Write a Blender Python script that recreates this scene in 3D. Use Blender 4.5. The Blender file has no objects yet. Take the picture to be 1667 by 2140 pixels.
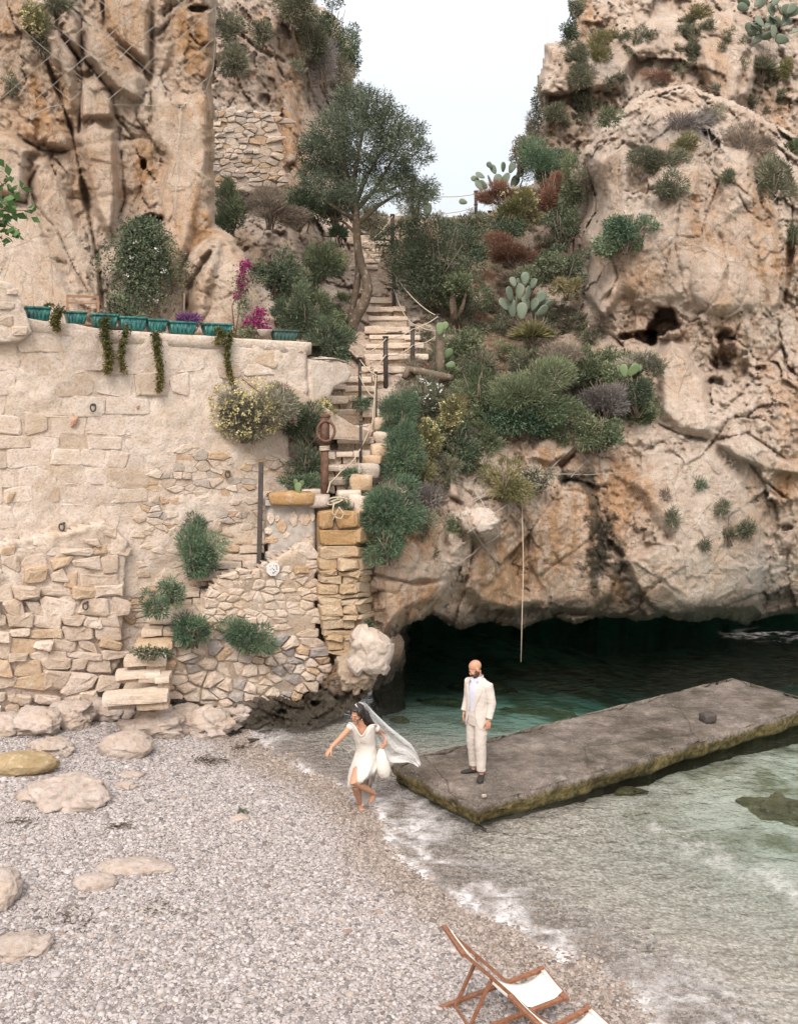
import bpy, math, random
import numpy as np
from mathutils import Vector, Matrix
R = math.radians
scene = bpy.context.scene
COL = scene.collection
random.seed(7); rng = np.random.default_rng(7)

# ------------------------------------------------------------------ camera, sky, sun, exposure
PITCH = R(6.85); FPX = 2080.0; CX, CY = 833.5, 1070.0; CZ = 6.1
cam_d = bpy.data.cameras.new('camera'); cam = bpy.data.objects.new('camera', cam_d); COL.objects.link(cam)
cam.location = (0, 0, CZ); cam.rotation_euler = (math.pi/2 - PITCH, 0, 0)
cam_d.sensor_fit = 'VERTICAL'; cam_d.sensor_height = 24; cam_d.lens = 24*FPX/2140
cam_d.clip_start = .1; cam_d.clip_end = 500
scene.camera = cam
SUN_EL, SUN_AZ = R(44), R(190)          # azimuth measured clockwise from +Y (the camera looks along +Y)
world = bpy.data.worlds.new('World'); scene.world = world; world.use_nodes = True
wn, wl = world.node_tree.nodes, world.node_tree.links
wn.clear()
wo = wn.new('ShaderNodeOutputWorld'); add = wn.new('ShaderNodeAddShader')
b1 = wn.new('ShaderNodeBackground'); b2 = wn.new('ShaderNodeBackground')
st = wn.new('ShaderNodeTexSky'); st.sky_type = 'NISHITA'; st.sun_disc = False
st.sun_elevation = SUN_EL; st.sun_rotation = SUN_AZ; st.dust_density = 4
wl.new(st.outputs[0], b1.inputs[0]); b1.inputs[1].default_value = 0.05
# overcast cloud layer, CIE gradient: L = Lz (1 + 2 sin e) / 3
tc = wn.new('ShaderNodeTexCoord'); sx = wn.new('ShaderNodeSeparateXYZ'); wl.new(tc.outputs['Generated'], sx.inputs[0])
mx = wn.new('ShaderNodeMath'); mx.operation = 'MAXIMUM'; mx.inputs[1].default_value = 0; wl.new(sx.outputs[2], mx.inputs[0])
ma = wn.new('ShaderNodeMath'); ma.operation = 'MULTIPLY_ADD'; ma.inputs[1].default_value = .60; ma.inputs[2].default_value = .235
wl.new(mx.outputs[0], ma.inputs[0])
b2.inputs[0].default_value = (1, .945, .88, 1); wl.new(ma.outputs[0], b2.inputs[1])
wl.new(b1.outputs[0], add.inputs[0]); wl.new(b2.outputs[0], add.inputs[1]); wl.new(add.outputs[0], wo.inputs[0])
sun_d = bpy.data.lights.new('sun', 'SUN'); sun = bpy.data.objects.new('sun', sun_d); COL.objects.link(sun)
sun_d.energy = 1.5; sun_d.angle = R(26); sun_d.color = (1, .94, .89)
sd_ = Vector((math.sin(SUN_AZ)*math.cos(SUN_EL), math.cos(SUN_AZ)*math.cos(SUN_EL), math.sin(SUN_EL)))
sun.rotation_euler = sd_.to_track_quat('Z', 'Y').to_euler()
scene.view_settings.view_transform = 'Standard'; scene.view_settings.look = 'None'
scene.view_settings.gamma = 1; scene.view_settings.use_curve_mapping = False
scene.view_settings.exposure = .99
scene.cycles.max_bounces = 8; scene.cycles.transparent_max_bounces = 24; scene.cycles.volume_bounces = 0

# ------------------------------------------------------------------ points in the world
SP, CP = math.sin(PITCH), math.cos(PITCH)
def rays(px, py):
    u = (np.asarray(px, float)-CX)/FPX; w = (CY-np.asarray(py, float))/FPX
    return np.stack([u, CP + w*SP, -SP + w*CP], -1)
def at(px, py, Y):
    d = rays(px, py); s = np.asarray(Y, float)/d[..., 1]
    p = d*s[..., None]; p[..., 2] += CZ
    return p
def on_z(px, py, z=0.0):
    d = rays(px, py); s = (z-CZ)/d[..., 2]
    p = d*s[..., None]; p[..., 2] += CZ
    return p
def mpp(Y): return Y*1.0/FPX            # metres per photograph pixel at distance Y (about)
class Plane:
    """a vertical plane through two ground points given by pixel column and distance"""
    def __init__(s, xa, Ya, xb, Yb):
        a = at(xa, 820, Ya); b = at(xb, 820, Yb)
        s.o = np.array([a[0], a[1], 0]); u = np.array([b[0]-a[0], b[1]-a[1], 0]); s.u = u/np.linalg.norm(u)
        s.n = np.array([s.u[1], -s.u[0], 0.0]); s.v = np.array([0, 0, 1.0])
    def ab(s, px, py):
        d = rays(px, py); o = np.array([0, 0, CZ])
        t = np.dot(s.o-o, s.n)/(d@s.n); p = o + d*t[..., None]
        q = p-s.o
        return np.stack([q@s.u, q[..., 2]], -1)
    def P(s, ab, h=0.0):
        ab = np.asarray(ab, float); h = np.asarray(h, float)
        return s.o + ab[..., 0:1]*s.u + ab[..., 1:2]*s.v + np.expand_dims(h, -1)*s.n
# ------------------------------------------------------------------ noise
_perm = np.random.default_rng(3).random((64, 64, 64)).astype(np.float32)
def vnoise(p):
    p = np.asarray(p, float); i = np.floor(p).astype(int); f = p-i; f = f*f*f*(f*(f*6-15)+10)
    x0, y0, z0 = (i[..., k] & 63 for k in range(3)); x1, y1, z1 = ((i[..., k]+1) & 63 for k in range(3))
    fx, fy, fz = f[..., 0], f[..., 1], f[..., 2]
    a = _perm[x0, y0, z0]*(1-fx)+_perm[x1, y0, z0]*fx; b = _perm[x0, y1, z0]*(1-fx)+_perm[x1, y1, z0]*fx
    c = _perm[x0, y0, z1]*(1-fx)+_perm[x1, y0, z1]*fx; d = _perm[x0, y1, z1]*(1-fx)+_perm[x1, y1, z1]*fx
    return (a*(1-fy)+b*fy)*(1-fz)+(c*(1-fy)+d*fy)*fz
def fbm(p, oct=5, gain=.5, ridge=False):
    p = np.asarray(p, float); t = 0; a = 1; n = 0
    for k in range(oct):
        v = vnoise(p*(2.03**k)+k*17.3)*2-1
        if ridge: v = 1-2*np.abs(v)
        t = t+a*v; n += a; a *= gain
    return t/n
def hash3(i, s):
    h = (i[..., 0]*374761393 + i[..., 1]*668265263 + i[..., 2]*2147483647 + s*974634777) & 0xffffffff
    h = ((h ^ (h >> 13))*1274126177) & 0xffffffff
    return ((h ^ (h >> 16)) & 0xffff)/65535.0
def worley(p, jit=.9):
    p = np.asarray(p, float); i0 = np.floor(p).astype(np.int64)
    F1 = np.full(p.shape[:-1], 9.); F2 = F1.copy(); idv = np.zeros(p.shape[:-1]); dv = np.zeros(p.shape)
    for dx in (-1, 0, 1):
        for dy in (-1, 0, 1):
            for dz in (-1, 0, 1):
                c = i0+np.array([dx, dy, dz])
                q = c+.5+jit*(np.stack([hash3(c, 1), hash3(c, 2), hash3(c, 3)], -1)-.5)
                r = p-q; d = np.sqrt((r**2).sum(-1)); cid = hash3(c, 4)
                m = d < F1
                F2 = np.where(m, F1, np.minimum(F2, d)); idv = np.where(m, cid, idv); dv = np.where(m[..., None], r, dv); F1 = np.where(m, d, F1)
    return F1, F2, idv, dv
def sstep(a, b, x):
    t = np.clip((x-a)/(b-a), 0, 1); return t*t*(3-2*t)
def seg_dist(px, py, pts):
    d = np.full(np.shape(px), 1e9); pts = np.asarray(pts, float)
    for (ax, ay), (bx, by) in zip(pts[:-1], pts[1:]):
        vx, vy = bx-ax, by-ay; L = vx*vx+vy*vy+1e-9
        t = np.clip(((px-ax)*vx+(py-ay)*vy)/L, 0, 1)
        d = np.minimum(d, np.hypot(px-ax-t*vx, py-ay-t*vy))
    return d
def inside(px, py, poly):
    m = np.zeros(np.shape(px), bool); n = len(poly)
    for k in range(n):
        ax, ay = poly[k]; bx, by = poly[(k+1) % n]
        c = (ay > py) != (by > py)
        with np.errstate(divide='ignore', invalid='ignore'):
            m ^= c & (px < (bx-ax)*(py-ay)/(by-ay+1e-12)+ax)
    return m
def sdf(px, py, poly):
    d = seg_dist(px, py, list(poly)+[poly[0]]); return np.where(inside(px, py, poly), d, -d)
class RBF:
    def __init__(s, pts, c=70.):
        a = np.asarray(pts, float); s.p = a[:, :2]; s.c = c
        n = len(a); D = np.sqrt(((s.p[:, None]-s.p[None])**2).sum(-1)+c*c)
        M = np.zeros((n+1, n+1)); M[:n, :n] = D-np.eye(n)*3.; M[n, :n] = 1; M[:n, n] = 1
        s.w = np.linalg.solve(M, np.append(a[:, 2], 0))
    def __call__(s, px, py):
        px = np.asarray(px, float); t = np.full(px.shape, s.w[-1])
        for (x, y), w in zip(s.p, s.w[:-1]): t = t+w*np.sqrt((px-x)**2+(py-y)**2+s.c**2)
        return t
# ------------------------------------------------------------------ objects
_kn = {}
def link(o, parent=None):
    COL.objects.link(o)
    if parent is not None: o.parent = parent
    return o
def tag(o, label=None, cat=None, group=None, kind=None):
    if label: o['label'] = label
    if cat: o['category'] = cat
    if group: o['group'] = group
    if kind: o['kind'] = kind
    return o
def empty(name, loc=(0, 0, 0), label=None, cat=None, group=None, rz=0):
    o = bpy.data.objects.new(name, None); o.location = Vector(loc); o.rotation_euler = (0, 0, rz); o.empty_display_size = .2
    link(o); return tag(o, label, cat, group)
def np_mesh(name, V, F, attrs=None, smooth=True):
    """F: int array (n,3|4) or list of lists"""
    me = bpy.data.meshes.new(name); V = np.asarray(V, np.float32)
    me.vertices.add(len(V)); me.vertices.foreach_set('co', V.ravel())
    if isinstance(F, np.ndarray):
        k = F.shape[1]; tot = np.full(len(F), k, np.int32); flat = F.ravel().astype(np.int32)
    else:
        tot = np.array([len(f) for f in F], np.int32); flat = np.array([i for f in F for i in f], np.int32)
    me.loops.add(len(flat)); me.loops.foreach_set('vertex_index', flat)
    me.polygons.add(len(tot)); me.polygons.foreach_set('loop_start', np.concatenate([[0], np.cumsum(tot)[:-1]]).astype(np.int32))
    me.polygons.foreach_set('loop_total', tot)
    me.polygons.foreach_set('use_smooth', np.full(len(tot), smooth))
    for k, v in (attrs or {}).items():
        a = me.attributes.new(k, 'FLOAT', 'POINT'); a.data.foreach_set('value', np.asarray(v, np.float32))
    me.update(); me.validate()
    return me
def mesh_obj(name, V, F, mat, parent=None, attrs=None, smooth=True, origin=None):
    V = np.asarray(V, float)
    if origin is not None: V = V-np.asarray(origin)
    me = np_mesh(name, V, F, attrs, smooth)
    for m in (mat if isinstance(mat, (list, tuple)) else [mat]): me.materials.append(m)
    o = bpy.data.objects.new(name, me)
    if origin is not None: o.location = Vector(origin)
    if parent is not None and origin is not None: o.location = Vector(origin)-parent.location
    return link(o, parent)
class MB:
    def __init__(s): s.V = []; s.F = []; s.n = 0; s.T = []
    def add(s, V, F, t=.5):
        V = np.asarray(V, float).reshape(-1, 3)
        s.V.append(V); s.F += [[i+s.n for i in f] for f in F]; s.n += len(V)
        s.T.append(np.full(len(V), t) if np.isscalar(t) else np.asarray(t, float)); return s
    def box(s, c, size, rot=None, t=.5):
        h = np.array(size)/2; V = np.array([[x, y, z] for x in (-1, 1) for y in (-1, 1) for z in (-1, 1)])*h
        if rot is not None: V = V@np.array(rot).T
        return s.add(V+np.array(c), [[0, 1, 3, 2], [4, 6, 7, 5], [0, 4, 5, 1], [2, 3, 7, 6], [0, 2, 6, 4], [1, 5, 7, 3]], t)
    def beam(s, a, b, w, h, up=(0, 0, 1), t=.5):
        a, b = np.array(a, float), np.array(b, float); d = b-a; L = np.linalg.norm(d); d /= L
        sd = np.cross(d, up); sd /= np.linalg.norm(sd); u = np.cross(sd, d)
        return s.box((a+b)/2, (L, w, h), np.stack([d, sd, u], 1), t)
    def tube(s, pts, rad, seg=8, cap=True, t=.5, flat=None):
        P = np.asarray(pts, float); n = len(P); rad = np.full(n, rad) if np.isscalar(rad) else np.asarray(rad, float)
        T = np.gradient(P, axis=0); T /= np.linalg.norm(T, axis=1)[:, None]+1e-12
        ref = np.array([0, 0, 1.]) if abs(T[0][2]) < .9 else np.array([0, 1., 0])
        a = np.cross(T[0], ref); a /= np.linalg.norm(a); ring = []
        ang = np.arange(seg)*2*np.pi/seg
        for k in range(n):
            a = a-T[k]*np.dot(a, T[k]); a /= np.linalg.norm(a); b = np.cross(T[k], a)
            ring.append(P[k]+rad[k]*(np.cos(ang)[:, None]*a+np.sin(ang)[:, None]*b*(flat or 1)))
        F = [[k*seg+j, k*seg+(j+1) % seg, (k+1)*seg+(j+1) % seg, (k+1)*seg+j] for k in range(n-1) for j in range(seg)]
        if cap: F += [list(range(seg))[::-1], [(n-1)*seg+j for j in range(seg)]]
        return s.add(np.concatenate(ring), F, t)
    def loft(s, rings, cap=True, close=True, t=.5):
        seg = len(rings[0]); n = len(rings); m = seg if close else seg-1
        F = [[k*seg+j, k*seg+(j+1) % seg, (k+1)*seg+(j+1) % seg, (k+1)*seg+j] for k in range(n-1) for j in range(m)]
        if cap and close: F += [list(range(seg))[::-1], [(n-1)*seg+j for j in range(seg)]]
        return s.add(np.concatenate([np.asarray(r, float) for r in rings]), F, t)
    def ell(s, c, r, seg=14, rg=9, rot=None, t=.5):
        V = [[0, 0, -1]]+[[math.cos(2*math.pi*j/seg)*math.sin(math.pi*k/rg), math.sin(2*math.pi*j/seg)*math.sin(math.pi*k/rg), -math.cos(math.pi*k/rg)]
                          for k in range(1, rg) for j in range(seg)]+[[0, 0, 1]]
        F = [[0, 1+(j+1) % seg, 1+j] for j in range(seg)]
        F += [[1+k*seg+j, 1+k*seg+(j+1) % seg, 1+(k+1)*seg+(j+1) % seg, 1+(k+1)*seg+j] for k in range(rg-2) for j in range(seg)]
        e = len(V)-1; F += [[e, 1+(rg-2)*seg+j, 1+(rg-2)*seg+(j+1) % seg] for j in range(seg)]
        V = np.array(V)*np.array(r)
        if rot is not None: V = V@np.array(rot).T
        return s.add(V+np.array(c), F, t)
    def build(s, name, mat, parent=None, origin=None, smooth=True):
        return mesh_obj(name, np.concatenate(s.V), s.F, mat, parent, {'tone': np.concatenate(s.T)}, smooth, origin)
def remesh(o, voxel, it=2, fac=.5):
    m = o.modifiers.new('r', 'REMESH'); m.mode = 'VOXEL'; m.voxel_size = voxel; m.use_smooth_shade = True
    if it:
        k = o.modifiers.new('s', 'SMOOTH'); k.iterations = it; k.factor = fac
    bpy.context.view_layer.update()
    me = bpy.data.meshes.new_from_object(o.evaluated_get(bpy.context.evaluated_depsgraph_get()))
    old = o.data; o.modifiers.clear(); o.data = me; bpy.data.meshes.remove(old)
    me.polygons.foreach_set('use_smooth', np.ones(len(me.polygons), bool))
    if not me.materials: pass
    return o
# ------------------------------------------------------------------ materials
class NM:
    def __init__(s, name, rough=.85, spec=.3):
        s.m = bpy.data.materials.new(name); s.m.use_nodes = True; s.t = s.m.node_tree; s.n = s.t.nodes; s.l = s.t.links
        s.b = s.n['Principled BSDF']; s.out = s.n['Material Output']
        s.b.inputs['Roughness'].default_value = rough; s.b.inputs['Specular IOR Level'].default_value = spec
        s._p = None
    def put(s, sock, v):
        if v is None: return
        if isinstance(v, bpy.types.NodeSocket): s.l.new(v, sock)
        else:
            if hasattr(sock.default_value, '__len__') and len(sock.default_value) == 4 and len(v) == 3: v = (*v, 1)
            sock.default_value = v
    def pos(s):
        if s._p is None: s._p = s.n.new('ShaderNodeNewGeometry').outputs['Position']
        return s._p
    def mapv(s, scale, src=None):
        k = s.n.new('ShaderNodeMapping'); s.put(k.inputs['Vector'], src or s.pos()); k.inputs['Scale'].default_value = scale; return k.outputs[0]
    def obj(s): return s.n.new('ShaderNodeTexCoord').outputs['Object']
    def noise(s, sc, det=6, rough=.55, vec=None, dist=0):
        k = s.n.new('ShaderNodeTexNoise'); s.put(k.inputs['Vector'], vec or s.pos())
        k.inputs['Scale'].default_value = sc; k.inputs['Detail'].default_value = det; k.inputs['Roughness'].default_value = rough; k.inputs['Distortion'].default_value = dist
        return k.outputs['Fac']
    def voro(s, sc, feat='F1', vec=None, out='Distance', rand=1):
        k = s.n.new('ShaderNodeTexVoronoi'); k.feature = feat; s.put(k.inputs['Vector'], vec or s.pos()); k.inputs['Scale'].default_value = sc
        k.inputs['Randomness'].default_value = rand; return k.outputs[out]
    def ramp(s, f, st, interp='LINEAR'):
        k = s.n.new('ShaderNodeValToRGB'); k.color_ramp.interpolation = interp; e = k.color_ramp.elements
        while len(e) < len(st): e.new(.5)
        for q, (p, c) in zip(e, st):
            q.position = p; c = (c, c, c) if np.isscalar(c) else c; q.color = (*c, 1)
        s.put(k.inputs[0], f); return k.outputs[0]
    def mix(s, f, a, b, mode='MIX'):
        k = s.n.new('ShaderNodeMix'); k.data_type = 'RGBA'; k.blend_type = mode; s.put(k.inputs[0], f); s.put(k.inputs[6], a); s.put(k.inputs[7], b); return k.outputs[2]
    def math(s, op, a, b=None, c=None):
        k = s.n.new('ShaderNodeMath'); k.operation = op; s.put(k.inputs[0], a)
        if b is not None: s.put(k.inputs[1], b)
        if c is not None: s.put(k.inputs[2], c)
        return k.outputs[0]
    def attr(s, name, out='Fac'):
        k = s.n.new('ShaderNodeAttribute'); k.attribute_name = name; return k.outputs[out]
    def rnd(s): return s.n.new('ShaderNodeObjectInfo').outputs['Random']
    def sep(s, v, i):
        k = s.n.new('ShaderNodeSeparateXYZ'); s.put(k.inputs[0], v); return k.outputs[i]
    def bump(s, h, st=.5, d=.05, nrm=None):
        k = s.n.new('ShaderNodeBump'); s.put(k.inputs['Height'], h); k.inputs['Strength'].default_value = st; k.inputs['Distance'].default_value = d
        if nrm is not None: s.l.new(nrm, k.inputs['Normal'])
        return k.outputs[0]
    def done(s, col=None, nrm=None, rough=None):
        s.put(s.b.inputs['Base Color'], col); s.put(s.b.inputs['Roughness'], rough)
        if nrm is not None: s.l.new(nrm, s.b.inputs['Normal'])
        return s.m
def plain(name, col, rough=.6, var=.25, sc=20, spec=.3, bump=0, metal=0):
    k = NM(name, rough, spec); n = k.noise(sc, 5)
    c = k.mix(k.ramp(n, [(.3, 0), (.7, 1)]), tuple(x*(1-var) for x in col), tuple(min(1, x*(1+var)) for x in col))
    k.b.inputs['Metallic'].default_value = metal
    return k.done(c, k.bump(n, .4, bump) if bump else None)
M = {}
def rock_mat(name, light, pale, ochre, grey):
    k = NM(name, .95, .1)
    big = k.noise(.5, 5, .6, dist=.5); mid = k.noise(2.0, 10, .68, dist=.4); fine = k.noise(11, 9, .76)
    streak = k.noise(1.0, 9, .66, k.mapv((2.4, 2.4, .28)), .35)
    c = k.mix(k.ramp(mid, [(.38, 0), (.62, 1)]), light, pale)
    oc = k.math('ADD', k.attr('ochre'), k.math('MULTIPLY_ADD', big, 1.5, -.66))
    oc = k.math('MULTIPLY', oc, k.ramp(streak, [(.38, .15), (.56, 1)]))
    c = k.mix(k.ramp(oc, [(.0, 0), (.55, .95)]), c, k.mix(k.ramp(k.noise(3.2, 9, .7), [(.42, 0), (.60, 1)]), ochre, tuple(x*.62 for x in ochre)))
    gr = k.math('ADD', k.attr('grey'), k.math('MULTIPLY_ADD', k.noise(.9, 9, .68), 1.8, -1.04))
    c = k.mix(k.ramp(gr, [(.05, 0), (.7, .85)]), c, grey)
    c = k.mix(k.ramp(k.noise(1.0, 9, .68, k.mapv((5, 5, .5)), .3), [(.56, 0), (.70, .5)]), c, tuple(x*.55 for x in grey))
    c = k.mix(k.ramp(k.noise(4.2, 10, .75), [(.54, 0), (.68, .75)]), c, (.70, .61, .52))
    c = k.mix(k.ramp(k.noise(6, 10, .8), [(.34, .55), (.45, 0)]), c, tuple(x*.58 for x in light))
    c = k.mix(k.ramp(k.noise(24, 8, .75), [(.35, .35), (.45, 0)]), c, (.24, .19, .145))
    c = k.mix(k.attr('soil'), c, k.mix(k.ramp(k.noise(6, 8, .75), [(.4, 0), (.6, 1)]), (.13, .09, .06), (.34, .25, .175)))
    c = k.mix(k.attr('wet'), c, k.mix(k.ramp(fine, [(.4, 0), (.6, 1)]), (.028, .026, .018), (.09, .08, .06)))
    crk = k.voro(1.5, 'DISTANCE_TO_EDGE', k.mix(.22, k.mapv((1.3, 1.3, .6)), k.n.new('ShaderNodeTexNoise').outputs['Color']))
    crkr = k.ramp(crk, [(0, 0), (.022, 1)])
    crk2 = k.voro(4.2, 'DISTANCE_TO_EDGE', k.mix(.16, k.mapv((1.2, 1.2, .7)), k.noise(5, 5, .6))); crkr = k.math('MINIMUM', crkr, k.math('MAXIMUM', k.ramp(crk2, [(0, .1), (.03, 1)]), k.ramp(k.noise(2.2, 5), [(.48, 1), (.56, 0)])))
    c = k.mix(k.ramp(k.noise(1.2, 4), [(.50, 0), (.66, .6)]), c, k.mix(1, c, k.mix(crkr, (.36, .3, .25), (1, 1, 1)), 'MULTIPLY'))
    gn = k.noise(45, 6, .75); c = k.mix(1, c, k.ramp(gn, [(.3, (.72, .70, .68)), (.5, (1.04, 1.03, 1.02)), (.7, (1.28, 1.26, 1.24))]), 'MULTIPLY')
    h = k.math('ADD', k.math('MULTIPLY', k.noise(2.6, 12, .72), .5), k.math('MULTIPLY', fine, .4))
    h = k.math('ADD', h, k.math('MULTIPLY', k.noise(5, 10, .75, k.mapv((1.6, 1.6, .5))), .45)); h = k.math('ADD', h, k.math('MULTIPLY', gn, .22)); h = k.math('ADD', h, k.math('MULTIPLY', crkr, .10))
    return k.done(c, k.bump(h, 1, .22))
M['rock'] = rock_mat('limestone', (.60, .475, .385), (.70, .605, .52), (.60, .37, .215), (.41, .365, .335))
M['rock_left'] = rock_mat('ochre_limestone', (.62, .475, .365), (.72, .61, .51), (.62, .365, .185), (.44, .38, .335))
def stone_mat(name, cols, dark=.3, bumpd=.05, fine=1.0):
    k = NM(name, .92, .15); o = k.pos(); t = k.attr('tone')
    n = len(cols); c = k.ramp(t, [((i+.5)/n, col) for i, col in enumerate(cols)])
    a = k.noise(4.5, 7, .65); f = k.noise(22*fine, 8, .72)
    c = k.mix(k.ramp(a, [(.35, .5), (.62, 0)]), c, k.mix(1, c, (.72, .62, .5), 'MULTIPLY'))
    c = k.mix(k.ramp(f, [(.34, dark*1.6), (.5, 0)]), c, (.15, .115, .085))
    c = k.mix(k.ramp(k.noise(8, 7, .7), [(.55, 0), (.72, .5)]), c, (.66, .58, .49))
    c = k.mix(k.ramp(k.noise(1.3, 5, .6), [(.52, 0), (.75, .35)]), c, (.47, .33, .19))
    h = k.math('ADD', k.math('MULTIPLY', a, .5), k.math('MULTIPLY', f, .5))
    return k.done(c, k.bump(h, .9, bumpd))
CREAM = [(.50, .405, .33), (.60, .505, .43), (.55, .455, .38), (.66, .575, .51), (.50, .375, .26), (.62, .53, .465), (.64, .545, .475), (.44, .385, .345)]
M['stone'] = stone_mat('cream_masonry', CREAM)
M['rubble'] = stone_mat('rubble_stone', [(.50, .405, .33), (.58, .49, .415), (.31, .285, .275), (.61, .525, .455), (.48, .345, .225), (.57, .475, .40), (.42, .365, .325), (.60, .51, .435)])
M['gold'] = stone_mat('golden_sandstone', [(.40, .25, .12), (.45, .335, .215), (.48, .375, .265), (.43, .315, .20), (.48, .385, .28), (.44, .345, .24)], .35, .06)
M['mortar'] = stone_mat('lime_mortar', [(.57, .48, .41), (.67, .58, .51)], .3, .06)
M['dirtmortar'] = stone_mat('rough_mortar', [(.37, .295, .23), (.48, .395, .32)], .4, .05)
M['step'] = stone_mat('worn_step_stone', [(.56, .465, .385), (.64, .55, .475), (.60, .51, .435), (.49, .405, .33), (.50, .375, .26), (.62, .53, .455)], .3, .04)
M['boulder'] = stone_mat('beach_boulder', [(.39, .325, .285), (.48, .41, .37), (.435, .37, .33)], .3, .07, .7)
M['white_rock'] = stone_mat('white_limestone', [(.43, .365, .32), (.53, .465, .415)], .25, .07, .7)
M['cement'] = plain('grey_cement', (.36, .32, .285), .95, .22, 9, .1, .02)
M['terracotta'] = plain('terracotta', (.40, .235, .16), .9, .3, 8, .15, .01)
# ================================================================== cliffs
SHEETS = []
class Sheet:
    pass
def make_sheet(name, label, outline, ctrl, mat, step=3.4, feats=(), blocks=(), round_px=26, round_m=2.2, open_edges=None,
               rough=.16, fine=.05, stain=None, soil=None, cells=(1.1, 1.1, .55), cell_amp=.16, c=70., seed=0, wetfn=None, cat='cliff'):
    xs = [p[0] for p in outline]; ys = [p[1] for p in outline]
    x = np.arange(min(xs)-8, max(xs)+8, step); y = np.arange(min(ys)-8, max(ys)+8, step)
    X, Y = np.meshgrid(x, y); D = RBF(ctrl, c)(X, Y)
    P0 = at(X, Y, D)
    wob = fbm(P0*1.6+seed, 4)*9+fbm(P0*5+seed, 3)*4
    s = sdf(X, Y, outline)+wob
    if open_edges is not None:                    # edges that run on behind something else are not rounded over
        se = np.full(X.shape, 1e9)
        for e in open_edges: se = np.minimum(se, seg_dist(X, Y, e))
        edge = np.minimum(se+wob, np.where(s > 0, 1e9, s)) if len(open_edges) else np.full(X.shape, 1e9)
    else: edge = s
    keep = s > 0
    W = P0+fbm(P0*.9+seed+5, 4)[..., None]*np.array([.5, .5, .5])
    sm = soil(X, Y) if soil is not None else np.zeros(X.shape)
    F1, F2, idv, dv = worley(W*np.array(cells)+seed)
    bl = (idv-.5)*2*cell_amp+(dv*(np.stack([idv*7 % 1, idv*13 % 1, idv*29 % 1], -1)-.5)).sum(-1)*cell_amp*3.2
    cn = np.clip(fbm(P0*.7+seed+40, 3)*2+.25, 0, 1)
    crack = np.exp(-((F2-F1)/.035)**2)*cell_amp*1.1*cn
    W2 = P0+fbm(P0*1.8+seed+15, 4)[..., None]*.35
    F1b, F2b, idb, dvb = worley(W2*np.array(cells)*2.7+seed+9)
    bl2 = (idb-.5)*cell_amp*.6+(dvb*(np.stack([idb*7 % 1, idb*13 % 1, idb*29 % 1], -1)-.5)).sum(-1)*cell_amp*1.5
    F1c, F2c, idc, dvc = worley(W2*np.array(cells)*6.5+seed+19)
    bl3 = (dvc*(np.stack([idc*7 % 1, idc*13 % 1, idc*29 % 1], -1)-.5)).sum(-1)*cell_amp*.85+(idc-.5)*cell_amp*.3
    flute = fbm(W*np.array([1.5, 1.5, .42])+seed+6, 6, .6, True)
    nw = np.clip(.35+fbm(P0*1.7+seed+33, 3)*1.3+.35, .15, 1.35)
    rel = (bl+crack+bl2+bl3)*(1-.75*sm)+fbm(P0*.8+seed+2, 5, .55)*rough-flute*rough*.9*(1-.6*sm)+fbm(P0*3.4+seed+3, 6, .62, True)*fine*1.15+fbm(P0*10, 4, .6)*fine*.6
    oc = np.zeros(X.shape); gr = np.zeros(X.shape)
    for f in feats:
        k = f[0]
        if k == 'crack': _, pts, w, d = f; q = np.abs(seg_dist(X, Y, pts)+wob*.12)/(w*1.15*nw); ext = sstep(0, 14, np.hypot(X-pts[0][0], Y-pts[0][1]))*sstep(0, 30, np.hypot(X-pts[-1][0], Y-pts[-1][1])); rel = rel+.75*d*np.clip(1-q, 0, 1)**.8*(.25+.75*ext)*(.4+.6*nw)
        elif k == 'plate': _, poly, up, e = f; q = sdf(X, Y, poly)+wob*.35; m = sstep(-e*.25, e, q); rel = rel*(1-.6*m)-up*m
        elif k == 'slab': _, poly, up, e, tilt = f; q = sdf(X, Y, poly)+wob*.3; m = sstep(-e*.2, e, q); cy = np.mean([p[1] for p in poly]); rel = rel*(1-.68*m)-(up+tilt*(Y-cy)/100)*m
        elif k == 'hole': _, cx, cy, rx, ry, d = f; q = 1-np.hypot((X-cx)/rx, (Y-cy)/ry)+wob*.05+fbm(P0*2.6+cx, 4)*.9; rel = rel+d*sstep(0, .4, q)
        elif k == 'bulge': _, cx, cy, rx, ry, d = f; q = np.clip(1-((X-cx)/rx)**2-((Y-cy)/ry)**2, 0, 1); rel = rel-d*np.sqrt(q)
        elif k == 'ochre': _, cx, cy, rx, ry, a = f; oc = oc+a*np.exp(-((X-cx)/rx)**2-((Y-cy)/ry)**2)
        elif k == 'grey': _, cx, cy, rx, ry, a = f; gr = gr+a*np.exp(-((X-cx)/rx)**2-((Y-cy)/ry)**2)
        elif k == 'dark': pass
    wet = np.zeros(X.shape)
    for f in feats:
        if f[0] == 'dark': q = seg_dist(X, Y, f[1])+wob*1.1+fbm(P0*7, 4, .65)*f[2]*1.1; wet = np.maximum(wet, f[3]*sstep(f[2], f[2]*.3, q))
    t = np.clip(edge/round_px, 0, 1)
    rel = rel+round_m*(1-np.sqrt(1-(1-t)**2))
    Yf = D+rel
    P = at(X, Y, Yf)
    if wetfn is not None: wet = np.maximum(wet, wetfn(P))
    idx = -np.ones(X.shape, int); idx[keep] = np.arange(keep.sum())
    q = keep[:-1, :-1] & keep[1:, :-1] & keep[:-1, 1:] & keep[1:, 1:]
    F = np.stack([idx[:-1, :-1][q], idx[1:, :-1][q], idx[1:, 1:][q], idx[:-1, 1:][q]], -1)
    o = mesh_obj(name, P[keep], F, mat, None, {'ochre': oc[keep], 'grey': gr[keep], 'soil': sm[keep], 'wet': wet[keep]})
    tag(o, label, cat, kind='structure')
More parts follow.
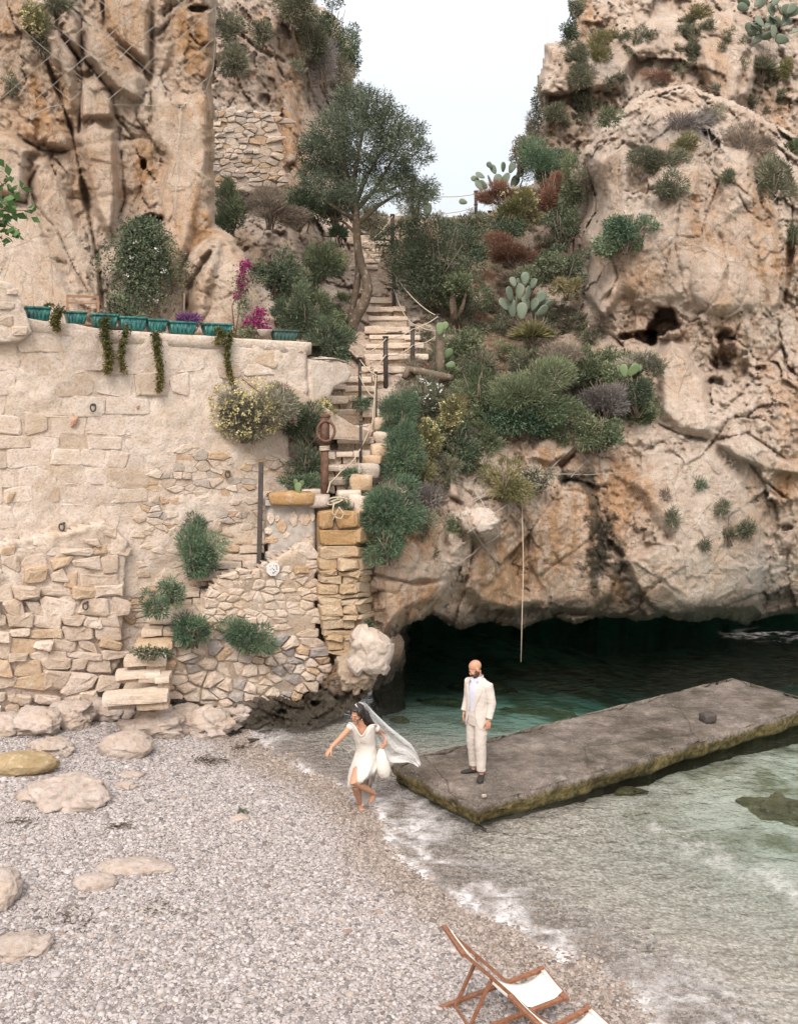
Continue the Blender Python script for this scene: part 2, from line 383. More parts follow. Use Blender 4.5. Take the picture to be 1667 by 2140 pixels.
    S = Sheet(); S.x0, S.y0, S.step, S.Y, S.keep, S.obj = x[0], y[0], step, Yf, keep, o; SHEETS.append(S)
    return S
def surf(px, py, sheet=None, default=None):
    best = default
    for S in ([sheet] if sheet else SHEETS):
        i = int(round((py-S.y0)/S.step)); j = int(round((px-S.x0)/S.step))
        if 0 <= i < S.Y.shape[0] and 0 <= j < S.Y.shape[1] and S.keep[i, j]:
            if best is None or S.Y[i, j] < best: best = S.Y[i, j]
    return best

# ---- the cliff behind the terrace
A_out = [(-170, -90), (452, -90), (460, 0), (452, 120), (446, 170), (452, 230), (448, 300), (452, 400), (452, 470), (490, 495), (522, 540), (528, 590), (548, 630), (575, 665), (580, 745), (-170, 745)]
A_ctrl = [(-170, -90, 20.5), (-170, 745, 18.6), (0, 0, 20.6), (0, 350, 20.2), (0, 600, 19.2), (0, 740, 18.4), (150, 0, 21.2), (150, 350, 21.0), (150, 600, 20.2), (150, 740, 19.4),
          (300, 0, 21.8), (300, 200, 21.8), (300, 400, 21.7), (300, 600, 21.2), (300, 740, 20.6), (440, 0, 22.4), (440, 300, 22.2), (440, 500, 21.6), (500, 600, 21.2), (540, 740, 21.0), (430, 740, 20.8)]
A_feat = [('crack', [(60, 60), (100, 130), (128, 210), (150, 275), (170, 370), (190, 470), (208, 560), (222, 700)], 7, .75),
          ('crack', [(118, 0), (120, 60), (135, 85), (165, 125), (172, 160), (168, 235), (165, 290)], 5, .5),
          ('crack', [(172, 30), (170, 100), (176, 125), (205, 160), (235, 195), (240, 240), (280, 290), (285, 310)], 5, .4),
          ('crack', [(135, 0), (165, 30), (205, 70), (240, 100), (300, 140), (315, 180)], 5, .45), ('crack', [(215, 0), (218, 60)], 5, .5),
          ('crack', [(320, -20), (318, 60), (316, 130), (316, 240)], 6, .5), ('crack', [(358, 0), (355, 45), (330, 72), (318, 80)], 5, .45),
          ('crack', [(312, 165), (305, 195), (290, 215)], 4, .35), ('crack', [(0, 410), (55, 425), (62, 380), (100, 320)], 4, .3), ('crack', [(45, 290), (90, 315), (155, 320)], 5, .4),
          ('crack', [(105, 320), (140, 360)], 4, .3), ('crack', [(60, 380), (75, 430), (120, 480), (155, 560), (190, 620)], 4, .28), ('crack', [(250, 270), (255, 340), (262, 420), (230, 500)], 5, .4),
          ('crack', [(280, 300), (300, 345), (330, 385)], 8, .5), ('crack', [(198, 480), (238, 510)], 4, .3), ('crack', [(445, 520), (400, 590), (385, 660)], 9, .7),
          ('crack', [(350, 190), (365, 215)], 4, .3), ('crack', [(322, 330), (350, 345)], 4, .4),
          ('slab', [(115, 95), (150, 62), (170, 85), (168, 110), (125, 60), (117, 20), (130, 0), (110, 0)], .12, 10, 0),
          ('slab', [(122, 25), (140, 18), (165, 35), (172, 60), (170, 120), (150, 105), (128, 70)], .3, 14, -.12),
          ('slab', [(95, 75), (120, 62), (160, 118), (163, 150), (152, 235), (140, 220), (125, 150), (108, 125)], .35, 14, -.25),
          ('slab', [(176, 40), (190, 35), (240, 80), (300, 160), (300, 200), (285, 215), (240, 190), (175, 120)], .42, 16, -.08),
          ('slab', [(165, 165), (200, 155), (235, 195), (240, 215), (245, 250), (165, 255)], .25, 14, .15),
          ('slab', [(155, 285), (200, 248), (218, 262), (244, 268), (250, 340), (252, 420), (240, 505), (215, 480), (195, 440), (175, 340)], .62, 18, .05),
          ('slab', [(85, 245), (110, 238), (125, 260), (145, 285), (150, 318), (95, 308), (80, 285)], .4, 14, -.15), ('plate', [(52, 262), (72, 262), (80, 280), (74, 295), (55, 280)], .3, 8), ('plate', [(76, 285), (95, 275), (98, 290), (88, 305), (75, 296)], .3, 8),
          ('slab', [(-170, 280), (20, 275), (60, 300), (100, 320), (60, 330), (55, 420), (0, 410), (-170, 400)], .35, 18, -.1),
          ('slab', [(60, 330), (100, 325), (150, 420), (190, 560), (175, 610), (130, 520), (80, 440)], .22, 16, -.1),
          ('slab', [(-170, 430), (60, 430), (110, 520), (150, 600), (200, 690), (-170, 760)], .35, 18, .15),
          ('slab', [(318, 170), (335, 200), (440, 190), (446, 330), (400, 520), (360, 600), (330, 500), (330, 380), (345, 335), (320, 290)], .4, 22, .05),
          ('slab', [(222, -30), (314, -30), (314, 120), (300, 130), (240, 80), (222, 60)], .2, 12, .1),
          ('bulge', 470, 590, 90, 105, .9), ('slab', [(455, 500), (485, 492), (520, 540), (530, 600), (560, 650), (575, 700), (440, 720), (400, 700), (430, 600)], .25, 20, .1),
          ('hole', 316, 457, 22, 13, 1.3), ('hole', 300, 345, 7, 18, .4), ('hole', 412, 18, 24, 8, .6), ('hole', 376, 223, 4, 3.5, .25),
          ('ochre', 260, 60, 40, 80, .75), ('ochre', 400, 90, 50, 100, .55), ('ochre', 90, 190, 40, 60, .6), ('ochre', 300, 340, 30, 60, .6), ('ochre', 430, 300, 22, 140, .45), ('ochre', 390, 500, 40, 80, .4), ('ochre', 0, 120, 40, 80, .4), ('ochre', 440, 620, 60, 50, .1),
          ('ochre', 60, 260, 60, 30, .35), ('grey', 210, 120, 60, 70, .35), ('grey', 190, 290, 40, 40, .4), ('grey', 500, 560, 60, 60, .2)]
SA = make_sheet('cliff', 'tall cracked ochre cliff rising behind the planter terrace', A_out, A_ctrl, M['rock_left'], 3.2, A_feat, seed=1,
                open_edges=[[(452, -90), (460, 0), (452, 120), (446, 170), (452, 230), (448, 300), (452, 400), (452, 470), (490, 495), (522, 540), (528, 590), (548, 630), (575, 665), (580, 745)]],
                cells=(.75, .75, .42), cell_amp=.14, rough=.16, fine=.06)
# ---- the cliff set back beyond it, above the ruined wall
B_out = [(380, -90), (628, -90), (640, -10), (700, 30), (728, 80), (742, 150), (736, 230), (720, 330), (735, 420), (735, 560), (380, 560)]
B_ctrl = [(380, -90, 28.5), (380, 560, 26.5), (450, 0, 28.5), (450, 300, 28.0), (450, 480, 26.8), (560, 0, 30), (560, 250, 29), (600, 400, 28.4), (600, 520, 26.6), (650, 100, 32), (650, 300, 30.5), (700, 100, 34), (720, 250, 33.5), (720, 400, 31), (720, 540, 29)]
B_feat = [('crack', [(490, 60), (525, 90), (545, 108), (600, 130)], 4, .4), ('crack', [(578, 135), (600, 175), (628, 200)], 4, .4), ('crack', [(612, 60), (640, 150), (650, 260)], 6, .5), ('crack', [(590, 230), (586, 350)], 6, .5),
          ('ochre', 610, 250, 26, 110, .9), ('ochre', 600, 110, 40, 60, .5), ('ochre', 500, 160, 60, 30, .35), ('hole', 555, 210, 12, 12, .4), ('ochre', 480, 520, 80, 40, .4),
          ('slab', [(590, 160), (622, 190), (625, 340), (592, 350)], .4, 10, 0), ('grey', 530, 120, 60, 60, .4), ('grey', 690, 200, 40, 60, .6)]
SB = make_sheet('cliff', 'pinkish cliff behind the olive tree with scrub along its rim', B_out, B_ctrl, M['rock'], 3.4, B_feat, seed=4,
                open_edges=[[(628, -90), (640, -10), (700, 30), (728, 80), (742, 150), (736, 230), (720, 330), (735, 420)]], round_m=3, cells=(.9, .9, .6), cell_amp=.18, rough=.2, fine=.07)
# ---- hillside, bluff and sea cliff to the east of the stairs
C_out = [(430, 430), (560, 430), (640, 440), (700, 440), (760, 447), (850, 446), (930, 452), (1000, 448), (1060, 425), (1090, 395), (1150, 365), (1195, 345), (1212, 318), (1262, 258), (1345, 188), (1440, 176), (1530, 208), (1605, 250), (1680, 285), (1830, 310),
         (1830, 1275), (1660, 1282), (1600, 1290), (1560, 1308), (1500, 1292), (1450, 1302), (1390, 1288), (1330, 1302), (1262, 1288), (1200, 1306), (1150, 1296), (1090, 1312), (1030, 1300), (960, 1316), (905, 1282), (880, 1300), (845, 1310), (822, 1338), (790, 1385), (700, 1400), (480, 1400), (480, 1040), (430, 1000)]
C_ctrl = [(430, 430, 27.5), (430, 700, 25), (460, 1000, 22), (500, 1200, 21), (560, 480, 28), (560, 600, 26), (560, 700, 23.6), (560, 900, 22), (560, 1380, 19.9),
          (640, 560, 27.5), (640, 700, 24), (650, 900, 22), (700, 560, 28.8), (700, 470, 32), (690, 700, 24.6), (780, 470, 33.6), (780, 560, 29.5), (780, 640, 27.2), (790, 720, 25.2), (780, 800, 23.6), (740, 850, 22.7), (740, 940, 21.4), (700, 1010, 20.7), (640, 1100, 20.3), (680, 1300, 20.0),
          (850, 455, 35), (900, 500, 32), (900, 600, 28.6), (900, 700, 26.2), (860, 800, 23.6), (850, 900, 22), (840, 1000, 20.9), (800, 1080, 20.3), (790, 1200, 19.8), (790, 1370, 19.6),
          (1000, 455, 35), (1000, 520, 32), (1000, 620, 29), (1000, 720, 26.6), (960, 800, 24.6), (960, 900, 22.9), (930, 1000, 21.7), (900, 1100, 20.6), (870, 1200, 20.2), (860, 1300, 20.4),
          (1100, 420, 35), (1100, 520, 32), (1100, 620, 29.2), (1100, 720, 27), (1080, 830, 24.8), (1080, 930, 23.3), (1040, 1000, 22.4), (1000, 1100, 21.7), (980, 1200, 21.7), (980, 1300, 22.3),
          (1185, 400, 34), (1185, 520, 31.5), (1190, 620, 29.2), (1190, 720, 27.2), (1200, 830, 25.2), (1180, 930, 23.8), (1150, 1010, 23.2), (1120, 1120, 23.0), (1100, 1290, 23.4),
          (1218, 370, 28.8), (1258, 370, 27.5), (1218, 500, 28.1), (1258, 500, 26.8), (1235, 620, 26.9), (1270, 700, 26.6), (1290, 800, 25.4), (1290, 900, 24.2), (1260, 1000, 23.7), (1230, 1150, 23.5), (1230, 1290, 23.9),
          (1300, 245, 27.6), (1300, 330, 26.8), (1290, 450, 26.4), (1300, 560, 26.3), (1330, 650, 26.5), (1400, 720, 26.2), (1360, 860, 24.6), (1400, 950, 24.0), (1350, 1050, 23.7), (1330, 1150, 23.5), (1340, 1295, 24.1),
          (1440, 185, 27.8), (1440, 270, 26.8), (1430, 350, 26.2), (1440, 480, 25.6), (1440, 600, 25.7), (1450, 700, 25.6), (1500, 800, 25.3), (1480, 910, 24.2), (1480, 1000, 24.0), (1450, 1150, 24.0), (1450, 1290, 24.6),
          (1560, 240, 27.6), (1560, 330, 26.5), (1570, 420, 25.8), (1570, 560, 25.5), (1570, 700, 25.3), (1580, 880, 24.4), (1580, 960, 24.2), (1560, 1100, 24.3), (1560, 1300, 25.2),
          (1667, 300, 27.8), (1667, 400, 26.6), (1667, 520, 26.0), (1667, 700, 26), (1667, 900, 24.6), (1667, 980, 24.6), (1667, 1150, 24.8), (1667, 1285, 25.8), (1830, 320, 30), (1830, 700, 27), (1830, 1000, 25.4), (1830, 1280, 26.2)]
def soilC(X, Y):
    s = sstep(-30, 40, sdf(X, Y, [(600, 400), (700, 400), (1000, 430), (1180, 340), (1205, 420), (1200, 600), (1260, 720), (1290, 860), (1190, 930), (1050, 910), (930, 960), (850, 1000), (800, 900), (880, 820), (960, 700), (860, 600), (700, 560)]))
    return s*np.clip(.55+fbm(at(X, Y, 25)*.8, 4)*1.4, 0, 1)
C_feat = [('hole', 1385, 672, 44, 34, 2.0), ('hole', 1352, 702, 22, 14, 1.5), ('hole', 1303, 702, 20, 10, .8), ('hole', 1362, 712, 12, 10, 1.5), ('bulge', 1395, 690, 34, 20, .9),
          ('hole', 1512, 725, 24, 60, .8), ('hole', 1540, 760, 60, 34, .45), ('hole', 1492, 797, 20, 10, .6), ('hole', 1642, 1103, 12, 7, .4), ('crack', [(1500, 690), (1505, 740), (1540, 790)], 7, .5),
          ('slab', [(1365, 745), (1400, 700), (1440, 725), (1455, 760), (1480, 790), (1488, 850), (1495, 905), (1470, 915), (1420, 905), (1375, 870)], .7, 20, -.25),
          ('crack', [(1372, 885), (1420, 908), (1490, 922)], 6, .5), ('crack', [(1490, 920), (1560, 905), (1620, 945), (1667, 980)], 5, .35), ('crack', [(1560, 960), (1590, 1000), (1640, 1040), (1667, 1050)], 5, .4),
          ('slab', [(1490, 925), (1560, 910), (1620, 950), (1680, 975), (1680, 1000), (1600, 985), (1540, 960)], .5, 10, 0),
          ('slab', [(1300, 1000), (1380, 950), (1480, 930), (1540, 980), (1600, 1100), (1600, 1290), (1440, 1290), (1330, 1180), (1305, 1165), (1390, 1120)], .55, 26, .1),
          ('crack', [(1260, 1120), (1300, 1165), (1330, 1180), (1380, 1215), (1430, 1250)], 8, .45), ('slab', [(1300, 1165), (1330, 1160), (1440, 1235), (1470, 1290), (1380, 1290), (1330, 1240)], .55, 14, -.1),
          ('crack', [(1100, 1080), (1105, 1180), (1140, 1250)], 8, .4), ('plate', [(1110, 1040), (1240, 1060), (1265, 1100), (1255, 1190), (1290, 1240), (1240, 1290), (1120, 1290), (1100, 1180)], .35, 24),
          ('plate', [(1160, 1010), (1220, 1000), (1250, 1060), (1160, 1075)], .3, 14),
          ('slab', [(945, 1075), (1010, 1058), (1045, 1085), (1048, 1125), (1015, 1150), (960, 1115)], .85, 18, -.1), ('slab', [(1000, 1120), (1060, 1160), (1090, 1230), (1140, 1255), (1080, 1290), (1000, 1270), (960, 1230)], .5, 22, .15),
          ('slab', [(780, 1180), (860, 1120), (930, 1130), (960, 1200), (930, 1260), (850, 1290), (800, 1330)], .45, 26, .2), ('crack', [(770, 1200), (860, 1220), (930, 1215)], 7, .35), 
          ('slab', [(930, 1110), (965, 1110), (970, 1180), (940, 1200)], .4, 10, 0), ('plate', [(930, 960), (955, 985), (965, 1050), (935, 1040)], .5, 10),
          ('slab', [(1185, 880), (1205, 900), (1200, 950), (1150, 975), (1100, 960), (1120, 920)], .5, 12, -.2),
          ('slab', [(1270, 520), (1330, 400), (1420, 420), (1560, 430), (1640, 480), (1640, 560), (1600, 650), (1480, 670), (1420, 640), (1330, 655), (1290, 600)], .2, 30, .14), ('crack', [(1340, 220), (1330, 330), (1350, 430), (1330, 540)], 12, .35), ('crack', [(1480, 200), (1470, 300), (1500, 400)], 12, .3), ('crack', [(1590, 260), (1580, 360), (1600, 480)], 12, .35), ('plate', [(1350, 230), (1440, 210), (1480, 300), (1460, 420), (1370, 400)], .35, 20), ('plate', [(1240, 330), (1320, 300), (1320, 460), (1250, 500)], .35, 18), ('plate', [(1490, 320), (1570, 300), (1590, 420), (1510, 470)], .3, 18), ('slab', [(1225, 500), (1290, 480), (1300, 620), (1260, 680), (1220, 620)], .35, 16, .1), ('crack', [(1420, 420), (1410, 520), (1430, 620)], 7, .3), ('crack', [(1500, 480), (1520, 560), (1500, 640)], 8, .3),
          ('crack', [(1275, 520), (1290, 580), (1260, 640)], 8, .5), ('crack', [(1640, 300), (1655, 420), (1645, 600), (1620, 660)], 9, .8), ('plate', [(1590, 560), (1640, 560), (1640, 640), (1600, 660)], .4, 14),
          ('crack', [(1540, 400), (1560, 440), (1600, 470)], 6, .35), ('crack', [(1400, 520), (1380, 600)], 6, .3), ('bulge', 1500, 590, 60, 70, .4), ('crack', [(1300, 300), (1400, 330), (1520, 320)], 7, .35),
          ('plate', [(1100, 600), (1150, 605), (1190, 640), (1090, 640)], .3, 10), ('plate', [(980, 590), (1040, 600), (1060, 640), (1000, 650), (975, 620)], .4, 12), ('plate', [(980, 690), (1060, 710), (1130, 770), (1080, 780), (1000, 730)], .3, 14),
          ('ochre', 1450, 450, 60, 70, .45), ('ochre', 1600, 400, 40, 80, .5), ('ochre', 1560, 540, 60, 90, .35), ('ochre', 1330, 600, 60, 60, .3), ('ochre', 1180, 1130, 80, 90, .75), ('ochre', 1290, 1040, 70, 70, .8), ('ochre', 1040, 1200, 70, 70, .9), ('ochre', 860, 1250, 80, 50, .8),
          ('ochre', 960, 930, 50, 40, .5), ('ochre', 1150, 950, 60, 40, .5), ('ochre', 1300, 1240, 120, 30, .5), ('ochre', 1500, 700, 60, 60, .2), ('ochre', 1650, 830, 50, 60, .5), ('ochre', 1660, 1010, 40, 40, .6), ('ochre', 860, 1120, 70, 60, .6), ('ochre', 1640, 560, 40, 80, .4), ('ochre', 1370, 690, 60, 40, .3),
          ('grey', 1400, 280, 140, 60, .55), ('grey', 1240, 600, 50, 100, .5), ('grey', 1560, 1180, 60, 100, .4), ('grey', 1620, 1220, 60, 70, .55), ('grey', 1510, 980, 50, 60, .35), ('grey', 1240, 380, 40, 60, .4),
          ('dark', [(1225, 990), (1240, 1060), (1245, 1090)], 17, .7), ('dark', [(1250, 1095), (1262, 1130), (1245, 1180)], 38, .95), ('dark', [(1240, 1200), (1243, 1240)], 15, .8), ('dark', [(1290, 1140), (1300, 1190)], 20, .8), ('dark', [(1180, 1000), (1235, 1005)], 18, .9), ('dark', [(1290, 1190), (1330, 1230), (1400, 1260)], 14, .5)]
def wetC(P): return sstep(1.5, .9, P[..., 2]+fbm(P*1.3, 4)*.35)*.8
SC = make_sheet('cliff', 'sea cliff and scrubby hillside overhanging the dark water', C_out, C_ctrl, M['rock'], 2.8, C_feat, seed=11, wetfn=wetC, soil=soilC,
                open_edges=[[(1090, 395), (1150, 365), (1195, 345), (1212, 318), (1262, 258), (1345, 188), (1440, 176), (1530, 208), (1605, 250), (1680, 285), (1830, 310)], C_out[20:38]],
                round_px=14, round_m=1.2, cells=(.8, .8, .7), cell_amp=.17, rough=.21, fine=.075, c=55.)
# ---- the high cliff beyond
F_out = [(1110, 560), (1105, 400), (1120, 320), (1118, 290), (1132, 240), (1116, 190), (1128, 140), (1138, 88), (1190, 78), (1205, 30), (1192, -90), (1840, -90), (1840, 560)]
F_ctrl = [(1110, 100, 33), (1110, 330, 33.5), (1110, 560, 36), (1200, 0, 34), (1200, 200, 33), (1230, 400, 33.6), (1300, -90, 36), (1300, 100, 33.6), (1330, 250, 33.2), (1450, 0, 34.5), (1450, 150, 33), (1480, 300, 33), (1600, 0, 35), (1600, 200, 33.4), (1667, 100, 34), (1667, 330, 33), (1840, -90, 36), (1840, 500, 34), (1500, 560, 35)]
F_feat = [('plate', [(1120, 195), (1138, 85), (1235, 80), (1250, 150), (1200, 200), (1140, 205)], .6, 14), ('crack', [(1118, 200), (1170, 205), (1215, 190)], 7, .6), ('plate', [(1200, 150), (1330, 30), (1440, 40), (1450, 110), (1340, 120), (1300, 190), (1230, 200)], .5, 24),
          ('slab', [(1440, 40), (1540, 20), (1600, 90), (1570, 210), (1500, 240), (1460, 160)], .7, 24, 0), ('crack', [(1570, 90), (1550, 160), (1535, 220)], 9, .6), ('crack', [(1310, 0), (1330, 60), (1320, 110)], 7, .4), ('crack', [(1180, 120), (1220, 200), (1240, 260)], 8, .4),
          ('ochre', 1500, 100, 40, 80, .5), ('ochre', 1250, 210, 30, 40, .4), ('ochre', 1180, 250, 40, 60, .3), ('ochre', 1220, 40, 30, 50, .5), ('ochre', 1640, 240, 40, 60, .5), ('ochre', 1260, 60, 60, 40, .3),
          ('grey', 1250, 140, 100, 70, .5), ('grey', 1600, 60, 60, 60, .5), ('grey', 1370, 60, 50, 50, .4)]
SF = make_sheet('cliff', 'high weathered crag beyond the sea cliff with tufts of scrub', F_out, F_ctrl, M['rock'], 3.6, F_feat, seed=21, round_m=3,
                open_edges=[[(1105, 400), (1120, 320), (1118, 290), (1132, 240), (1116, 190), (1128, 140), (1138, 88), (1190, 78), (1205, 30), (1192, -90)]], cells=(.7, .7, .6), cell_amp=.24, rough=.26, fine=.09)
# ---- dark foot of rock under the rubble wall, down to the water
G_out = [(470, 1360), (640, 1330), (700, 1322), (760, 1310), (800, 1316), (822, 1330), (818, 1370), (800, 1405), (770, 1455), (742, 1480), (700, 1508), (640, 1530), (590, 1542), (540, 1550), (470, 1560)]
G_ctrl = [(470, 1360, 19.4), (470, 1450, 18.2), (500, 1545, 17.1), (560, 1380, 19.6), (560, 1460, 18.25), (560, 1540, 17.3), (620, 1400, 19.5), (620, 1475, 18.5), (620, 1530, 17.6), (680, 1340, 19.6), (690, 1430, 18.9), (700, 1500, 18.1), (750, 1330, 19.3), (760, 1420, 19.0), (755, 1465, 18.7), (810, 1330, 19.8), (800, 1390, 19.5)]
G_feat = [('crack', [(560, 1480), (600, 1520)], 5, .3), ('crack', [(620, 1440), (660, 1500)], 5, .35), ('crack', [(640, 1420), (720, 1470)], 5, .3), ('crack', [(700, 1370), (760, 1440)], 5, .25), ('hole', 590, 1490, 14, 8, .3), ('hole', 660, 1470, 14, 8, .3),
          ('ochre', 660, 1440, 60, 40, .5), ('ochre', 720, 1380, 50, 50, .4), ('ochre', 580, 1470, 40, 30, .4)]
def wetG(P): return sstep(.75, .2, P[..., 2]+fbm(P*2, 4)*.25)*.92
SG = make_sheet('rock_outcrop', 'dark wet rock foot beneath the rubble wall at the water', G_out, G_ctrl, M['rock'], 2.6, G_feat, seed=31, wetfn=wetG, open_edges=[], cells=(1.5, 1.5, 1.3), cell_amp=.16, rough=.12, fine=.06, c=30., cat='rock')
# ---- roof and back of the sea cave under the overhang
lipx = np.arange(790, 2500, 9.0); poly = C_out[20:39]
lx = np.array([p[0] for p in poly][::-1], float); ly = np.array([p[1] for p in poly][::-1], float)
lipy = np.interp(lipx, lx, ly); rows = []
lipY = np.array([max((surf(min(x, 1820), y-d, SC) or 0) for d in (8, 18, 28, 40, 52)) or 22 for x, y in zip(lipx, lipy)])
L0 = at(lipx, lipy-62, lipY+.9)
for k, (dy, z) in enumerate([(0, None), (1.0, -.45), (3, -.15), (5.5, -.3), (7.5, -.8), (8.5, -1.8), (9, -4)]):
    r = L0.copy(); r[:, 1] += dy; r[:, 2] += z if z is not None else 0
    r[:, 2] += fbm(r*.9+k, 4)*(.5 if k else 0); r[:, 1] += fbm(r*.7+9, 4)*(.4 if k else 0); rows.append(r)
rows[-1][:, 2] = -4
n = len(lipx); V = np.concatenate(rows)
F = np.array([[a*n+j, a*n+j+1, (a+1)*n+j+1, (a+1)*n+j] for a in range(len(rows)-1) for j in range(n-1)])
cave = mesh_obj('cave', V, F, M['rock'], None, {'ochre': V[:, 0]*0, 'grey': V[:, 0]*0, 'soil': V[:, 0]*0, 'wet': np.repeat([.0, .05, .1, .1, .15, .3, .5], n)})  # wet rises inward to darken the rock: cave shade put into its colour
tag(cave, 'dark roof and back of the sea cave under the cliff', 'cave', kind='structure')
# west side of the cave, running in from the big white boulder
side = [at(775, 1425, 19.9), at(812, 1370, 20.8), at(828, 1350, 22.2), at(838, 1345, 25), at(852, 1340, 29.5)]
side = np.array(side); tt = np.linspace(0, 4, 50); sx_ = np.interp(tt, range(5), side[:, 0]); sy_ = np.interp(tt, range(5), side[:, 1]); zz = np.linspace(-2.5, 1.9, 36)
sv = np.array([[x, y, z] for x, y in zip(sx_, sy_) for z in zz]); sv[:, 0] += fbm(sv*1.2, 5)*.5+fbm(sv*4, 4, .6, True)*.16-.12*(sv[:, 2]-.5)**2*.3; sv[:, 1] += fbm(sv*1.5+9, 4)*.3
F = np.array([[a*36+j, a*36+j+1, (a+1)*36+j+1, (a+1)*36+j] for a in range(49) for j in range(35)])
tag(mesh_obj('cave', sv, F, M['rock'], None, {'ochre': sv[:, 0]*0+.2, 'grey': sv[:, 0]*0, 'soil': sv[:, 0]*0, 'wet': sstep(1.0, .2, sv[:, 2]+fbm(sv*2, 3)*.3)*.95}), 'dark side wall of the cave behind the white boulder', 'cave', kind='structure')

# ================================================================== beach, sea bed, water
shore_px = [(500, 1500), (505, 1537), (560, 1580), (640, 1625), (700, 1652), (755, 1690), (783, 1725), (790, 1775), (820, 1805), (930, 1872), (1008, 1938), (1060, 1965), (1140, 2010), (1216, 2048), (1290, 2103), (1330, 2140), (1420, 2260), (1520, 2500)]
SH = np.array([on_z(x, y, 0)[:2] for x, y in shore_px]); SH = np.concatenate([[[-4.2, 30.]], SH])
land_side = np.concatenate([SH, [[3, 2], [-30, 2], [-30, 30]]])
def shore_sd(x, y): return sdf(x, y, [tuple(p) for p in land_side]) * 1.0
def shore_dist(x, y):
    d = seg_dist(x, y, SH); return np.where(inside(x, y, [tuple(p) for p in land_side]), d, -d)
pa, pb, pd = on_z(823, 1593, .35), on_z(998, 1684, .35), on_z(1528, 1416, .35); pc = pb+(pd-pa)
def ground_z(x, y):
    d = shore_dist(x, y)
    land = .13*np.clip(d, 0, 3)+.06*np.clip(d-3, 0, 9)
    sea = -.085*np.clip(-d, 0, 2.5)-.075*np.clip(-d-2.5, 0, 5)-.22*np.clip(-d-7.5, 0, 6)-.16*np.clip(y-17.2, 0, 9)*np.clip(-d-2, 0, 1)
    # the sea floor falls away quickly towards the cave and to the open east side
    P = np.stack([x, y, x*0], -1)
    ax, ay = pb[0], pb[1]; vx, vy = pc[0]-ax, pc[1]-ay; t = np.clip(((x-ax)*vx+(y-ay)*vy)/(vx*vx+vy*vy), 0, 1)
    nd = ((x-ax)*vy-(y-ay)*vx)/np.hypot(vx, vy)          # > 0 on the near side of the pier
    bank = -.10-.30*t**1.5-.10*np.clip(nd, 0, 9)-3*np.clip(-nd-.3, 0, 1)-.6*np.clip(np.hypot(x-ax-t*vx, y-ay-t*vy)-np.abs(nd)-.2, 0, 9)
    sea = np.where(d < -.4, np.maximum(sea, bank), sea)
    return land+np.maximum(sea, -3.2)+fbm(P*.5, 4)*.07*np.clip(np.abs(d), 0, 1)+fbm(P*2.5+3, 3)*.018
gx = np.arange(-13, 27, .12); gy = np.arange(4, 40, .12); X, Y = np.meshgrid(gx, gy); Z = ground_z(X, Y)
Dsh = shore_dist(X, Y); nx = len(gx)
V = np.stack([X, Y, Z], -1).reshape(-1, 3)
i, j = np.meshgrid(np.arange(len(gy)-1), np.arange(nx-1), indexing='ij'); a = (i*nx+j).ravel()
GF = np.stack([a, a+1, a+nx+1, a+nx], -1)
k = NM('pebble_ground', .9, .2)
vc = k.voro(24, 'F1', out='Color'); vd = k.voro(24, 'F1'); t = k.sep(vc, 0)
c = k.ramp(t, [(0, (.24, .20, .17)), (.25, (.38, .335, .29)), (.5, (.48, .43, .375)), (.75, (.57, .515, .46)), (1, (.64, .59, .54))])
c = k.mix(k.ramp(vd, [(.35, 0), (.8, .5)]), c, (.20, .165, .135))
deepc = k.mix(k.ramp(k.noise(.9, 6, .6), [(.45, 0), (.58, 1)]), (.60, .58, .50), (.15, .16, .09))
c = k.mix(k.math('MULTIPLY', k.attr('deep'), k.ramp(k.noise(1.4, 6, .65), [(.36, .6), (.58, 1)])), c, deepc)
c = k.mix(k.attr('wet'), c, k.mix(1, c, (.72, .63, .53), 'MULTIPLY'))
M['ground'] = k.done(c, k.bump(vd, .8, .03))
wetb = sstep(.9, .25, Dsh+fbm(V.reshape(*X.shape, 3)*.8, 3)*.25)*sstep(-1.3, -.3, Dsh)
ground = mesh_obj('beach', V, GF, M['ground'], None, {'wet': wetb.ravel(), 'deep': sstep(-2.4, -7.0, Dsh+fbm(V.reshape(*X.shape, 3)*.6+7, 4)*1.5).ravel(), 'dens': (sstep(-3.2, -1.5, Dsh)).ravel()})
tag(ground, 'pebble beach sloping down under the clear water', 'beach', kind='structure')
# ---- water
wx = np.arange(-7, 26, .09); wy = np.arange(4.2, 39, .09); X, Y = np.meshgrid(wx, wy); D = shore_dist(X, Y)
P3 = np.stack([X, Y, X*0], -1)
Zw = fbm(P3*np.array([.8, 1.1, 1]), 4)*.02*np.clip(-D, 0, 1)+fbm(P3*3.1+4, 3)*.006
lace = 1-np.abs(fbm(P3*np.array([1.5, 1.9, 1])+fbm(P3*.8, 3)[..., None]*.8, 5))*2.6
foam = np.exp(-((D+.17+fbm(P3*1.6, 3)*.12)/.10)**2)*1.55*np.clip(.7+fbm(P3*2.3, 4)*1.6, .15, 1.2)
foam = np.maximum(foam, sstep(-1.75, -.2, D+fbm(P3*.9, 4)*.7)*np.clip(lace, 0, 1)*1.1*sstep(15.6, 14.4, Y))
foam = np.maximum(foam, .35*sstep(-1.2, -.1, D+fbm(P3*.9, 4)*.5)*np.clip(lace, 0, 1))
d2 = D+3.6+fbm(P3*.55+8, 3)*.9
foam = np.maximum(foam, np.exp(-(d2/.42)**2)*np.clip(lace*1.1-.15, 0, 1)*.62*sstep(15, 13.2, Y)*sstep(1.2, 3.0, X))
c545 = on_z(545, 1545); foam = np.maximum(foam, np.exp(-(((X-c545[0])/.5)**2+((Y-c545[1])/.45)**2))*np.clip(lace+.2, 0, 1)*.9)
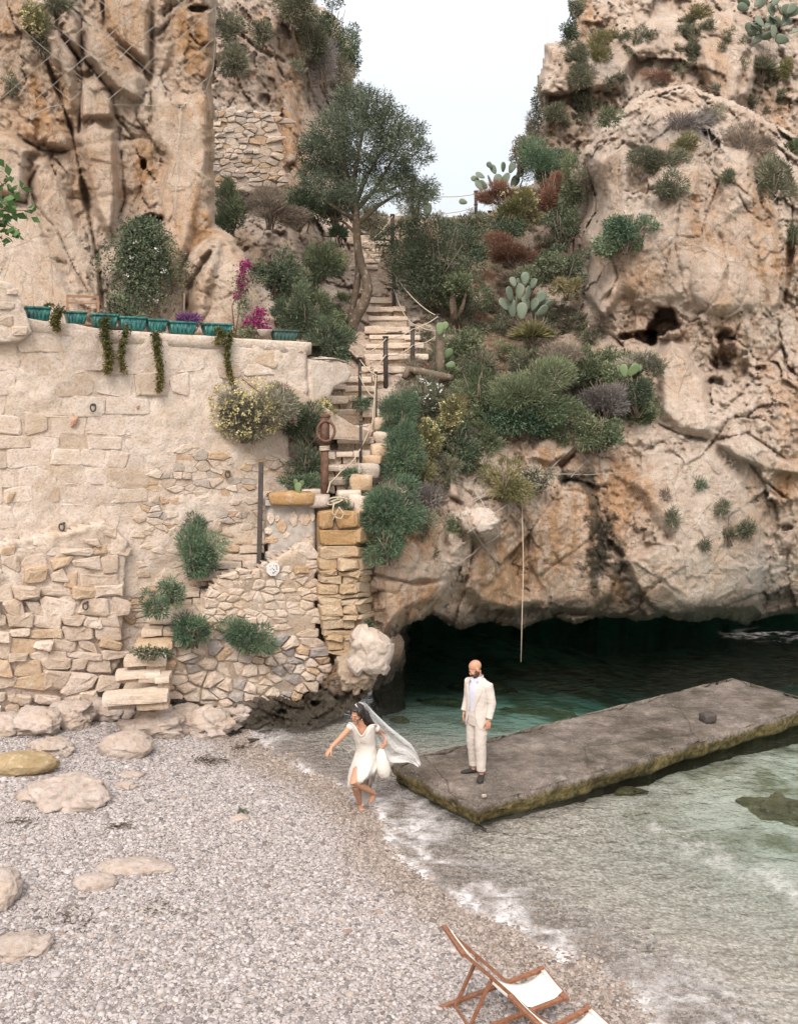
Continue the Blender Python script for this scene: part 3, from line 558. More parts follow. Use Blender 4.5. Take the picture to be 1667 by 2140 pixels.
cR = on_z(1600, 1325); foam = np.maximum(foam, np.exp(-(((X-cR[0])/1.3)**2+((Y-cR[1])/.7)**2))*np.clip(lace*1.3-.5, 0, 1)*.6)
nx, ny = len(wx), len(wy); top = np.stack([X, Y, Zw], -1).reshape(-1, 3); bot = top.copy(); bot[:, 2] = -4.2
i, j = np.meshgrid(np.arange(ny-1), np.arange(nx-1), indexing='ij'); a = (i*nx+j).ravel(); FT = np.stack([a, a+1, a+nx+1, a+nx], -1)
rim = np.concatenate([np.arange(nx), np.arange(1, ny)*nx+nx-1, (ny-1)*nx+np.arange(nx-2, -1, -1), np.arange(ny-2, 0, -1)*nx])
nr = len(rim); base = len(top); VB = top[rim].copy(); VB[:, 2] = -4.2
ks = np.arange(nr); FS = np.stack([rim[ks], base+ks, base+(ks+1) % nr, rim[(ks+1) % nr]], -1)
FB = [list(range(base+nr-1, base-1, -1))]
k = NM('sea_water', .04, .5)
n_, l_ = k.n, k.l
tr = n_.new('ShaderNodeBsdfTransparent'); gl = n_.new('ShaderNodeBsdfGlossy'); gl.inputs['Roughness'].default_value = .05
fr = n_.new('ShaderNodeFresnel'); fr.inputs['IOR'].default_value = 1.33
w1 = k.noise(3.2, 4, .5, k.mapv((1, 1.3, 1)), .6); w2 = k.noise(11, 3, .5)
bp = k.bump(k.math('ADD', w1, k.math('MULTIPLY', w2, .25)), .55, .16)
l_.new(bp, gl.inputs['Normal']); l_.new(bp, fr.inputs['Normal'])
m1 = n_.new('ShaderNodeMixShader'); mk = n_.new('ShaderNodeBsdfDiffuse'); mk.inputs[0].default_value = (.62, .575, .52, 1); m0 = n_.new('ShaderNodeMixShader'); l_.new(k.attr('turbid'), m0.inputs[0]); l_.new(tr.outputs[0], m0.inputs[1]); l_.new(mk.outputs[0], m0.inputs[2])
l_.new(fr.outputs[0], m1.inputs[0]); l_.new(m0.outputs[0], m1.inputs[1]); l_.new(gl.outputs[0], m1.inputs[2])
df = n_.new('ShaderNodeBsdfDiffuse'); df.inputs[0].default_value = (.70, .67, .67, 1)
fv = k.noise(6, 7, .65, None, 1.2); fn = k.noise(30, 6, .75)
ff = k.math('MULTIPLY', k.attr('foam'), k.math('ADD', k.ramp(fv, [(.38, .25), (.62, 1.0)]), k.math('MULTIPLY_ADD', fn, 1.6, -.75)))
ff = k.ramp(ff, [(.05, 0), (1.1, .75)])
m2 = n_.new('ShaderNodeMixShader'); l_.new(ff, m2.inputs[0]); l_.new(m1.outputs[0], m2.inputs[1]); l_.new(df.outputs[0], m2.inputs[2])
l_.new(m2.outputs[0], k.out.inputs['Surface'])
va = n_.new('ShaderNodeVolumeAbsorption'); va.inputs[0].default_value = (.34, .78, .76, 1); va.inputs[1].default_value = .28
l_.new(va.outputs[0], k.out.inputs['Volume']); n_.remove(k.b)
M['water'] = k.m
water = mesh_obj('water', np.concatenate([top, VB]), [list(f) for f in FT]+[list(f) for f in FS]+FB, M['water'], None, {'foam': np.concatenate([foam.ravel(), np.zeros(nr)]), 'turbid': np.concatenate([(.09*sstep(-4.5, -.3, D+fbm(P3*.7+3, 4)*1.2)*sstep(19.5, 16.5, Y)).ravel(), np.zeros(nr)])})
tag(water, 'clear green sea water lapping the pebble beach', 'water', kind='structure')

# ---- pebbles: uncountable, scattered with geometry nodes
k = NM('beach_pebble', .8, .25)
r = k.n.new('ShaderNodeAttribute'); r.attribute_type = 'INSTANCER'; r.attribute_name = 'tone'; r = r.outputs['Fac']
c = k.ramp(r, [(0, (.12, .105, .10)), (.14, (.20, .178, .17)), (.3, (.265, .236, .225)), (.5, (.325, .292, .281)), (.7, (.385, .351, .34)), (.88, (.455, .42, .408)), (.96, (.33, .275, .23)), (1, (.25, .175, .14))], 'LINEAR')
wv = k.n.new('ShaderNodeAttribute'); wv.attribute_type = 'INSTANCER'; wv.attribute_name = 'wet'
c = k.mix(1, c, k.ramp(k.noise(30, 4, .6), [(.3, .8), (.7, 1.1)]), 'MULTIPLY')
c = k.mix(k.math('MULTIPLY', wv.outputs['Fac'], .65), c, k.mix(1, c, (.70, .61, .50), 'MULTIPLY'))
M['pebble'] = k.done(c, None, k.math('MULTIPLY_ADD', wv.outputs['Fac'], -.5, .85))
ng = bpy.data.node_groups.new('pebbles', 'GeometryNodeTree')
ng.interface.new_socket('Geometry', in_out='INPUT', socket_type='NodeSocketGeometry'); ng.interface.new_socket('Geometry', in_out='OUTPUT', socket_type='NodeSocketGeometry')
N, L = ng.nodes, ng.links
gi, go = N.new('NodeGroupInput'), N.new('NodeGroupOutput')
def rv(dt, lo, hi, seed):
    q = N.new('FunctionNodeRandomValue'); q.data_type = dt
    ins = [s for s in q.inputs if s.enabled]
    for s in ins:
        if s.name == 'Min': s.default_value = lo
        if s.name == 'Max': s.default_value = hi
        if s.name == 'Seed': s.default_value = seed
    return [s for s in q.outputs if s.enabled][0]
def layer(dens, lo, hi, seed):
    ds = N.new('GeometryNodeDistributePointsOnFaces'); ds.inputs['Seed'].default_value = seed
    at_ = N.new('GeometryNodeInputNamedAttribute'); at_.data_type = 'FLOAT'; at_.inputs['Name'].default_value = 'dens'
    mu = N.new('ShaderNodeMath'); mu.operation = 'MULTIPLY'; L.new(at_.outputs[0], mu.inputs[0]); mu.inputs[1].default_value = dens
    L.new(gi.outputs[0], ds.inputs['Mesh']); L.new(mu.outputs[0], ds.inputs['Density'])
    ic = N.new('GeometryNodeMeshIcoSphere'); ic.inputs['Radius'].default_value = 1; ic.inputs['Subdivisions'].default_value = 2
    ss = N.new('GeometryNodeSetShadeSmooth'); L.new(ic.outputs[0], ss.inputs[0])
    sm = N.new('GeometryNodeSetMaterial'); sm.inputs['Material'].default_value = M['pebble']; L.new(ss.outputs[0], sm.inputs[0])
    ip = N.new('GeometryNodeInstanceOnPoints'); L.new(ds.outputs['Points'], ip.inputs['Points']); L.new(sm.outputs[0], ip.inputs['Instance'])
    tilt = rv('FLOAT_VECTOR', (-.5, -.5, 0), (.5, .5, 6.28), seed+1); L.new(tilt, ip.inputs['Rotation'])
    s1 = rv('FLOAT', lo, hi, seed+2); s2 = rv('FLOAT_VECTOR', (.8, .6, .4), (1.35, 1.05, .75), seed+3)
    pw = N.new('ShaderNodeVectorMath'); pw.operation = 'SCALE'; L.new(s2, pw.inputs[0]); L.new(s1, pw.inputs['Scale']); L.new(pw.outputs[0], ip.inputs['Scale'])
    sa = N.new('GeometryNodeStoreNamedAttribute'); sa.data_type = 'FLOAT'; sa.domain = 'INSTANCE'; sa.inputs['Name'].default_value = 'tone'
    L.new(ip.outputs[0], sa.inputs[0]); tv = [s for s in sa.inputs if s.name == 'Value' and s.enabled][0]; L.new(rv('FLOAT', 0, 1, seed+4), tv)
    return sa.outputs[0]
jn = N.new('GeometryNodeJoinGeometry')
for a in ((2600, .010, .021, 5), (420, .020, .034, 25), (9, .036, .062, 45)): L.new(layer(*a), jn.inputs[0])
L.new(jn.outputs[0], go.inputs[0])
gx = np.arange(-8, 7, .12); gy = np.arange(7.2, 19.5, .12); X, Y = np.meshgrid(gx, gy); D = shore_dist(X, Y); nx = len(gx)
V = np.stack([X, Y, ground_z(X, Y)+.004], -1).reshape(-1, 3); i, j = np.meshgrid(np.arange(len(gy)-1), np.arange(nx-1), indexing='ij'); a = (i*nx+j).ravel()
FF = np.stack([a, a+1, a+nx+1, a+nx], -1)
vis = (D > -3.4) & (np.abs(X) < Y*.42+.4); vis = vis.ravel(); FF = FF[vis[FF].all(1)]
ps = mesh_obj('pebbles', V, FF, M['pebble'], None, {'dens': (sstep(-1.6, -.25, D)).ravel(), 'wet': (sstep(.95, .2, D+fbm(V.reshape(*X.shape, 3)*.8, 3)*.3)*(.35+.65*sstep(-1.3, -.2, D))).ravel()})
md = ps.modifiers.new('pebbles', 'NODES'); md.node_group = ng
tag(ps, 'pale grey and pinkish pebbles covering the beach', 'pebbles', kind='stuff')

# ---- concrete pier
pa, pb, pd = on_z(823, 1593, .35), on_z(998, 1684, .35), on_z(1528, 1416, .35); pc = pb+(pd-pa)
ex, ey = pd-pa, pb-pa; Lx, Ly = np.linalg.norm(ex), np.linalg.norm(ey)
nu, nv = 220, 60; U, Vv = np.meshgrid(np.linspace(0, 1, nu), np.linspace(0, 1, nv), indexing='ij')
def pier_pt(u, v, z): return pa+u[..., None]*ex+v[..., None]*ey+np.stack([u*0, u*0, z], -1)
T0 = pier_pt(U, Vv, U*0); ed_ = np.minimum(np.minimum(U, 1-U)*Lx, np.minimum(Vv, 1-Vv)*Ly); T0[..., 2] += fbm(T0*1.1, 4)*.05+fbm(T0*6, 4)*.02-np.clip(fbm(T0*2.6+5, 5)+.12, 0, 1)*.22*np.exp(-ed_/.10)-.02*np.exp(-ed_/.06)
prof = [(0, 0), (.004, -.006), (.016, -.03), (.03, -.09), (.015, -.16), (-.03, -.22), (-.03, -.30), (-.14, -.40), (-.2, -1.8)]
per = [(u, 0.0) for u in np.linspace(0, 1, nu)]+[(1.0, v) for v in np.linspace(0, 1, nv)[1:]]+[(u, 1.0) for u in np.linspace(1, 0, nu)[1:]]+[(0.0, v) for v in np.linspace(1, 0, nv)[1:-1]]
per = np.array(per); pc0 = np.array([.5, .5])
out = np.zeros_like(per); out[per[:, 1] == 0, 1] -= 1; out[per[:, 1] == 1, 1] += 1; out[per[:, 0] == 0, 0] -= 1; out[per[:, 0] == 1, 0] += 1
ring = []
for q, (o_, z_) in enumerate(prof):
    u = per[:, 0]+out[:, 0]*o_/Lx; v = per[:, 1]+out[:, 1]*o_/Ly
    p = pier_pt(u, v, u*0+z_)
    nn = fbm(p*2.2+q*.0, 5)*.13*min(1, q/2)+fbm(p*7, 4)*.03*min(1, q)
    nd = out[:, :1]*(ex/Lx)+out[:, 1:]*(ey/Ly); p = p+nd*nn[:, None]
    if q == 0: p = T0[np.round(per[:, 0]*(nu-1)).astype(int), np.round(per[:, 1]*(nv-1)).astype(int)]
    ring.append(p)
VT = T0.reshape(-1, 3); F = [[a*nv+b, (a+1)*nv+b, (a+1)*nv+b+1, a*nv+b+1] for a in range(nu-1) for b in range(nv-1)]
np_ = len(per); vi = [int(round(u*(nu-1))*nv+round(v*(nv-1))) for u, v in per]
off = len(VT)
for q in range(1, len(ring)):
    A = vi if q == 1 else [off+(q-2)*np_+j for j in range(np_)]; B = [off+(q-1)*np_+j for j in range(np_)]
    F += [[A[j], A[(j+1) % np_], B[(j+1) % np_], B[j]] for j in range(np_)]
k = NM('pier_concrete', .9, .25)
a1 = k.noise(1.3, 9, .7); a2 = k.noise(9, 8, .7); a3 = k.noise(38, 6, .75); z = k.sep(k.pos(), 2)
c = k.mix(k.ramp(a1, [(.40, 0), (.60, 1)]), (.105, .085, .07), (.26, .215, .185))
c = k.mix(k.ramp(a2, [(.38, .6), (.55, 0)]), c, (.10, .085, .07)); c = k.mix(k.ramp(a3, [(.56, 0), (.66, .85)]), c, (.46, .41, .36)); c = k.mix(k.ramp(a3, [(.32, .6), (.42, 0)]), c, (.07, .06, .05))
c = k.mix(k.ramp(k.noise(.8, 6, .7), [(.54, 0), (.68, .75)]), c, (.06, .052, .03)); c = k.mix(k.ramp(k.noise(3, 8, .75), [(.56, 0), (.66, .6)]), c, (.33, .29, .255))
alg = k.ramp(k.math('ADD', z, k.math('MULTIPLY_ADD', a2, .16, -.08)), [(.05, 1), (.24, .9), (.30, 0)])
c = k.mix(alg, c, k.mix(k.ramp(a2, [(.4, 0), (.6, 1)]), (.055, .048, .016), (.20, .155, .062)))
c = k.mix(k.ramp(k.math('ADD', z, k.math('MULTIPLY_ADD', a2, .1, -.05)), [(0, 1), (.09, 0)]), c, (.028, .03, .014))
hh = k.math('ADD', k.math('MULTIPLY', a2, .5), k.math('MULTIPLY', a3, .3))
pst = k.noise(.55, 7, .75, k.mapv((1, 1.6, 1))); c = k.mix(k.ramp(pst, [(.50, 0), (.60, .55)]), c, k.mix(1, c, (.45, .40, .33), 'MULTIPLY')); crk = k.voro(.45, 'DISTANCE_TO_EDGE', k.mix(.15, k.pos(), k.noise(3, 5, .6))); c = k.mix(k.ramp(crk, [(0, .7), (.006, 0)]), c, (.035, .03, .025))
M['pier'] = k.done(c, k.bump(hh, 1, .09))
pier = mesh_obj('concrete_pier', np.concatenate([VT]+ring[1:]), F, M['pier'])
tag(pier, 'worn grey concrete pier slab running out into the green water', 'pier')
# ================================================================== masonry
def clip_half(poly, a, b, c):
    out = []; n = len(poly)
    for k in range(n):
        p, q = poly[k], poly[(k+1) % n]; dp = a*p[0]+b*p[1]-c; dq = a*q[0]+b*q[1]-c
        if dp <= 0: out.append(p)
        if (dp < 0) != (dq < 0) and dp != dq:
            t = dp/(dp-dq); out.append((p[0]+t*(q[0]-p[0]), p[1]+t*(q[1]-p[1])))
    return out
def voronoi_cells(pts, ay=1.0):
    P = np.array(pts, float)*np.array([1, ay]); cells = []
    for i, p in enumerate(P):
        d = ((P-p)**2).sum(1); o = np.argsort(d)[1:22]; r = math.sqrt(d[o[-1]])
        poly = [(p[0]-r, p[1]-r), (p[0]+r, p[1]-r), (p[0]+r, p[1]+r), (p[0]-r, p[1]+r)]
        for j in o:
            q = P[j]; a, b = q-p; poly = clip_half(poly, a, b, (q@q-p@p)/2)
            if len(poly) < 3: break
        cells.append([(x, y/ay) for x, y in poly] if len(poly) >= 3 else None)
    return cells
def jitter_pts(region, w, h, j, rs):
    xs = [p[0] for p in region]; ys = [p[1] for p in region]; pts = []; r = 0; y = min(ys)-h
    while y < max(ys)+h:
        x = min(xs)-w+(r % 2)*w*.5
        while x < max(xs)+w:
            if rs.random() > .22: pts.append((x+rs.uniform(-j, j)*w, y+rs.uniform(-j, j)*h*.8))
            if rs.random() < .16: pts.append((x+rs.uniform(.3, .6)*w, y+rs.uniform(-.5, .5)*h))
            x += w*rs.uniform(.6, 1.4)
        y += h*rs.uniform(.85, 1.2); r += 1
    return pts
def rubble_cells(region, w, h, rs, j=.3, ay=None):
    pts = jitter_pts(region, w, h, j, rs)
    cells = voronoi_cells(pts, ay or w/h)
    P = np.array(pts); m = inside(P[:, 0], P[:, 1], region)
    return [c for c, k in zip(cells, m) if k and c]
def course_cells(region, wr, hr, rs, jit=.12):
    xs = [p[0] for p in region]; ys = [p[1] for p in region]; out = []; y = min(ys); slope = rs.uniform(-.01, .01)
    while y < max(ys):
        h = rs.uniform(*hr); x = min(xs)-rs.uniform(0, wr[0])
        while x < max(xs):
            w = rs.uniform(*wr); cx, cy = x+w/2, y+h/2
            if inside(np.array([cx]), np.array([cy]), region)[0]:
                J = lambda: (rs.uniform(-1, 1)*jit*h, rs.uniform(-1, 1)*jit*h)
                a, b, c, d = J(), J(), J(), J(); s = slope*w
                out.append([(x+a[0], y+a[1]), (x+w+b[0], y+b[1]+s), (x+w+c[0], y+h+c[1]+s), (x+d[0], y+h+d[1])])
            x += w
        y += h
    return out
def chaikin(p, k=.24):
    o = []; n = len(p)
    for i in range(n):
        a, b = np.array(p[i]), np.array(p[(i+1) % n]); o += [a*(1-k)+b*k, a*k+b*(1-k)]
    return np.array(o)
def simplify(p, n=7):
    p = [np.array(q) for q in p]
    while len(p) > n:
        L = [np.linalg.norm(p[i]-p[(i+1) % len(p)]) for i in range(len(p))]; i = int(np.argmin(L)); m = (p[i]+p[(i+1) % len(p)])/2
        p[i] = m; p.pop((i+1) % len(p))
    return p
def stone_geo(plane, cell_px, h, gap, rs, sink=.07, base=0.0, bow=.35, soft=.1):
    ab = plane.ab(*np.array(cell_px).T); poly = chaikin(simplify(ab, 6), soft+rs.uniform(-.04, .06)); n = len(poly)
    c = poly.mean(0); r = np.sqrt(((poly-c)**2).sum(1)).mean()
    poly = poly+rs.normal(0, r*.045, poly.shape)
    def ring(s, g): return c+(poly-c)*np.maximum(.15, s-g/np.maximum(.02, np.sqrt(((poly-c)**2).sum(1))))[:, None]
    tilt = np.array([rs.uniform(-.3, .3), rs.uniform(-.35, .2)])*h/r
    sd_ = rs.uniform(0, 90)
    def nz(q): return fbm(np.concatenate([q*2.2, np.full((len(q), 1), sd_)], 1), 4, .6)*h*.75
    def H(q, hh): return base+hh+((q-c)@tilt)+nz(q)+rs.normal(0, abs(h)*.05+.001, len(q))
    q0, q1, q2, q3 = ring(1, gap*.3), ring(.985, gap*.5), ring(.88, gap*.6), ring(.5, 0)
    cc = c+rs.normal(0, r*.1, 2)
    V = np.concatenate([plane.P(q0, np.full(n, base-sink)), plane.P(q1, H(q1, h*(1-bow))), plane.P(q2, H(q2, h*.96)), plane.P(q3, H(q3, h*1.08)), plane.P(cc[None], H(cc[None], h*1.1))])
    F = []
    for a in (0, 1, 2): F += [[a*n+j, a*n+(j+1) % n, (a+1)*n+(j+1) % n, (a+1)*n+j] for j in range(n)]
    F += [[3*n+j, 3*n+(j+1) % n, 4*n] for j in range(n)]
    x, y = (poly-c).T; A = float(abs((x*np.roll(y, -1)-y*np.roll(x, -1)).sum())/2)
    return V, F, plane.P(c[None], np.array([base]))[0], A
def lay_stones(cells, plane, parent, mat, rs, h=(.03, .06), gap=.02, limit=300, name='stone', tones=None, sink=.07, base=0.0, bow=.35, minA=0):
    geo = []
    for c in cells:
        b = base(c) if callable(base) else base
        V, F, o, A = stone_geo(plane, c, rs.uniform(*h), gap, rs, sink, b, bow); geo.append((A, V, F, o, rs.random() if tones is None else rs.choice(tones)))
    geo.sort(key=lambda g: -g[0])
    for A, V, F, o, t in geo[:limit]: mesh_obj(name, V, F, mat, parent, {'tone': np.full(len(V), t)}, False, o)
    rest = geo[limit:]
    if rest:
        m = MB()
        for A, V, F, o, t in rest: m.add(V-np.array(parent.location), F, t)
        tag(m.build('small_stones', mat, parent, smooth=False), kind='stuff')
def backing(name, plane, region_px, mat, parent, step=9, amp=.03, depth=.35, seed=0, off=0.0, fine=.012, tone=.4):
    xs = [p[0] for p in region_px]; ys = [p[1] for p in region_px]
    X, Y = np.meshgrid(np.arange(min(xs)-step, max(xs)+step*2, step), np.arange(min(ys)-step, max(ys)+step*2, step))
    s = sdf(X, Y, region_px); ab = plane.ab(X, Y); P0 = plane.P(ab, X*0)
    hh = fbm(P0*1.3+seed, 5)*amp+fbm(P0*7+seed, 4)*fine+off
    wob = fbm(P0*4+seed, 3)*4
    keep = s+wob > -step*.4
    t = np.clip((s+wob)/(step*1.4), 0, 1); hh = hh-depth*(1-t)**2
    P = plane.P(ab, hh); idx = -np.ones(X.shape, int); idx[keep] = np.arange(keep.sum())
    q = keep[:-1, :-1] & keep[1:, :-1] & keep[:-1, 1:] & keep[1:, 1:]
    F = np.stack([idx[:-1, :-1][q], idx[1:, :-1][q], idx[1:, 1:][q], idx[:-1, 1:][q]], -1)
    tn = np.clip(tone+fbm(P0*1.1+seed, 4)*.8, 0, 1)
    return mesh_obj(name, P[keep]-np.array(parent.location), F, mat, parent, {'tone': tn[keep]})
rs = np.random.default_rng(11)

# ---- the big retaining wall under the planters
WP = Plane(0, 16.95, 650, 20.2)
w_top = [(-160, 655), (0, 655), (110, 672), (240, 690), (430, 702), (650, 716)]
W = empty('retaining_wall', at(300, 1400, 18.6), 'tall cream masonry retaining wall carrying the row of turquoise planters', 'wall')
w_reg = [(-160, 655), (0, 655), (110, 672), (240, 690), (430, 702), (650, 716), (650, 836), (612, 860), (612, 1050), (560, 1200), (520, 1330), (420, 1420), (340, 1500), (-160, 1560)]
backing('mortar_face', WP, w_reg, M['mortar'], W, 6, .06, .4, 5, 0, .03, .5)
ash = [(-160, 700), (60, 705), (200, 722), (440, 735), (440, 800), (350, 830), (300, 960), (290, 1060), (60, 1130), (-160, 1160)]
cells = course_cells(ash, (42, 92), (30, 52), rs, .16)
lay_stones(cells, WP, W, M['stone'], rs, (-.014, .022), .01, 160, sink=.08, tones=[.05, .2, .3, .45, .45, .7, .8, .8, .8], bow=.6)
low = [(-160, 1160), (60, 1130), (230, 1090), (262, 1130), (250, 1250), (240, 1380), (200, 1450), (-160, 1510)]
bz = lambda c: .10+.14*min(1, max(0, (np.mean([p[1] for p in c])-1100)/150))
backing('rough_footing', WP, [(-160, 1150), (60, 1120), (225, 1085), (268, 1130), (258, 1250), (250, 1380), (210, 1470), (-160, 1540)], M['mortar'], W, 5, .12, .3, 71, .20, .06, .3)
lay_stones(course_cells(low, (28, 74), (16, 40), rs, .34), WP, W, M['stone'], rs, (.02, .12), .01, 120, base=bz, sink=.3, tones=[.05, .05, .2, .3, .3, .45, .57, .57, .8])
rub = [(290, 1060), (330, 940), (420, 930), (600, 950), (612, 1050), (560, 1200), (500, 1180), (440, 1180), (330, 1320), (250, 1420), (240, 1300), (260, 1120)]
lay_stones(rubble_cells(rub, 24, 13, rs, .32), WP, W, M['rubble'], rs, (-.015, .04), .008, 20, tones=[.05, .2, .45, .55, .7, .8, .95])
rub2 = [(460, 735), (560, 735), (560, 800), (460, 800)]
lay_stones(rubble_cells([(440, 735), (600, 740), (590, 800), (450, 800)], 58, 30, rs, .3), WP, W, M['stone'], rs, (.01, .03), .03, 20, tones=[.05, .45, .6, .7])
for px, py, s_ in ((155, 882, 12), (15, 690, 9), (22, 1040, 14), (288, 850, 6)):
    c = [(px-s_*.5, py-s_*.4), (px+s_*.7, py-s_*1.1), (px+s_*.5, py+s_*.4), (px-s_*.6, py+s_*1.1)]
    V, F, o, A = stone_geo(WP, c, .05, .02, rs); mesh_obj('stone', V, F, M['terracotta'] if px != 22 else M['gold'], W, {'tone': np.full(len(V), .3)}, False, o)
# coping along the top
mcop = MB(); xs_ = np.arange(-160, 651, 15.); ytop = np.interp(xs_, [p[0] for p in w_top], [p[1] for p in w_top])
ab = WP.ab(xs_, ytop)
rings = []
for q, (dz, h) in enumerate([(-.24, -.05), (-.22, .012), (-.03, .022), (.0, .0), (.0, -.75), (-.3, -.8)]):
    P = WP.P(ab+np.array([0, dz]), np.full(len(xs_), h)); P += fbm(P*3+q, 4)[:, None]*np.array([.02, .02, .02]); rings.append(P)
rings = np.array(rings).transpose(1, 0, 2)
mcop.loft([r-np.array(W.location) for r in rings]); mcop.build('coping', M['mortar'], W)
# rounded buttress end at the far west of the wall top
but = empty('wall_pier', at(10, 660, 16.9), 'rounded plastered wall end rising beside the first turquoise planter', 'wall')
backing('plaster', WP, [(-170, 580), (5, 584), (26, 592), (40, 612), (50, 645), (64, 676), (70, 700), (40, 720), (-170, 730)], M['mortar'], but, 4, .06, .5, 57, .16, .03, .6)
for px, py, w_, h_ in ((-5, 672, 60, 22), (36, 692, 34, 18), (5, 640, 46, 18), (22, 612, 26, 14)):
    c = [(px-w_/2, py-h_/2), (px+w_/2, py-h_/2), (px+w_/2, py+h_/2), (px-w_/2, py+h_/2)]
    V, F, o, A = stone_geo(WP, c, .04, .02, rs, base=.16); mesh_obj('stone', V, F, M['stone'], but, {'tone': np.full(len(V), rs.random())}, False, o)
# terrace floor behind it
TZ = float(WP.ab(np.array(300.), np.array(692.))[1])
pts = [WP.P(WP.ab(np.array([x]), np.array([y]))-np.array([[0, .02]]), np.array([-.1]))[0] for x, y in ((-160, 655), (110, 672), (430, 702), (650, 716))]
b = [p+np.array([.6, 4.5, .03]) for p in pts]
tag(mesh_obj('terrace', np.array(pts+b), [[k, k+1, 5+k, 4+k] for k in range(3)], M['mortar'], None, {'tone': np.zeros(8)+.3}), 'plastered terrace floor behind the planters', 'terrace', kind='structure')

# ---- low plastered wall stepping down to the stairs
LP = Plane(648, 20.3, 735, 21.3)
lw = empty('low_wall', at(690, 830, 20.8), 'low plastered wall beside the stairs just past the terrace corner', 'wall')
backing('plaster', LP, [(640, 748), (700, 750), (724, 757), (736, 780), (728, 800), (700, 815), (690, 840), (640, 850)], M['mortar'], lw, 4, .03, .3, 17, .05, .012, .35)
backing('coping', LP, [(640, 744), (700, 746), (726, 753), (730, 762), (700, 755), (640, 752)], M['mortar'], lw, 3, .01, .3, 18, .09, .012, .6)

# ---- rubble wall beside the lower flight
RP = Plane(350, 17.55, 665, 18.95)
Rw = empty('rubble_wall', at(520, 1440, 18.2), 'dry rubble wall of pale irregular stones beside the lower steps', 'wall')
r_reg = [(345, 1400), (356, 1345), (400, 1330), (410, 1275), (440, 1240), (460, 1205), (540, 1185), (560, 1175), (662, 1110), (668, 1340), (690, 1380), (668, 1430), (620, 1455), (560, 1470), (510, 1480), (480, 1490), (420, 1480), (355, 1455)]
backing('mortar_bed', RP, r_reg, M['dirtmortar'], Rw, 6, .05, .35, 23, .04, .035)
big_r = [(345, 1400), (356, 1345), (410, 1300), (500, 1330), (600, 1330), (668, 1300), (690, 1380), (668, 1430), (620, 1455), (560, 1470), (510, 1480), (420, 1480), (355, 1455)]
lay_stones(rubble_cells(big_r, 30, 19, rs, .36), RP, Rw, M['rubble'], rs, (.05, .15), .018, 190, sink=.1, tones=[.05, .18, .3, .43, .43, .55, .68, .8, .95, .95])
up_r = [(410, 1300), (410, 1275), (440, 1240), (460, 1205), (540, 1185), (600, 1150), (662, 1110), (668, 1300), (600, 1330), (500, 1330)]
lay_stones(rubble_cells(up_r, 25, 15, rs, .36), RP, Rw, M['rubble'], rs, (.02, .08), .015, 110, tones=[.05, .18, .43, .43, .68, .68, .95, .95])
V, F, o, A = stone_geo(RP, [(610, 1182), (645, 1180), (646, 1197), (611, 1199)], .09, .01, rs); mesh_obj('stone', V, F, M['gold'], Rw, {'tone': np.full(len(V), .2)}, False, o)

# ---- cement-faced block with set stones, carrying the upper landing
BP = Plane(552, 18.75, 668, 19.0)
Bk = empty('landing_block', at(610, 1175, 18.8), 'grey cement-faced block with white stones set in it below the landing', 'wall')
backing('cement_face', BP, [(556, 1042), (664, 1046), (664, 1150), (640, 1160), (600, 1178), (556, 1180)], M['cement'], Bk, 5, .02, .3, 29, .02)
for px, py, w_, h_, t in ((565, 1082, 18, 26, .95), (580, 1083, 12, 16, .95), (588, 1098, 26, 34, .55), (614, 1085, 20, 34, .68), (636, 1086, 28, 26, .5), (653, 1080, 12, 22, .95), (562, 1110, 20, 16, .95), (567, 1128, 32, 18, .55), (598, 1118, 20, 18, .45), (570, 1160, 34, 22, .8), (640, 1120, 24, 18, .8), (650, 1145, 20, 16, .6), (628, 1140, 20, 14, .7)):
    a_ = rs.uniform(0, 6.28); c = [(px+w_*.5*math.cos(a_+k*1.05)*rs.uniform(.8, 1.15), py+h_*.5*math.sin(a_+k*1.05)*rs.uniform(.8, 1.15)) for k in range(6)]
    V, F, o, A = stone_geo(BP, c, .05, .0, rs); mesh_obj('stone', V, F, M['rubble'], Bk, {'tone': np.full(len(V), t)}, False, o)
m = MB(); c0 = BP.P(BP.ab(np.array([612.]), np.array([1052.])), np.array([-.2]))[0]-np.array(Bk.location); a_, b_ = BP.P(BP.ab(np.array([554., 666.]), np.array([1050., 1052.])), np.array([-.42, -.42]))-np.array(Bk.location)
m.beam(a_, b_, 1.0, .1); m.build('cap_slab', M['cement'], Bk, smooth=False)

# ---- golden sandstone pillar
PP = Plane(664, 18.72, 748, 18.95); PS = Plane(747, 18.93, 782, 20.0)
Pl = empty('stone_pillar', at(710, 1330, 18.8), 'golden sandstone pillar of weathered layered courses below the landing', 'pillar')
backing('mortar_core', PP, [(668, 1068), (750, 1068), (750, 1326), (690, 1318), (672, 1280)], M['dirtmortar'], Pl, 6, .03, .4, 41, -.05)
backing('mortar_core', PS, [(745, 1070), (772, 1072), (776, 1180), (772, 1300), (745, 1320)], M['dirtmortar'], Pl, 6, .03, .4, 43, -.05)
y = 1066.; rows = [(38, 2), (36, 1), (26, 1), (25, 2), (12, 2), (16, 2), (22, 2), (9, 2), (14, 2), (20, 2), (9, 2), (20, 2), (14, 1), (12, 2), (18, 2), (10, 1)]
tn = [.1, .02, .4, .3, .6, .45, .6, .3, .7, .5, .6, .8, .45, .6, .3, .5]
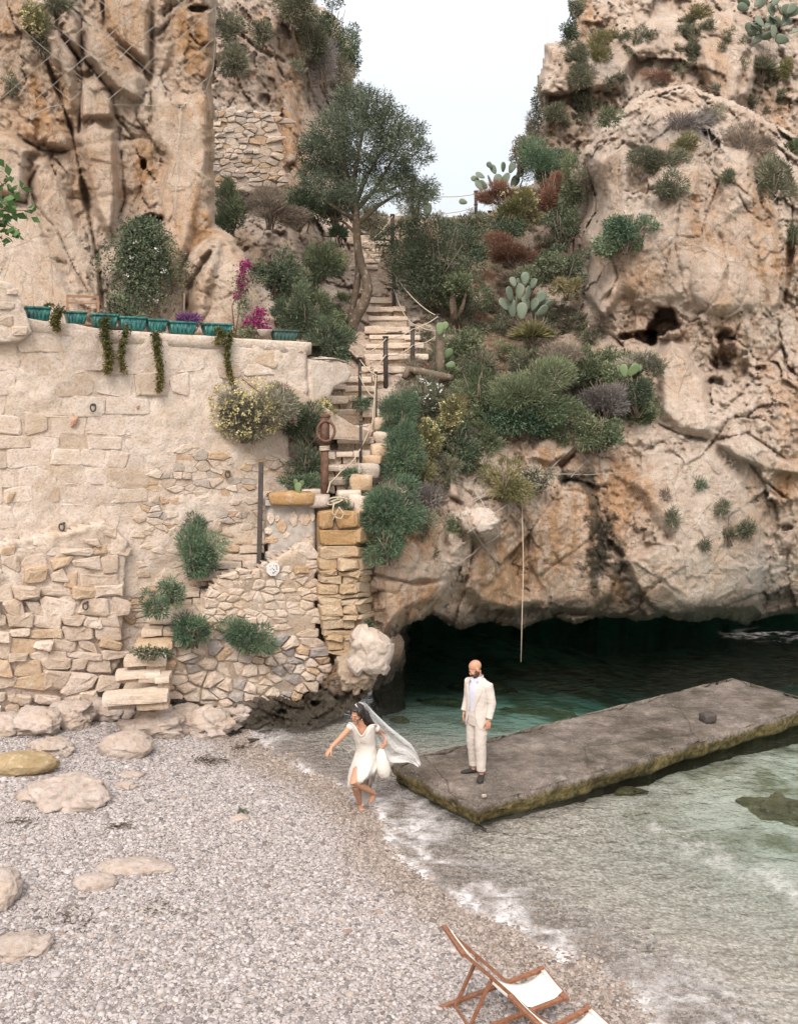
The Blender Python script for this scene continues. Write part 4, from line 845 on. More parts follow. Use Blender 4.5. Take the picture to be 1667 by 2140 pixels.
for (h_, n_), t in zip(rows, tn):
    l_ = 667+max(0, y-1270)*.25; r_ = 748-max(0, y-1200)*.06; cut = [l_]+sorted(rs.uniform(l_+22, max(l_+24, r_-22), n_-1))+[r_]
    for a_, b_ in zip(cut[:-1], cut[1:]):
        j = lambda: rs.uniform(-3.4, 3.4)
        c = [(a_+j(), y+j()), (b_+j(), y+j()), (b_+j(), y+h_+j()), (a_+j(), y+h_+j())]
        V, F, o, A = stone_geo(PP, c, rs.uniform(.03, .16), .012, rs, sink=.15, bow=.3); mesh_obj('stone', V, F, M['gold'], Pl, {'tone': np.full(len(V), min(1, max(0, t+rs.uniform(-.1, .1))))}, False, o)
    c = [(747+j(), y+j()), (777+j()-max(0, y-1200)*.03, y-4+j()), (777+j(), y-4+h_+j()), (747+j(), y+h_+j())]
    V, F, o, A = stone_geo(PS, c, rs.uniform(.03, .09), .02, rs, sink=.15, bow=.3); mesh_obj('stone', V, F, M['gold'], Pl, {'tone': np.full(len(V), min(1, t+.15))}, False, o)
    y += h_

# ---- ruined wall high on the cliff
UP = Plane(450, 26.2, 592, 27.2)
Ur = empty('ruined_wall', at(520, 400, 26.6), 'ruined rubble wall high against the set-back cliff behind the tree', 'wall')
u_reg = [(446, 226), (520, 222), (560, 226), (590, 232), (594, 330), (588, 392), (520, 400), (446, 405)]
backing('mortar_bed', UP, u_reg, M['mortar'], Ur, 7, .05, .5, 47, -.02)
lay_stones(rubble_cells([(446, 228), (590, 234), (594, 330), (588, 388), (520, 396), (446, 400)], 18, 10, rs, .36), UP, Ur, M['rubble'], rs, (-.01, .08), .012, 230, tones=[.05, .18, .43, .68, .55, .8])

M['riser'] = stone_mat('shaded_riser_stone', [(.42, .335, .26), (.51, .42, .34), (.48, .40, .335), (.44, .32, .21)], .5, .05)  # step stone in darker tones, shade below the treads put into the colour
# ================================================================== stairs
def rough_block(m, c, size, rot, rs_, t, r=.12, name=None):
    """weathered block: rounded box, jittered"""
    n = 5; V = []; F = []; L = {}
    g = np.linspace(-1, 1, n)
    def vid(p):
        key = tuple(np.round(p, 4))
        if key not in L: L[key] = len(V); V.append(np.array(p))
        return L[key]
    for ax in range(3):
        for sgn in (-1, 1):
            for i in range(n-1):
                for j in range(n-1):
                    q = []
                    for (u, v) in ((g[i], g[j]), (g[i+1], g[j]), (g[i+1], g[j+1]), (g[i], g[j+1])):
                        p = [0, 0, 0]; p[ax] = sgn; p[(ax+1) % 3] = u; p[(ax+2) % 3] = v; q.append(vid(p))
                    F.append(q if sgn > 0 else q[::-1])
    V = np.array(V); h = np.array(size)/2
    nrm = V/np.linalg.norm(V, axis=1)[:, None]
    k = (np.abs(V)**6).sum(1)**(1/6); S = V/k[:, None]          # superellipsoid
    P = (V*(1-r)+S*r*1.02)*h; P = P+nrm*(fbm(P*3+rs_.uniform(0, 50), 5, .65)[:, None])*min(size)*.34
    P = P@np.array(rot).T+np.array(c)
    m.add(P, F, t)
def rotz(a): return [[math.cos(a), -math.sin(a), 0], [math.sin(a), math.cos(a), 0], [0, 0, 1]]
def step_row(parent, x0, x1, y, Y, rise, depth, n, rs_, mat, tones=None, yaw=0.0):
    cut = [x0]+sorted(rs_.uniform(x0+(x1-x0)*.25, x1-(x1-x0)*.25, n-1))+[x1]
    for a, b in zip(cut[:-1], cut[1:]):
        p, q = at(a, y, Y), at(b, y, Y); w = np.linalg.norm(q-p)*.985; z = at((a+b)/2, y, Y)[2]
        th = min(rise*.62, rs_.uniform(.10, .17)); zz = z-rs_.uniform(0, .05); dy = rs_.uniform(-.09, .06)
        c = (p+q)/2+np.array([0, depth/2+dy, 0]); c[2] = zz-th/2
        m = MB(); rough_block(m, c, (w, depth, th), rotz(yaw+rs_.uniform(-.09, .09)), rs_, rs_.random() if tones is None else rs_.choice(tones), .2)
        m.build('tread', mat, parent, origin=c, smooth=False)
    if rise-th > .04:
        k = max(2, n+1); cut = np.linspace(x0+2, x1-2, k+1)
        for a, b in zip(cut[:-1], cut[1:]):
            p, q = at(a, y, Y), at(b, y, Y); h_ = rise-th*.9; w = np.linalg.norm(q-p)*rs_.uniform(.86, 1.0)
            c = (p+q)/2+np.array([0, depth/2+.03, 0]); c[2] = min(p[2], q[2])-th-h_/2+.01
            m = MB(); rough_block(m, c, (w, depth*.85, h_), rotz(yaw), rs_, rs_.choice([.05, .55, .6, .75]), .2)
            m.build('riser', M['riser'], parent, origin=c, smooth=False)
ST = empty('stone_staircase', at(720, 1000, 20.4), 'long flight of worn stone steps climbing to the gap past the tree', 'stairs')
steps = [(490, 726, 832, 32.2, 2), (503, 722, 815, 31.6, 2), (517, 716, 800, 31.0, 2), (529, 712, 795, 30.5, 2), (541, 708, 795, 29.9, 2), (553, 706, 790, 29.3, 2), (575, 697, 790, 28.6, 2), (590, 705, 800, 28.1, 2), (603, 745, 810, 27.7, 1), (618, 760, 826, 27.2, 1),
         (638, 763, 850, 26.6, 2), (659, 768, 852, 26.1, 1), (681, 760, 855, 25.6, 1), (699, 770, 880, 25.2, 2), (715, 762, 886, 24.8, 2), (739, 754, 896, 24.3, 2), (762, 750, 850, 23.8, 2), (784, 712, 802, 23.3, 2), (804, 680, 785, 22.8, 2), (826, 650, 768, 22.3, 3),
         (853, 668, 790, 21.85, 3), (886, 690, 782, 21.4, 2), (915, 702, 782, 21.05, 1), (943, 654, 778, 20.7, 3), (969, 665, 760, 20.4, 2), (1000, 652, 725, 20.1, 2)]
zs = [at(720, s[0], s[3])[2] for s in steps]+[at(660, 1030, 19.7)[2]]
for k, (y, x0, x1, Yd, n_) in enumerate(steps):
    rise = max(.16, zs[k]-zs[k+1]+.05); step_row(ST, x0, x1, y, Yd, rise, .75, n_, rs, M['step'], [.05, .25, .25, .42, .42, .92, .5, .92])
SL = empty('beach_steps', at(280, 1480, 16.3), 'short curved flight of rough stone steps up from the beach', 'stairs')
low = [(1449, 212, 348, 16.25, 1, .3), (1403, 236, 328, 16.6, 1, .22), (1408, 322, 352, 16.55, 1, .3), (1375, 256, 343, 16.85, 1, .25), (1336, 279, 358, 17.2, 1, .24), (1308, 296, 338, 17.5, 1, .2), (1310, 336, 372, 17.5, 1, .2), (1292, 305, 372, 17.7, 1, .1), (1268, 337, 412, 18.0, 1, .24), (1250, 345, 425, 18.2, 2, .2),
       (1236, 378, 436, 18.3, 2, .16), (1197, 402, 458, 18.5, 1, .26), (1192, 456, 535, 18.75, 2, .3), (1172, 450, 540, 18.8, 2, .17), (1156, 456, 545, 18.95, 2, .17), (1140, 464, 548, 19.08, 2, .17), (1124, 474, 552, 19.2, 2, .17)]
for y, x0, x1, Yd, n_, rise in low: step_row(SL, x0, x1, y, Yd, rise, .46, n_, rs, M['step'], [.05, .25, .42, .42, .6, .75], yaw=.15)
# ground under the beach steps
m = MB(); R_ = []
for (x0, x1, y, Yd) in ((240, 335, 1425, 17.1), (275, 350, 1362, 17.2), (300, 372, 1318, 17.7), (340, 420, 1284, 18.2), (400, 470, 1225, 18.7), (450, 545, 1200, 19.0), (460, 552, 1165, 19.6), (480, 560, 1130, 20)):
    R_.append(np.array([at(x, y, Yd)+np.array([0, .5, -.58]) for x in np.linspace(x0-20, x1-8, 9)]))
m.loft([r-np.array(SL.location)+fbm(r*4, 3)[:, None]*.04 for r in R_], cap=False, close=False); m.build('rubble_fill', M['dirtmortar'], SL)
# loose cap stones of the landing and the kerb beside the upper flight
caps = [('long golden flat stone capping the cement-faced block', 606, 1044, 18.6, 96, 28, .5, .05, 'gold'), ('pitted pale cap stone beside the long golden one', 665, 1049, 18.75, 46, 26, .4, .8, 'rubble'),
        ('small pale stone lying behind the golden cap stone', 652, 1030, 19.3, 44, 14, .3, .7, 'rubble'), ('wide pale stone on the landing below the square kerb block', 727, 1037, 19.1, 50, 24, .4, .95, 'rubble'), ('blocky stone at the landing edge above the pillar', 748, 1054, 19.0, 40, 34, .4, .45, 'rubble'),
        ('big square kerb block at the foot of the upper flight', 756, 1013, 19.35, 46, 38, .45, .55, 'rubble'), ('kerb stone stacked above the big square block', 768, 985, 19.8, 44, 28, .4, .8, 'rubble'), ('flat kerb stone under the rounded kerb boulder', 778, 962, 20.1, 38, 18, .35, .55, 'rubble'),
        ('rounded kerb boulder midway along the upper flight', 790, 943, 20.4, 32, 26, .35, .6, 'rubble'), ('kerb stone above the rounded kerb boulder', 797, 918, 20.8, 28, 26, .35, .7, 'rubble'), ('topmost kerb stone beside the tall handrail post', 798, 889, 21.2, 36, 28, .35, .5, 'rubble'), ('thin stone wedged under the blocky landing stone', 722, 1056, 18.9, 36, 12, .3, .8, 'rubble')]
for lab, px, py, Yd, w_, h_, d_, t, mt in caps:
    s_ = Yd/FPX; m = MB(); c0 = at(px, py, Yd)+np.array([0, d_/2, 0]); rough_block(m, c0, (w_*s_, d_, h_*s_), rotz(rs.uniform(-.2, .2)), rs, t, .75)
    tag(m.build('stone', M[mt], None, origin=c0), lab, 'stone', 'loose stones capping the landing and stair kerb')
# ================================================================== plants
def leaf_mat(name, cols, trans=.25, rough=.6):
    k = NM(name, rough, .25); t = k.attr('tone')
    n = len(cols); c = k.ramp(t, [(i/(n-1), col) for i, col in enumerate(cols)])
    k.put(k.b.inputs['Base Color'], c)
    if trans:
        tl = k.n.new('ShaderNodeBsdfTranslucent'); k.l.new(c, tl.inputs[0]); mx_ = k.n.new('ShaderNodeMixShader'); mx_.inputs[0].default_value = trans
        k.l.new(k.b.outputs[0], mx_.inputs[1]); k.l.new(tl.outputs[0], mx_.inputs[2]); k.l.new(mx_.outputs[0], k.out.inputs[0])
    return k.m
LM = {'green': leaf_mat('leaf_green', [(0.073, 0.094, 0.052), (0.131, 0.163, 0.090), (0.197, 0.227, 0.129), (0.295, 0.303, 0.177)]),
      'dark': leaf_mat('leaf_dark_green', [(0.052, 0.070, 0.045), (0.092, 0.122, 0.075), (0.144, 0.175, 0.106), (0.222, 0.244, 0.151)]),
      'fresh': leaf_mat('leaf_fresh_green', [(0.060, 0.099, 0.063), (0.101, 0.163, 0.099), (0.154, 0.224, 0.131), (0.234, 0.294, 0.171)]),
      'olive': leaf_mat('leaf_olive', [(0.086, 0.094, 0.062), (0.145, 0.150, 0.098), (0.217, 0.215, 0.144), (0.334, 0.312, 0.224)]),
      'grey': leaf_mat('leaf_grey', [(0.152, 0.149, 0.109), (0.248, 0.234, 0.174), (0.359, 0.331, 0.251), (0.497, 0.449, 0.346)]),
      'yellowgreen': leaf_mat('leaf_yellow_green', [(0.102, 0.104, 0.048), (0.180, 0.172, 0.078), (0.264, 0.237, 0.115), (0.384, 0.328, 0.172)]),
      'rust': leaf_mat('twig_rust', [(.13, .07, .05), (.23, .125, .085), (.33, .185, .13), (.42, .26, .19)]),
      'dry': leaf_mat('twig_dry', [(.13, .10, .075), (.22, .175, .135), (.32, .265, .21), (.42, .36, .29)]),
      'mauve': leaf_mat('twig_mauve_grey', [(.13, .115, .105), (.21, .185, .175), (.30, .27, .255), (.38, .35, .33)]),
      'yellow': leaf_mat('flower_yellow', [(.50, .42, .18), (.62, .55, .28), (.70, .65, .42)]), 'white': leaf_mat('flower_white', [(.62, .60, .55), (.72, .70, .66), (.78, .77, .74)]),
      'pink': leaf_mat('flower_pink', [(.48, .19, .28), (.58, .28, .36), (.66, .40, .46)]), 'magenta': leaf_mat('flower_magenta', [(.17, .012, .075), (.26, .028, .12), (.36, .08, .2)]),
      'purple': leaf_mat('flower_purple', [(.12, .04, .14), (.2, .08, .22), (.3, .15, .3)]), 'succ': leaf_mat('succulent', [(.06, .065, .022), (.11, .11, .035), (.17, .15, .05), (.24, .15, .07)])}
M['bark'] = stone_mat('olive_bark', [(.08, .06, .045), (.125, .098, .075), (.165, .135, .105)], .5, .06)
M['twig'] = plain('grey_twig', (.16, .125, .095), .9, .3, 14)
def unit(v): return v/(np.linalg.norm(v, axis=-1, keepdims=True)+1e-9)
def leaves(P, D, L, Wd, rs_, tone, fold=.25):
    """N diamond leaves: base P, axis D, length L, width Wd"""
    n = len(P); D = unit(D); S = unit(np.cross(D, rs_.normal(0, 1, (n, 3)))); U = np.cross(D, S)
    L = np.broadcast_to(np.asarray(L, float), (n,))[:, None]; Wd = np.broadcast_to(np.asarray(Wd, float), (n,))[:, None]
    a = P; b = P+D*L*.5+S*Wd*.5+U*Wd*fold; c = P+D*L; d = P+D*L*.5-S*Wd*.5+U*Wd*fold
    V = np.stack([a, b, c, d], 1).reshape(-1, 3); F = np.arange(n*4).reshape(n, 4)
    return V, F, np.repeat(tone, 4)
def clump_pts(rad, n, rs_, k=10, rc=.5, low=-.5):
    rad = np.array(rad); C = unit(rs_.normal(0, 1, (k, 3)))*rs_.uniform(.35, .98, (k, 1)); C[:, 2] = np.maximum(C[:, 2], low)
    C = np.concatenate([C, [[0, 0, 0]]]); R_ = np.append(rs_.uniform(.15, rc*.95, k), .44)
    w = R_**2; ci = rs_.choice(k+1, n, p=w/w.sum()); d = unit(rs_.normal(0, 1, (n, 3)))
    r = R_[ci]*(1.08-np.abs(rs_.normal(0, .3, n))+.25*(rs_.random(n) < .12)); q = C[ci]+d*r[:, None]
    tone = np.clip(.42+.22*rs_.normal(0, 1, k+1)[ci]+rs_.normal(0, .18, n), 0, 1)
    return q*rad, unit(d*.8+q), tone
def foliage(style, rad, rs_, dens=1.0):
    a = np.array(rad); area = 4*np.pi*((a[0]*a[1])**1.6+(a[0]*a[2])**1.6+(a[1]*a[2])**1.6)**(1/1.6)/3**(1/1.6)
    if style == 'bush':
        n = int(np.clip(area*950*dens, 220, 15000)); P, D, t = clump_pts(rad, n, rs_, 13); D = D+rs_.normal(0, .7, D.shape)+np.array([0, 0, .25])
        return leaves(P, D, rs_.uniform(.05, .10, n), rs_.uniform(.022, .04, n), rs_, t)
    if style == 'fine':
        n = int(np.clip(area*1350*dens, 260, 15000)); P, D, t = clump_pts(rad, n, rs_, 12); D = D+rs_.normal(0, .45, D.shape)+np.array([0, 0, .35])
        return leaves(P, D, rs_.uniform(.07, .16, n), rs_.uniform(.012, .022, n), rs_, t)
    if style == 'feather':
        n = int(np.clip(area*1900*dens, 350, 18000)); P, D, t = clump_pts(rad, n, rs_, 14, .55); D = D*1.1+rs_.normal(0, .5, D.shape)+np.array([0, 0, .2])
        return leaves(P, D, rs_.uniform(.06, .13, n), rs_.uniform(.010, .018, n), rs_, t)
    if style == 'twig':
        n = int(np.clip(area*1150*dens, 240, 11000)); P, D, t = clump_pts(rad, n, rs_, 9, .5, -.3); base = np.array([0, 0, -a[2]])
        return leaves(P*np.array([1, 1, .9]), unit(D+unit(P-base)*1.1)+rs_.normal(0, .38, D.shape), rs_.uniform(.06, .17, n), rs_.uniform(.008, .015, n), rs_, t)
    if style == 'blade':
        n = int(np.clip(area*260*dens, 90, 3000)); d = unit(rs_.normal(0, 1, (n, 3))); d[:, 2] = np.abs(d[:, 2])*.8; q = d*rs_.uniform(.1, .55, (n, 1)); t = np.clip(rs_.normal(.5, .22, n), 0, 1)
        return leaves(q*a-np.array([0, 0, a[2]*.4]), d*a, rs_.uniform(.25, .5, n)*a.mean()*1.3, rs_.uniform(.02, .045, n), rs_, t)
    if style == 'hang':
        ns = int(np.clip(a[0]*a[2]*130*dens, 14, 220)); out = []
        for s in range(ns):
            dx = np.clip(rs_.normal(0, .5), -1.1, 1.1); x0 = rs_.normal(0, .1)*a[0]; L_ = rs_.uniform(.5, 1.0)*2*a[2]*(1-.25*abs(dx)); dy = rs_.uniform(.1, 1)*a[1]
            tt = np.linspace(0, 1, 26); out.append(np.stack([x0+dx*a[0]*tt**.95+rs_.normal(0, .02)*np.sin(tt*9), -dy*np.sin(np.minimum(tt*2.4, 1.9)), a[2]-L_*tt**1.25+.1*a[2]*np.sin(tt*3)], 1))
        P = np.concatenate(out); P = np.repeat(P, 3, 0)+rs_.normal(0, .035, (len(P)*3, 3)); n = len(P); D = rs_.normal(0, 1, (n, 3))+np.array([0, -.4, -.5])
        t = np.clip(.45+.25*np.repeat(rs_.normal(0, 1, ns), 78)+rs_.normal(0, .15, n), 0, 1)
        return leaves(P, D, rs_.uniform(.045, .09, n), rs_.uniform(.022, .038, n), rs_, t)
def stems(rad, rs_, n=7, r=.012, up=True):
    m = MB(); a = np.array(rad)
    for k in range(n):
        d = unit(rs_.normal(0, 1, 3)); d[2] = abs(d[2])+.25; e = d*a*.72
        b = np.array([rs_.normal(0, .06), rs_.normal(0, .06), -a[2]*.95]); mid = (b+e)/2+rs_.normal(0, .08, 3)*a
        m.tube([b, mid, e], [r, r*.75, r*.35], 5, t=rs_.random())
    return m
prs = np.random.default_rng(77)
def shrub(label, px, py, rx, ry, col, style='bush', name='shrub', cat='shrub', group=None, Yd=None, fl=None, flc=0, dens=1.0, dz=None, off=.25, sheet=None, stem=True):
    """rx, ry in photograph pixels; rooted on the surface behind it"""
    rx *= 1.18; ry *= 1.15
    Y0 = surf(px, py, sheet, None) if Yd is None else Yd
    if Y0 is None: Y0 = 26.0
    s_ = Y0/FPX; a, c = rx*s_, ry*s_; b = min(a, c)*.8 if dz is None else dz
    o = at(px, py, Y0-b*off)
    root = empty(name, o, label, cat, group)
    V, F, t = foliage(style, (a, b, c), prs, dens)
    mesh_obj('foliage', V, F, LM[col], root, {'tone': t})
    if stem and style != 'hang': stems((a, b, c), prs, 6 if max(rx, ry) < 30 else 10, min(.02, .05*a)).build('stem', M['twig'], root)
    if fl:
        n = flc; d = unit(prs.normal(0, 1, (n, 3))); d[:, 1] = -np.abs(d[:, 1]); d[:, 2] += .1 if style != 'hang' else -.1
        P = d*np.array([a, b*(1.9 if style == 'hang' else 1), c])*prs.uniform(.8, 1.02, (n, 1)); q = 7
        P = np.repeat(P, q, 0)+prs.normal(0, .022, (n*q, 3)); V, F, t = leaves(P, prs.normal(0, 1, (n*q, 3))+np.array([0, -1, .3]), .05, .036, prs, np.clip(prs.normal(.5, .25, n*q), 0, 1))
        mesh_obj('blossom', V, F, LM[fl], root, {'tone': t})
    return root
S_ = shrub
# rim of the set-back cliff
S_('big dark green bush on the rim of the set-back cliff against the sky', 690, 70, 50, 58, 'dark', Yd=32, group='bushes on the cliff rims')
S_('dark green bush below the rim bush, touching the sky', 722, 118, 28, 34, 'green', Yd=32.5, group='bushes on the cliff rims')
S_('olive grey bush at the very top of the set-back cliff', 610, 10, 42, 32, 'olive', 'fine', Yd=30, group='bushes on the cliff rims')
S_('grey scrub hanging over the cliff edge above the olive tree', 718, 168, 30, 38, 'grey', 'fine', Yd=32)
S_('brownish grey scrub streaming down the set-back cliff beside the rim bush', 648, 72, 26, 44, 'olive', 'fine', Yd=30.6)
S_('grey twiggy scrub below the rim, left of the hanging scrub', 676, 135, 24, 50, 'mauve', 'twig', Yd=31)
S_('dull green tuft in the cleft beside the tall cracked cliff', 483, 62, 20, 34, 'olive', 'fine', Yd=27.6)
S_('grey green scrub tuft under the net on the set-back cliff', 545, 72, 18, 26, 'olive', 'fine', Yd=28.4)
S_('rounded grey green bush above the ruined wall', 487, 128, 34, 28, 'olive', 'fine', Yd=26.8, dens=1.2)
S_('small dark tuft in the middle of the set-back cliff', 622, 142, 10, 12, 'olive', 'fine', Yd=29)
# left foot of the stairs valley
S_('smooth green shrub at the foot of the ruined wall by the cliff', 477, 452, 28, 50, 'green', 'fine', Yd=24.2, dens=1.5)
S_('dry grey brown brushy shrub below the ruined wall', 562, 440, 62, 34, 'dry', 'twig', Yd=25.4, dens=1.6)
S_('dark bush under the tree between dry brush and trunk', 628, 432, 42, 44, 'dark', Yd=26.6)
S_('dark bush right beneath the olive crown', 700, 425, 42, 40, 'dark', Yd=28)
S_('broad leaved bright green plant left of the trunk', 706, 478, 22, 34, 'fresh', 'blade', Yd=27.6, name='plant', cat='plant')
S_('mid green bush left of the trunk above the pale rocks', 672, 548, 44, 34, 'green', 'fine', Yd=25.6, dens=1.2)
S_('dark green mass of scrub beside the magenta bougainvillea', 575, 575, 46, 42, 'dark', Yd=22.8)
S_('dark creeping scrub running down behind the terrace corner', 630, 655, 44, 48, 'dark', 'fine', Yd=22.4)
S_('dark scrub spilling over the low plastered wall', 688, 712, 44, 34, 'dark', 'fine', Yd=21.9)
S_('small green tuft between dark scrub and the pale rocks', 664, 632, 30, 24, 'green', 'fine', Yd=23.6)
S_('grey green tuft above the creeping dark scrub', 618, 592, 26, 24, 'olive', 'fine', Yd=23.4)
S_('low green bush behind the tree trunk at the head of the stairs', 778, 458, 26, 22, 'olive', 'fine', Yd=32.6)
S_('dark trailing sprig over the low plastered wall', 718, 742, 14, 18, 'dark', 'bush', Yd=21.4, stem=False)
# right of the stairs
S_('large dark round bush right of the stairs', 905, 545, 98, 82, 'dark', Yd=27.0, dens=1.25, name='bush', cat='bush')
S_('mid green bush growing out below the large dark bush', 958, 610, 42, 44, 'green', Yd=27.0, name='bush', cat='bush')
S_('dull green bush on the shoulder above the large dark bush', 975, 478, 44, 26, 'olive', Yd=31)
S_('spindly grey green shrub by the rope at the gap', 868, 425, 26, 38, 'olive', 'fine', Yd=31, dens=.6)
S_('bright green feathery bush below the high crag', 1140, 348, 50, 40, 'fresh', 'feather', Yd=31.5)
S_('grey green bush on the skyline left of the feathery green bush', 1088, 322, 28, 36, 'olive', Yd=32.5)
S_('grey bush clinging under the pointed rock of the crag', 1113, 275, 14, 40, 'grey', 'fine', Yd=33.2)
S_('dark hanging bush just below the jutting rock at the skyline', 1126, 215, 11, 28, 'olive', Yd=32.8)
S_('dark bush on the skyline at the top of the crag', 1190, 62, 20, 22, 'dark', Yd=33)
S_('bush at the picture top beside the crag', 1198, 14, 16, 22, 'olive', Yd=33)
S_('rust red dome of dry scrub beneath the skyline prickly pear', 1048, 408, 46, 24, 'rust', 'twig', Yd=31.4, dens=2)
S_('rust red twiggy bush at the foot of the crag', 1150, 402, 30, 46, 'rust', 'twig', Yd=30.4, dens=1.8)
S_('yellow green flowering bush below the rust red dome', 1082, 436, 48, 38, 'yellowgreen', 'fine', Yd=30.4, fl='yellow', flc=40)
S_('dark green bush in front of the yellow green flowering bush', 1052, 474, 44, 26, 'dark', Yd=29.8)
S_('dark green bush against the left edge of the sea cliff', 1178, 474, 28, 46, 'dark', Yd=28.8)
S_('green bush high in the corner between crag and sea cliff', 1196, 386, 22, 52, 'green', 'fine', Yd=29.6)
S_('pinkish rust dome of twigs in the middle of the slope', 1068, 528, 54, 30, 'rust', 'twig', Yd=28.6, dens=2)
S_('dark green bush at the cliff foot below the rust dome', 1172, 560, 52, 36, 'dark', Yd=27.6)
S_('dull green tuft left of the cliff foot bush', 1108, 582, 30, 20, 'olive', 'fine', Yd=28)
S_('yellow green tuft under the cliff foot bush', 1188, 606, 28, 20, 'yellowgreen', 'fine', Yd=27.2)
S_('spiky yellow green aloe clump below the big prickly pear', 1112, 688, 50, 34, 'yellowgreen', 'blade', Yd=26.2, name='aloe', cat='plant', dens=1.6)
S_('green bush right of the prickly pear trunk', 962, 715, 36, 34, 'green', Yd=25.2)
S_('olive tuft below the bush beside the prickly pear trunk', 1006, 752, 40, 24, 'olive', 'fine', Yd=24.8)
S_('bushy shrub with tiny white flowers below the fallen cactus trunk', 892, 838, 42, 38, 'olive', 'fine', Yd=22.6, fl='white', flc=22)
S_('pale yellow flower clump beside the white flowered shrub', 940, 872, 22, 36, 'yellowgreen', 'fine', Yd=22.2, fl='yellow', flc=60)
S_('straw yellow flower clump right of the stone kerb', 892, 925, 28, 42, 'yellowgreen', 'fine', Yd=21.6, fl='yellow', flc=70)
S_('dark green vine mass below the pale yellow flowers', 952, 935, 36, 46, 'dark', Yd=22.2)
S_('dark bush west end of the broad green thicket', 1000, 815, 54, 46, 'green', 'fine', Yd=23.8, dens=1.2)
S_('broad grassy green thicket in the middle of the lower slope', 1110, 822, 92, 62, 'green', 'fine', Yd=23.4, dens=1.3)
S_('leafy green bush inside the broad grassy thicket', 1090, 870, 66, 40, 'fresh', Yd=23.2)
S_('brown dry scrub on top of the broad green thicket', 1172, 762, 44, 40, 'dry', 'twig', Yd=24.6, dens=1.6)
S_('green bush below the brown dry scrub', 1228, 770, 50, 46, 'green', Yd=24.6)
S_('mauve grey woody shrub right of the green thicket', 1262, 832, 52, 46, 'mauve', 'twig', Yd=24.0, dens=1.7)
S_('dark green bush at the east end of the thicket under the rock', 1330, 825, 40, 44, 'dark', Yd=24.0)
S_('grey green cushion beside the small prickly pear', 1330, 762, 36, 26, 'grey', 'fine', Yd=24.4)
S_('dark tuft on the pale boulder edge east of the thicket', 1368, 770, 18, 16, 'olive', 'fine', Yd=24.4)
S_('green vine hanging below the mauve shrub', 1240, 905, 38, 40, 'green', Yd=23.4)
S_('small green tuft below the mauve shrub', 1272, 912, 20, 20, 'fresh', Yd=23.6)
S_('green bush above the broad thicket beside the dry scrub', 1120, 752, 42, 28, 'olive', 'fine', Yd=25.2)
S_('feathery green plant beside the upper stone kerb', 832, 885, 34, 52, 'fresh', 'feather', Yd=21.2)
S_('feathery blue green plant lower along the kerb', 842, 958, 40, 46, 'fresh', 'feather', Yd=20.6)
S_('yellowish bush under the feathery plants', 868, 988, 36, 26, 'yellowgreen', 'fine', Yd=20.8)
S_('big bright green feathery bush hanging beside the golden pillar', 812, 1062, 52, 58, 'fresh', 'feather', Yd=19.2, dens=1.2)
S_('lower half of the feathery green growth beside the golden pillar', 808, 1132, 38, 46, 'fresh', 'feather', Yd=19.1)
S_('grey cushion plant on the rock right of the feathery bush', 898, 1042, 34, 28, 'mauve', 'fine', Yd=20.6)
S_('green tuft under the grey cushion plant', 884, 1090, 26, 30, 'olive', 'fine', Yd=20.3)
S_('green tuft leaning over the pale flat boulder', 962, 1100, 26, 18, 'green', 'fine', Yd=20.8)
S_('dark tuft in the hollow of the overhanging rock', 898, 1162, 16, 20, 'dark', 'fine', Yd=20.4)
S_('yellowish green round bush on the cliff above the hanging rope', 1056, 1004, 44, 42, 'yellowgreen', 'fine', Yd=22.0)
S_('grey leaved plant right of the yellowish round bush', 1122, 998, 34, 28, 'grey', 'bush', Yd=22.4)
# sea cliff and crag tufts
S_('dark green bush growing from the face of the sea cliff', 1308, 488, 50, 38, 'fresh', 'bush', Yd=25.6, dens=1.2)
for lab, x, y, rx, ry, c, st_ in [
    ('round yellowish cushion near the top of the crag', 1244, 112, 32, 28, 'yellowgreen', 'fine'), ('small dark tuft left of the yellowish cushion', 1208, 108, 14, 16, 'olive', 'fine'), ('grey cushion above the yellowish cushion', 1278, 78, 16, 12, 'yellowgreen', 'fine'),
    ('yellow cushion at the top edge of the crag', 1458, 28, 18, 14, 'yellowgreen', 'fine'), ('hanging grassy tuft on the crag below the top prickly pear', 1590, 132, 32, 34, 'olive', 'blade'), ('green tuft on the crag at the picture edge', 1640, 150, 16, 20, 'yellowgreen', 'fine'),
    ('dark tuft in the shaded cleft of the crag', 1448, 110, 16, 12, 'olive', 'fine'), ('brown dry tuft on the ledge between crag and sea cliff', 1380, 160, 34, 14, 'rust', 'twig'), ('olive tuft on the crag above the pointed ledge', 1216, 160, 22, 22, 'olive', 'fine'), ('grey tuft on the lower crag face', 1215, 220, 20, 18, 'olive', 'fine'), ('olive brush on the crag near the skyline', 1160, 236, 22, 22, 'olive', 'fine')]:
    S_(lab, x, y, rx, ry, c, st_, sheet=SF, group='tufts on the crag', off=.5)
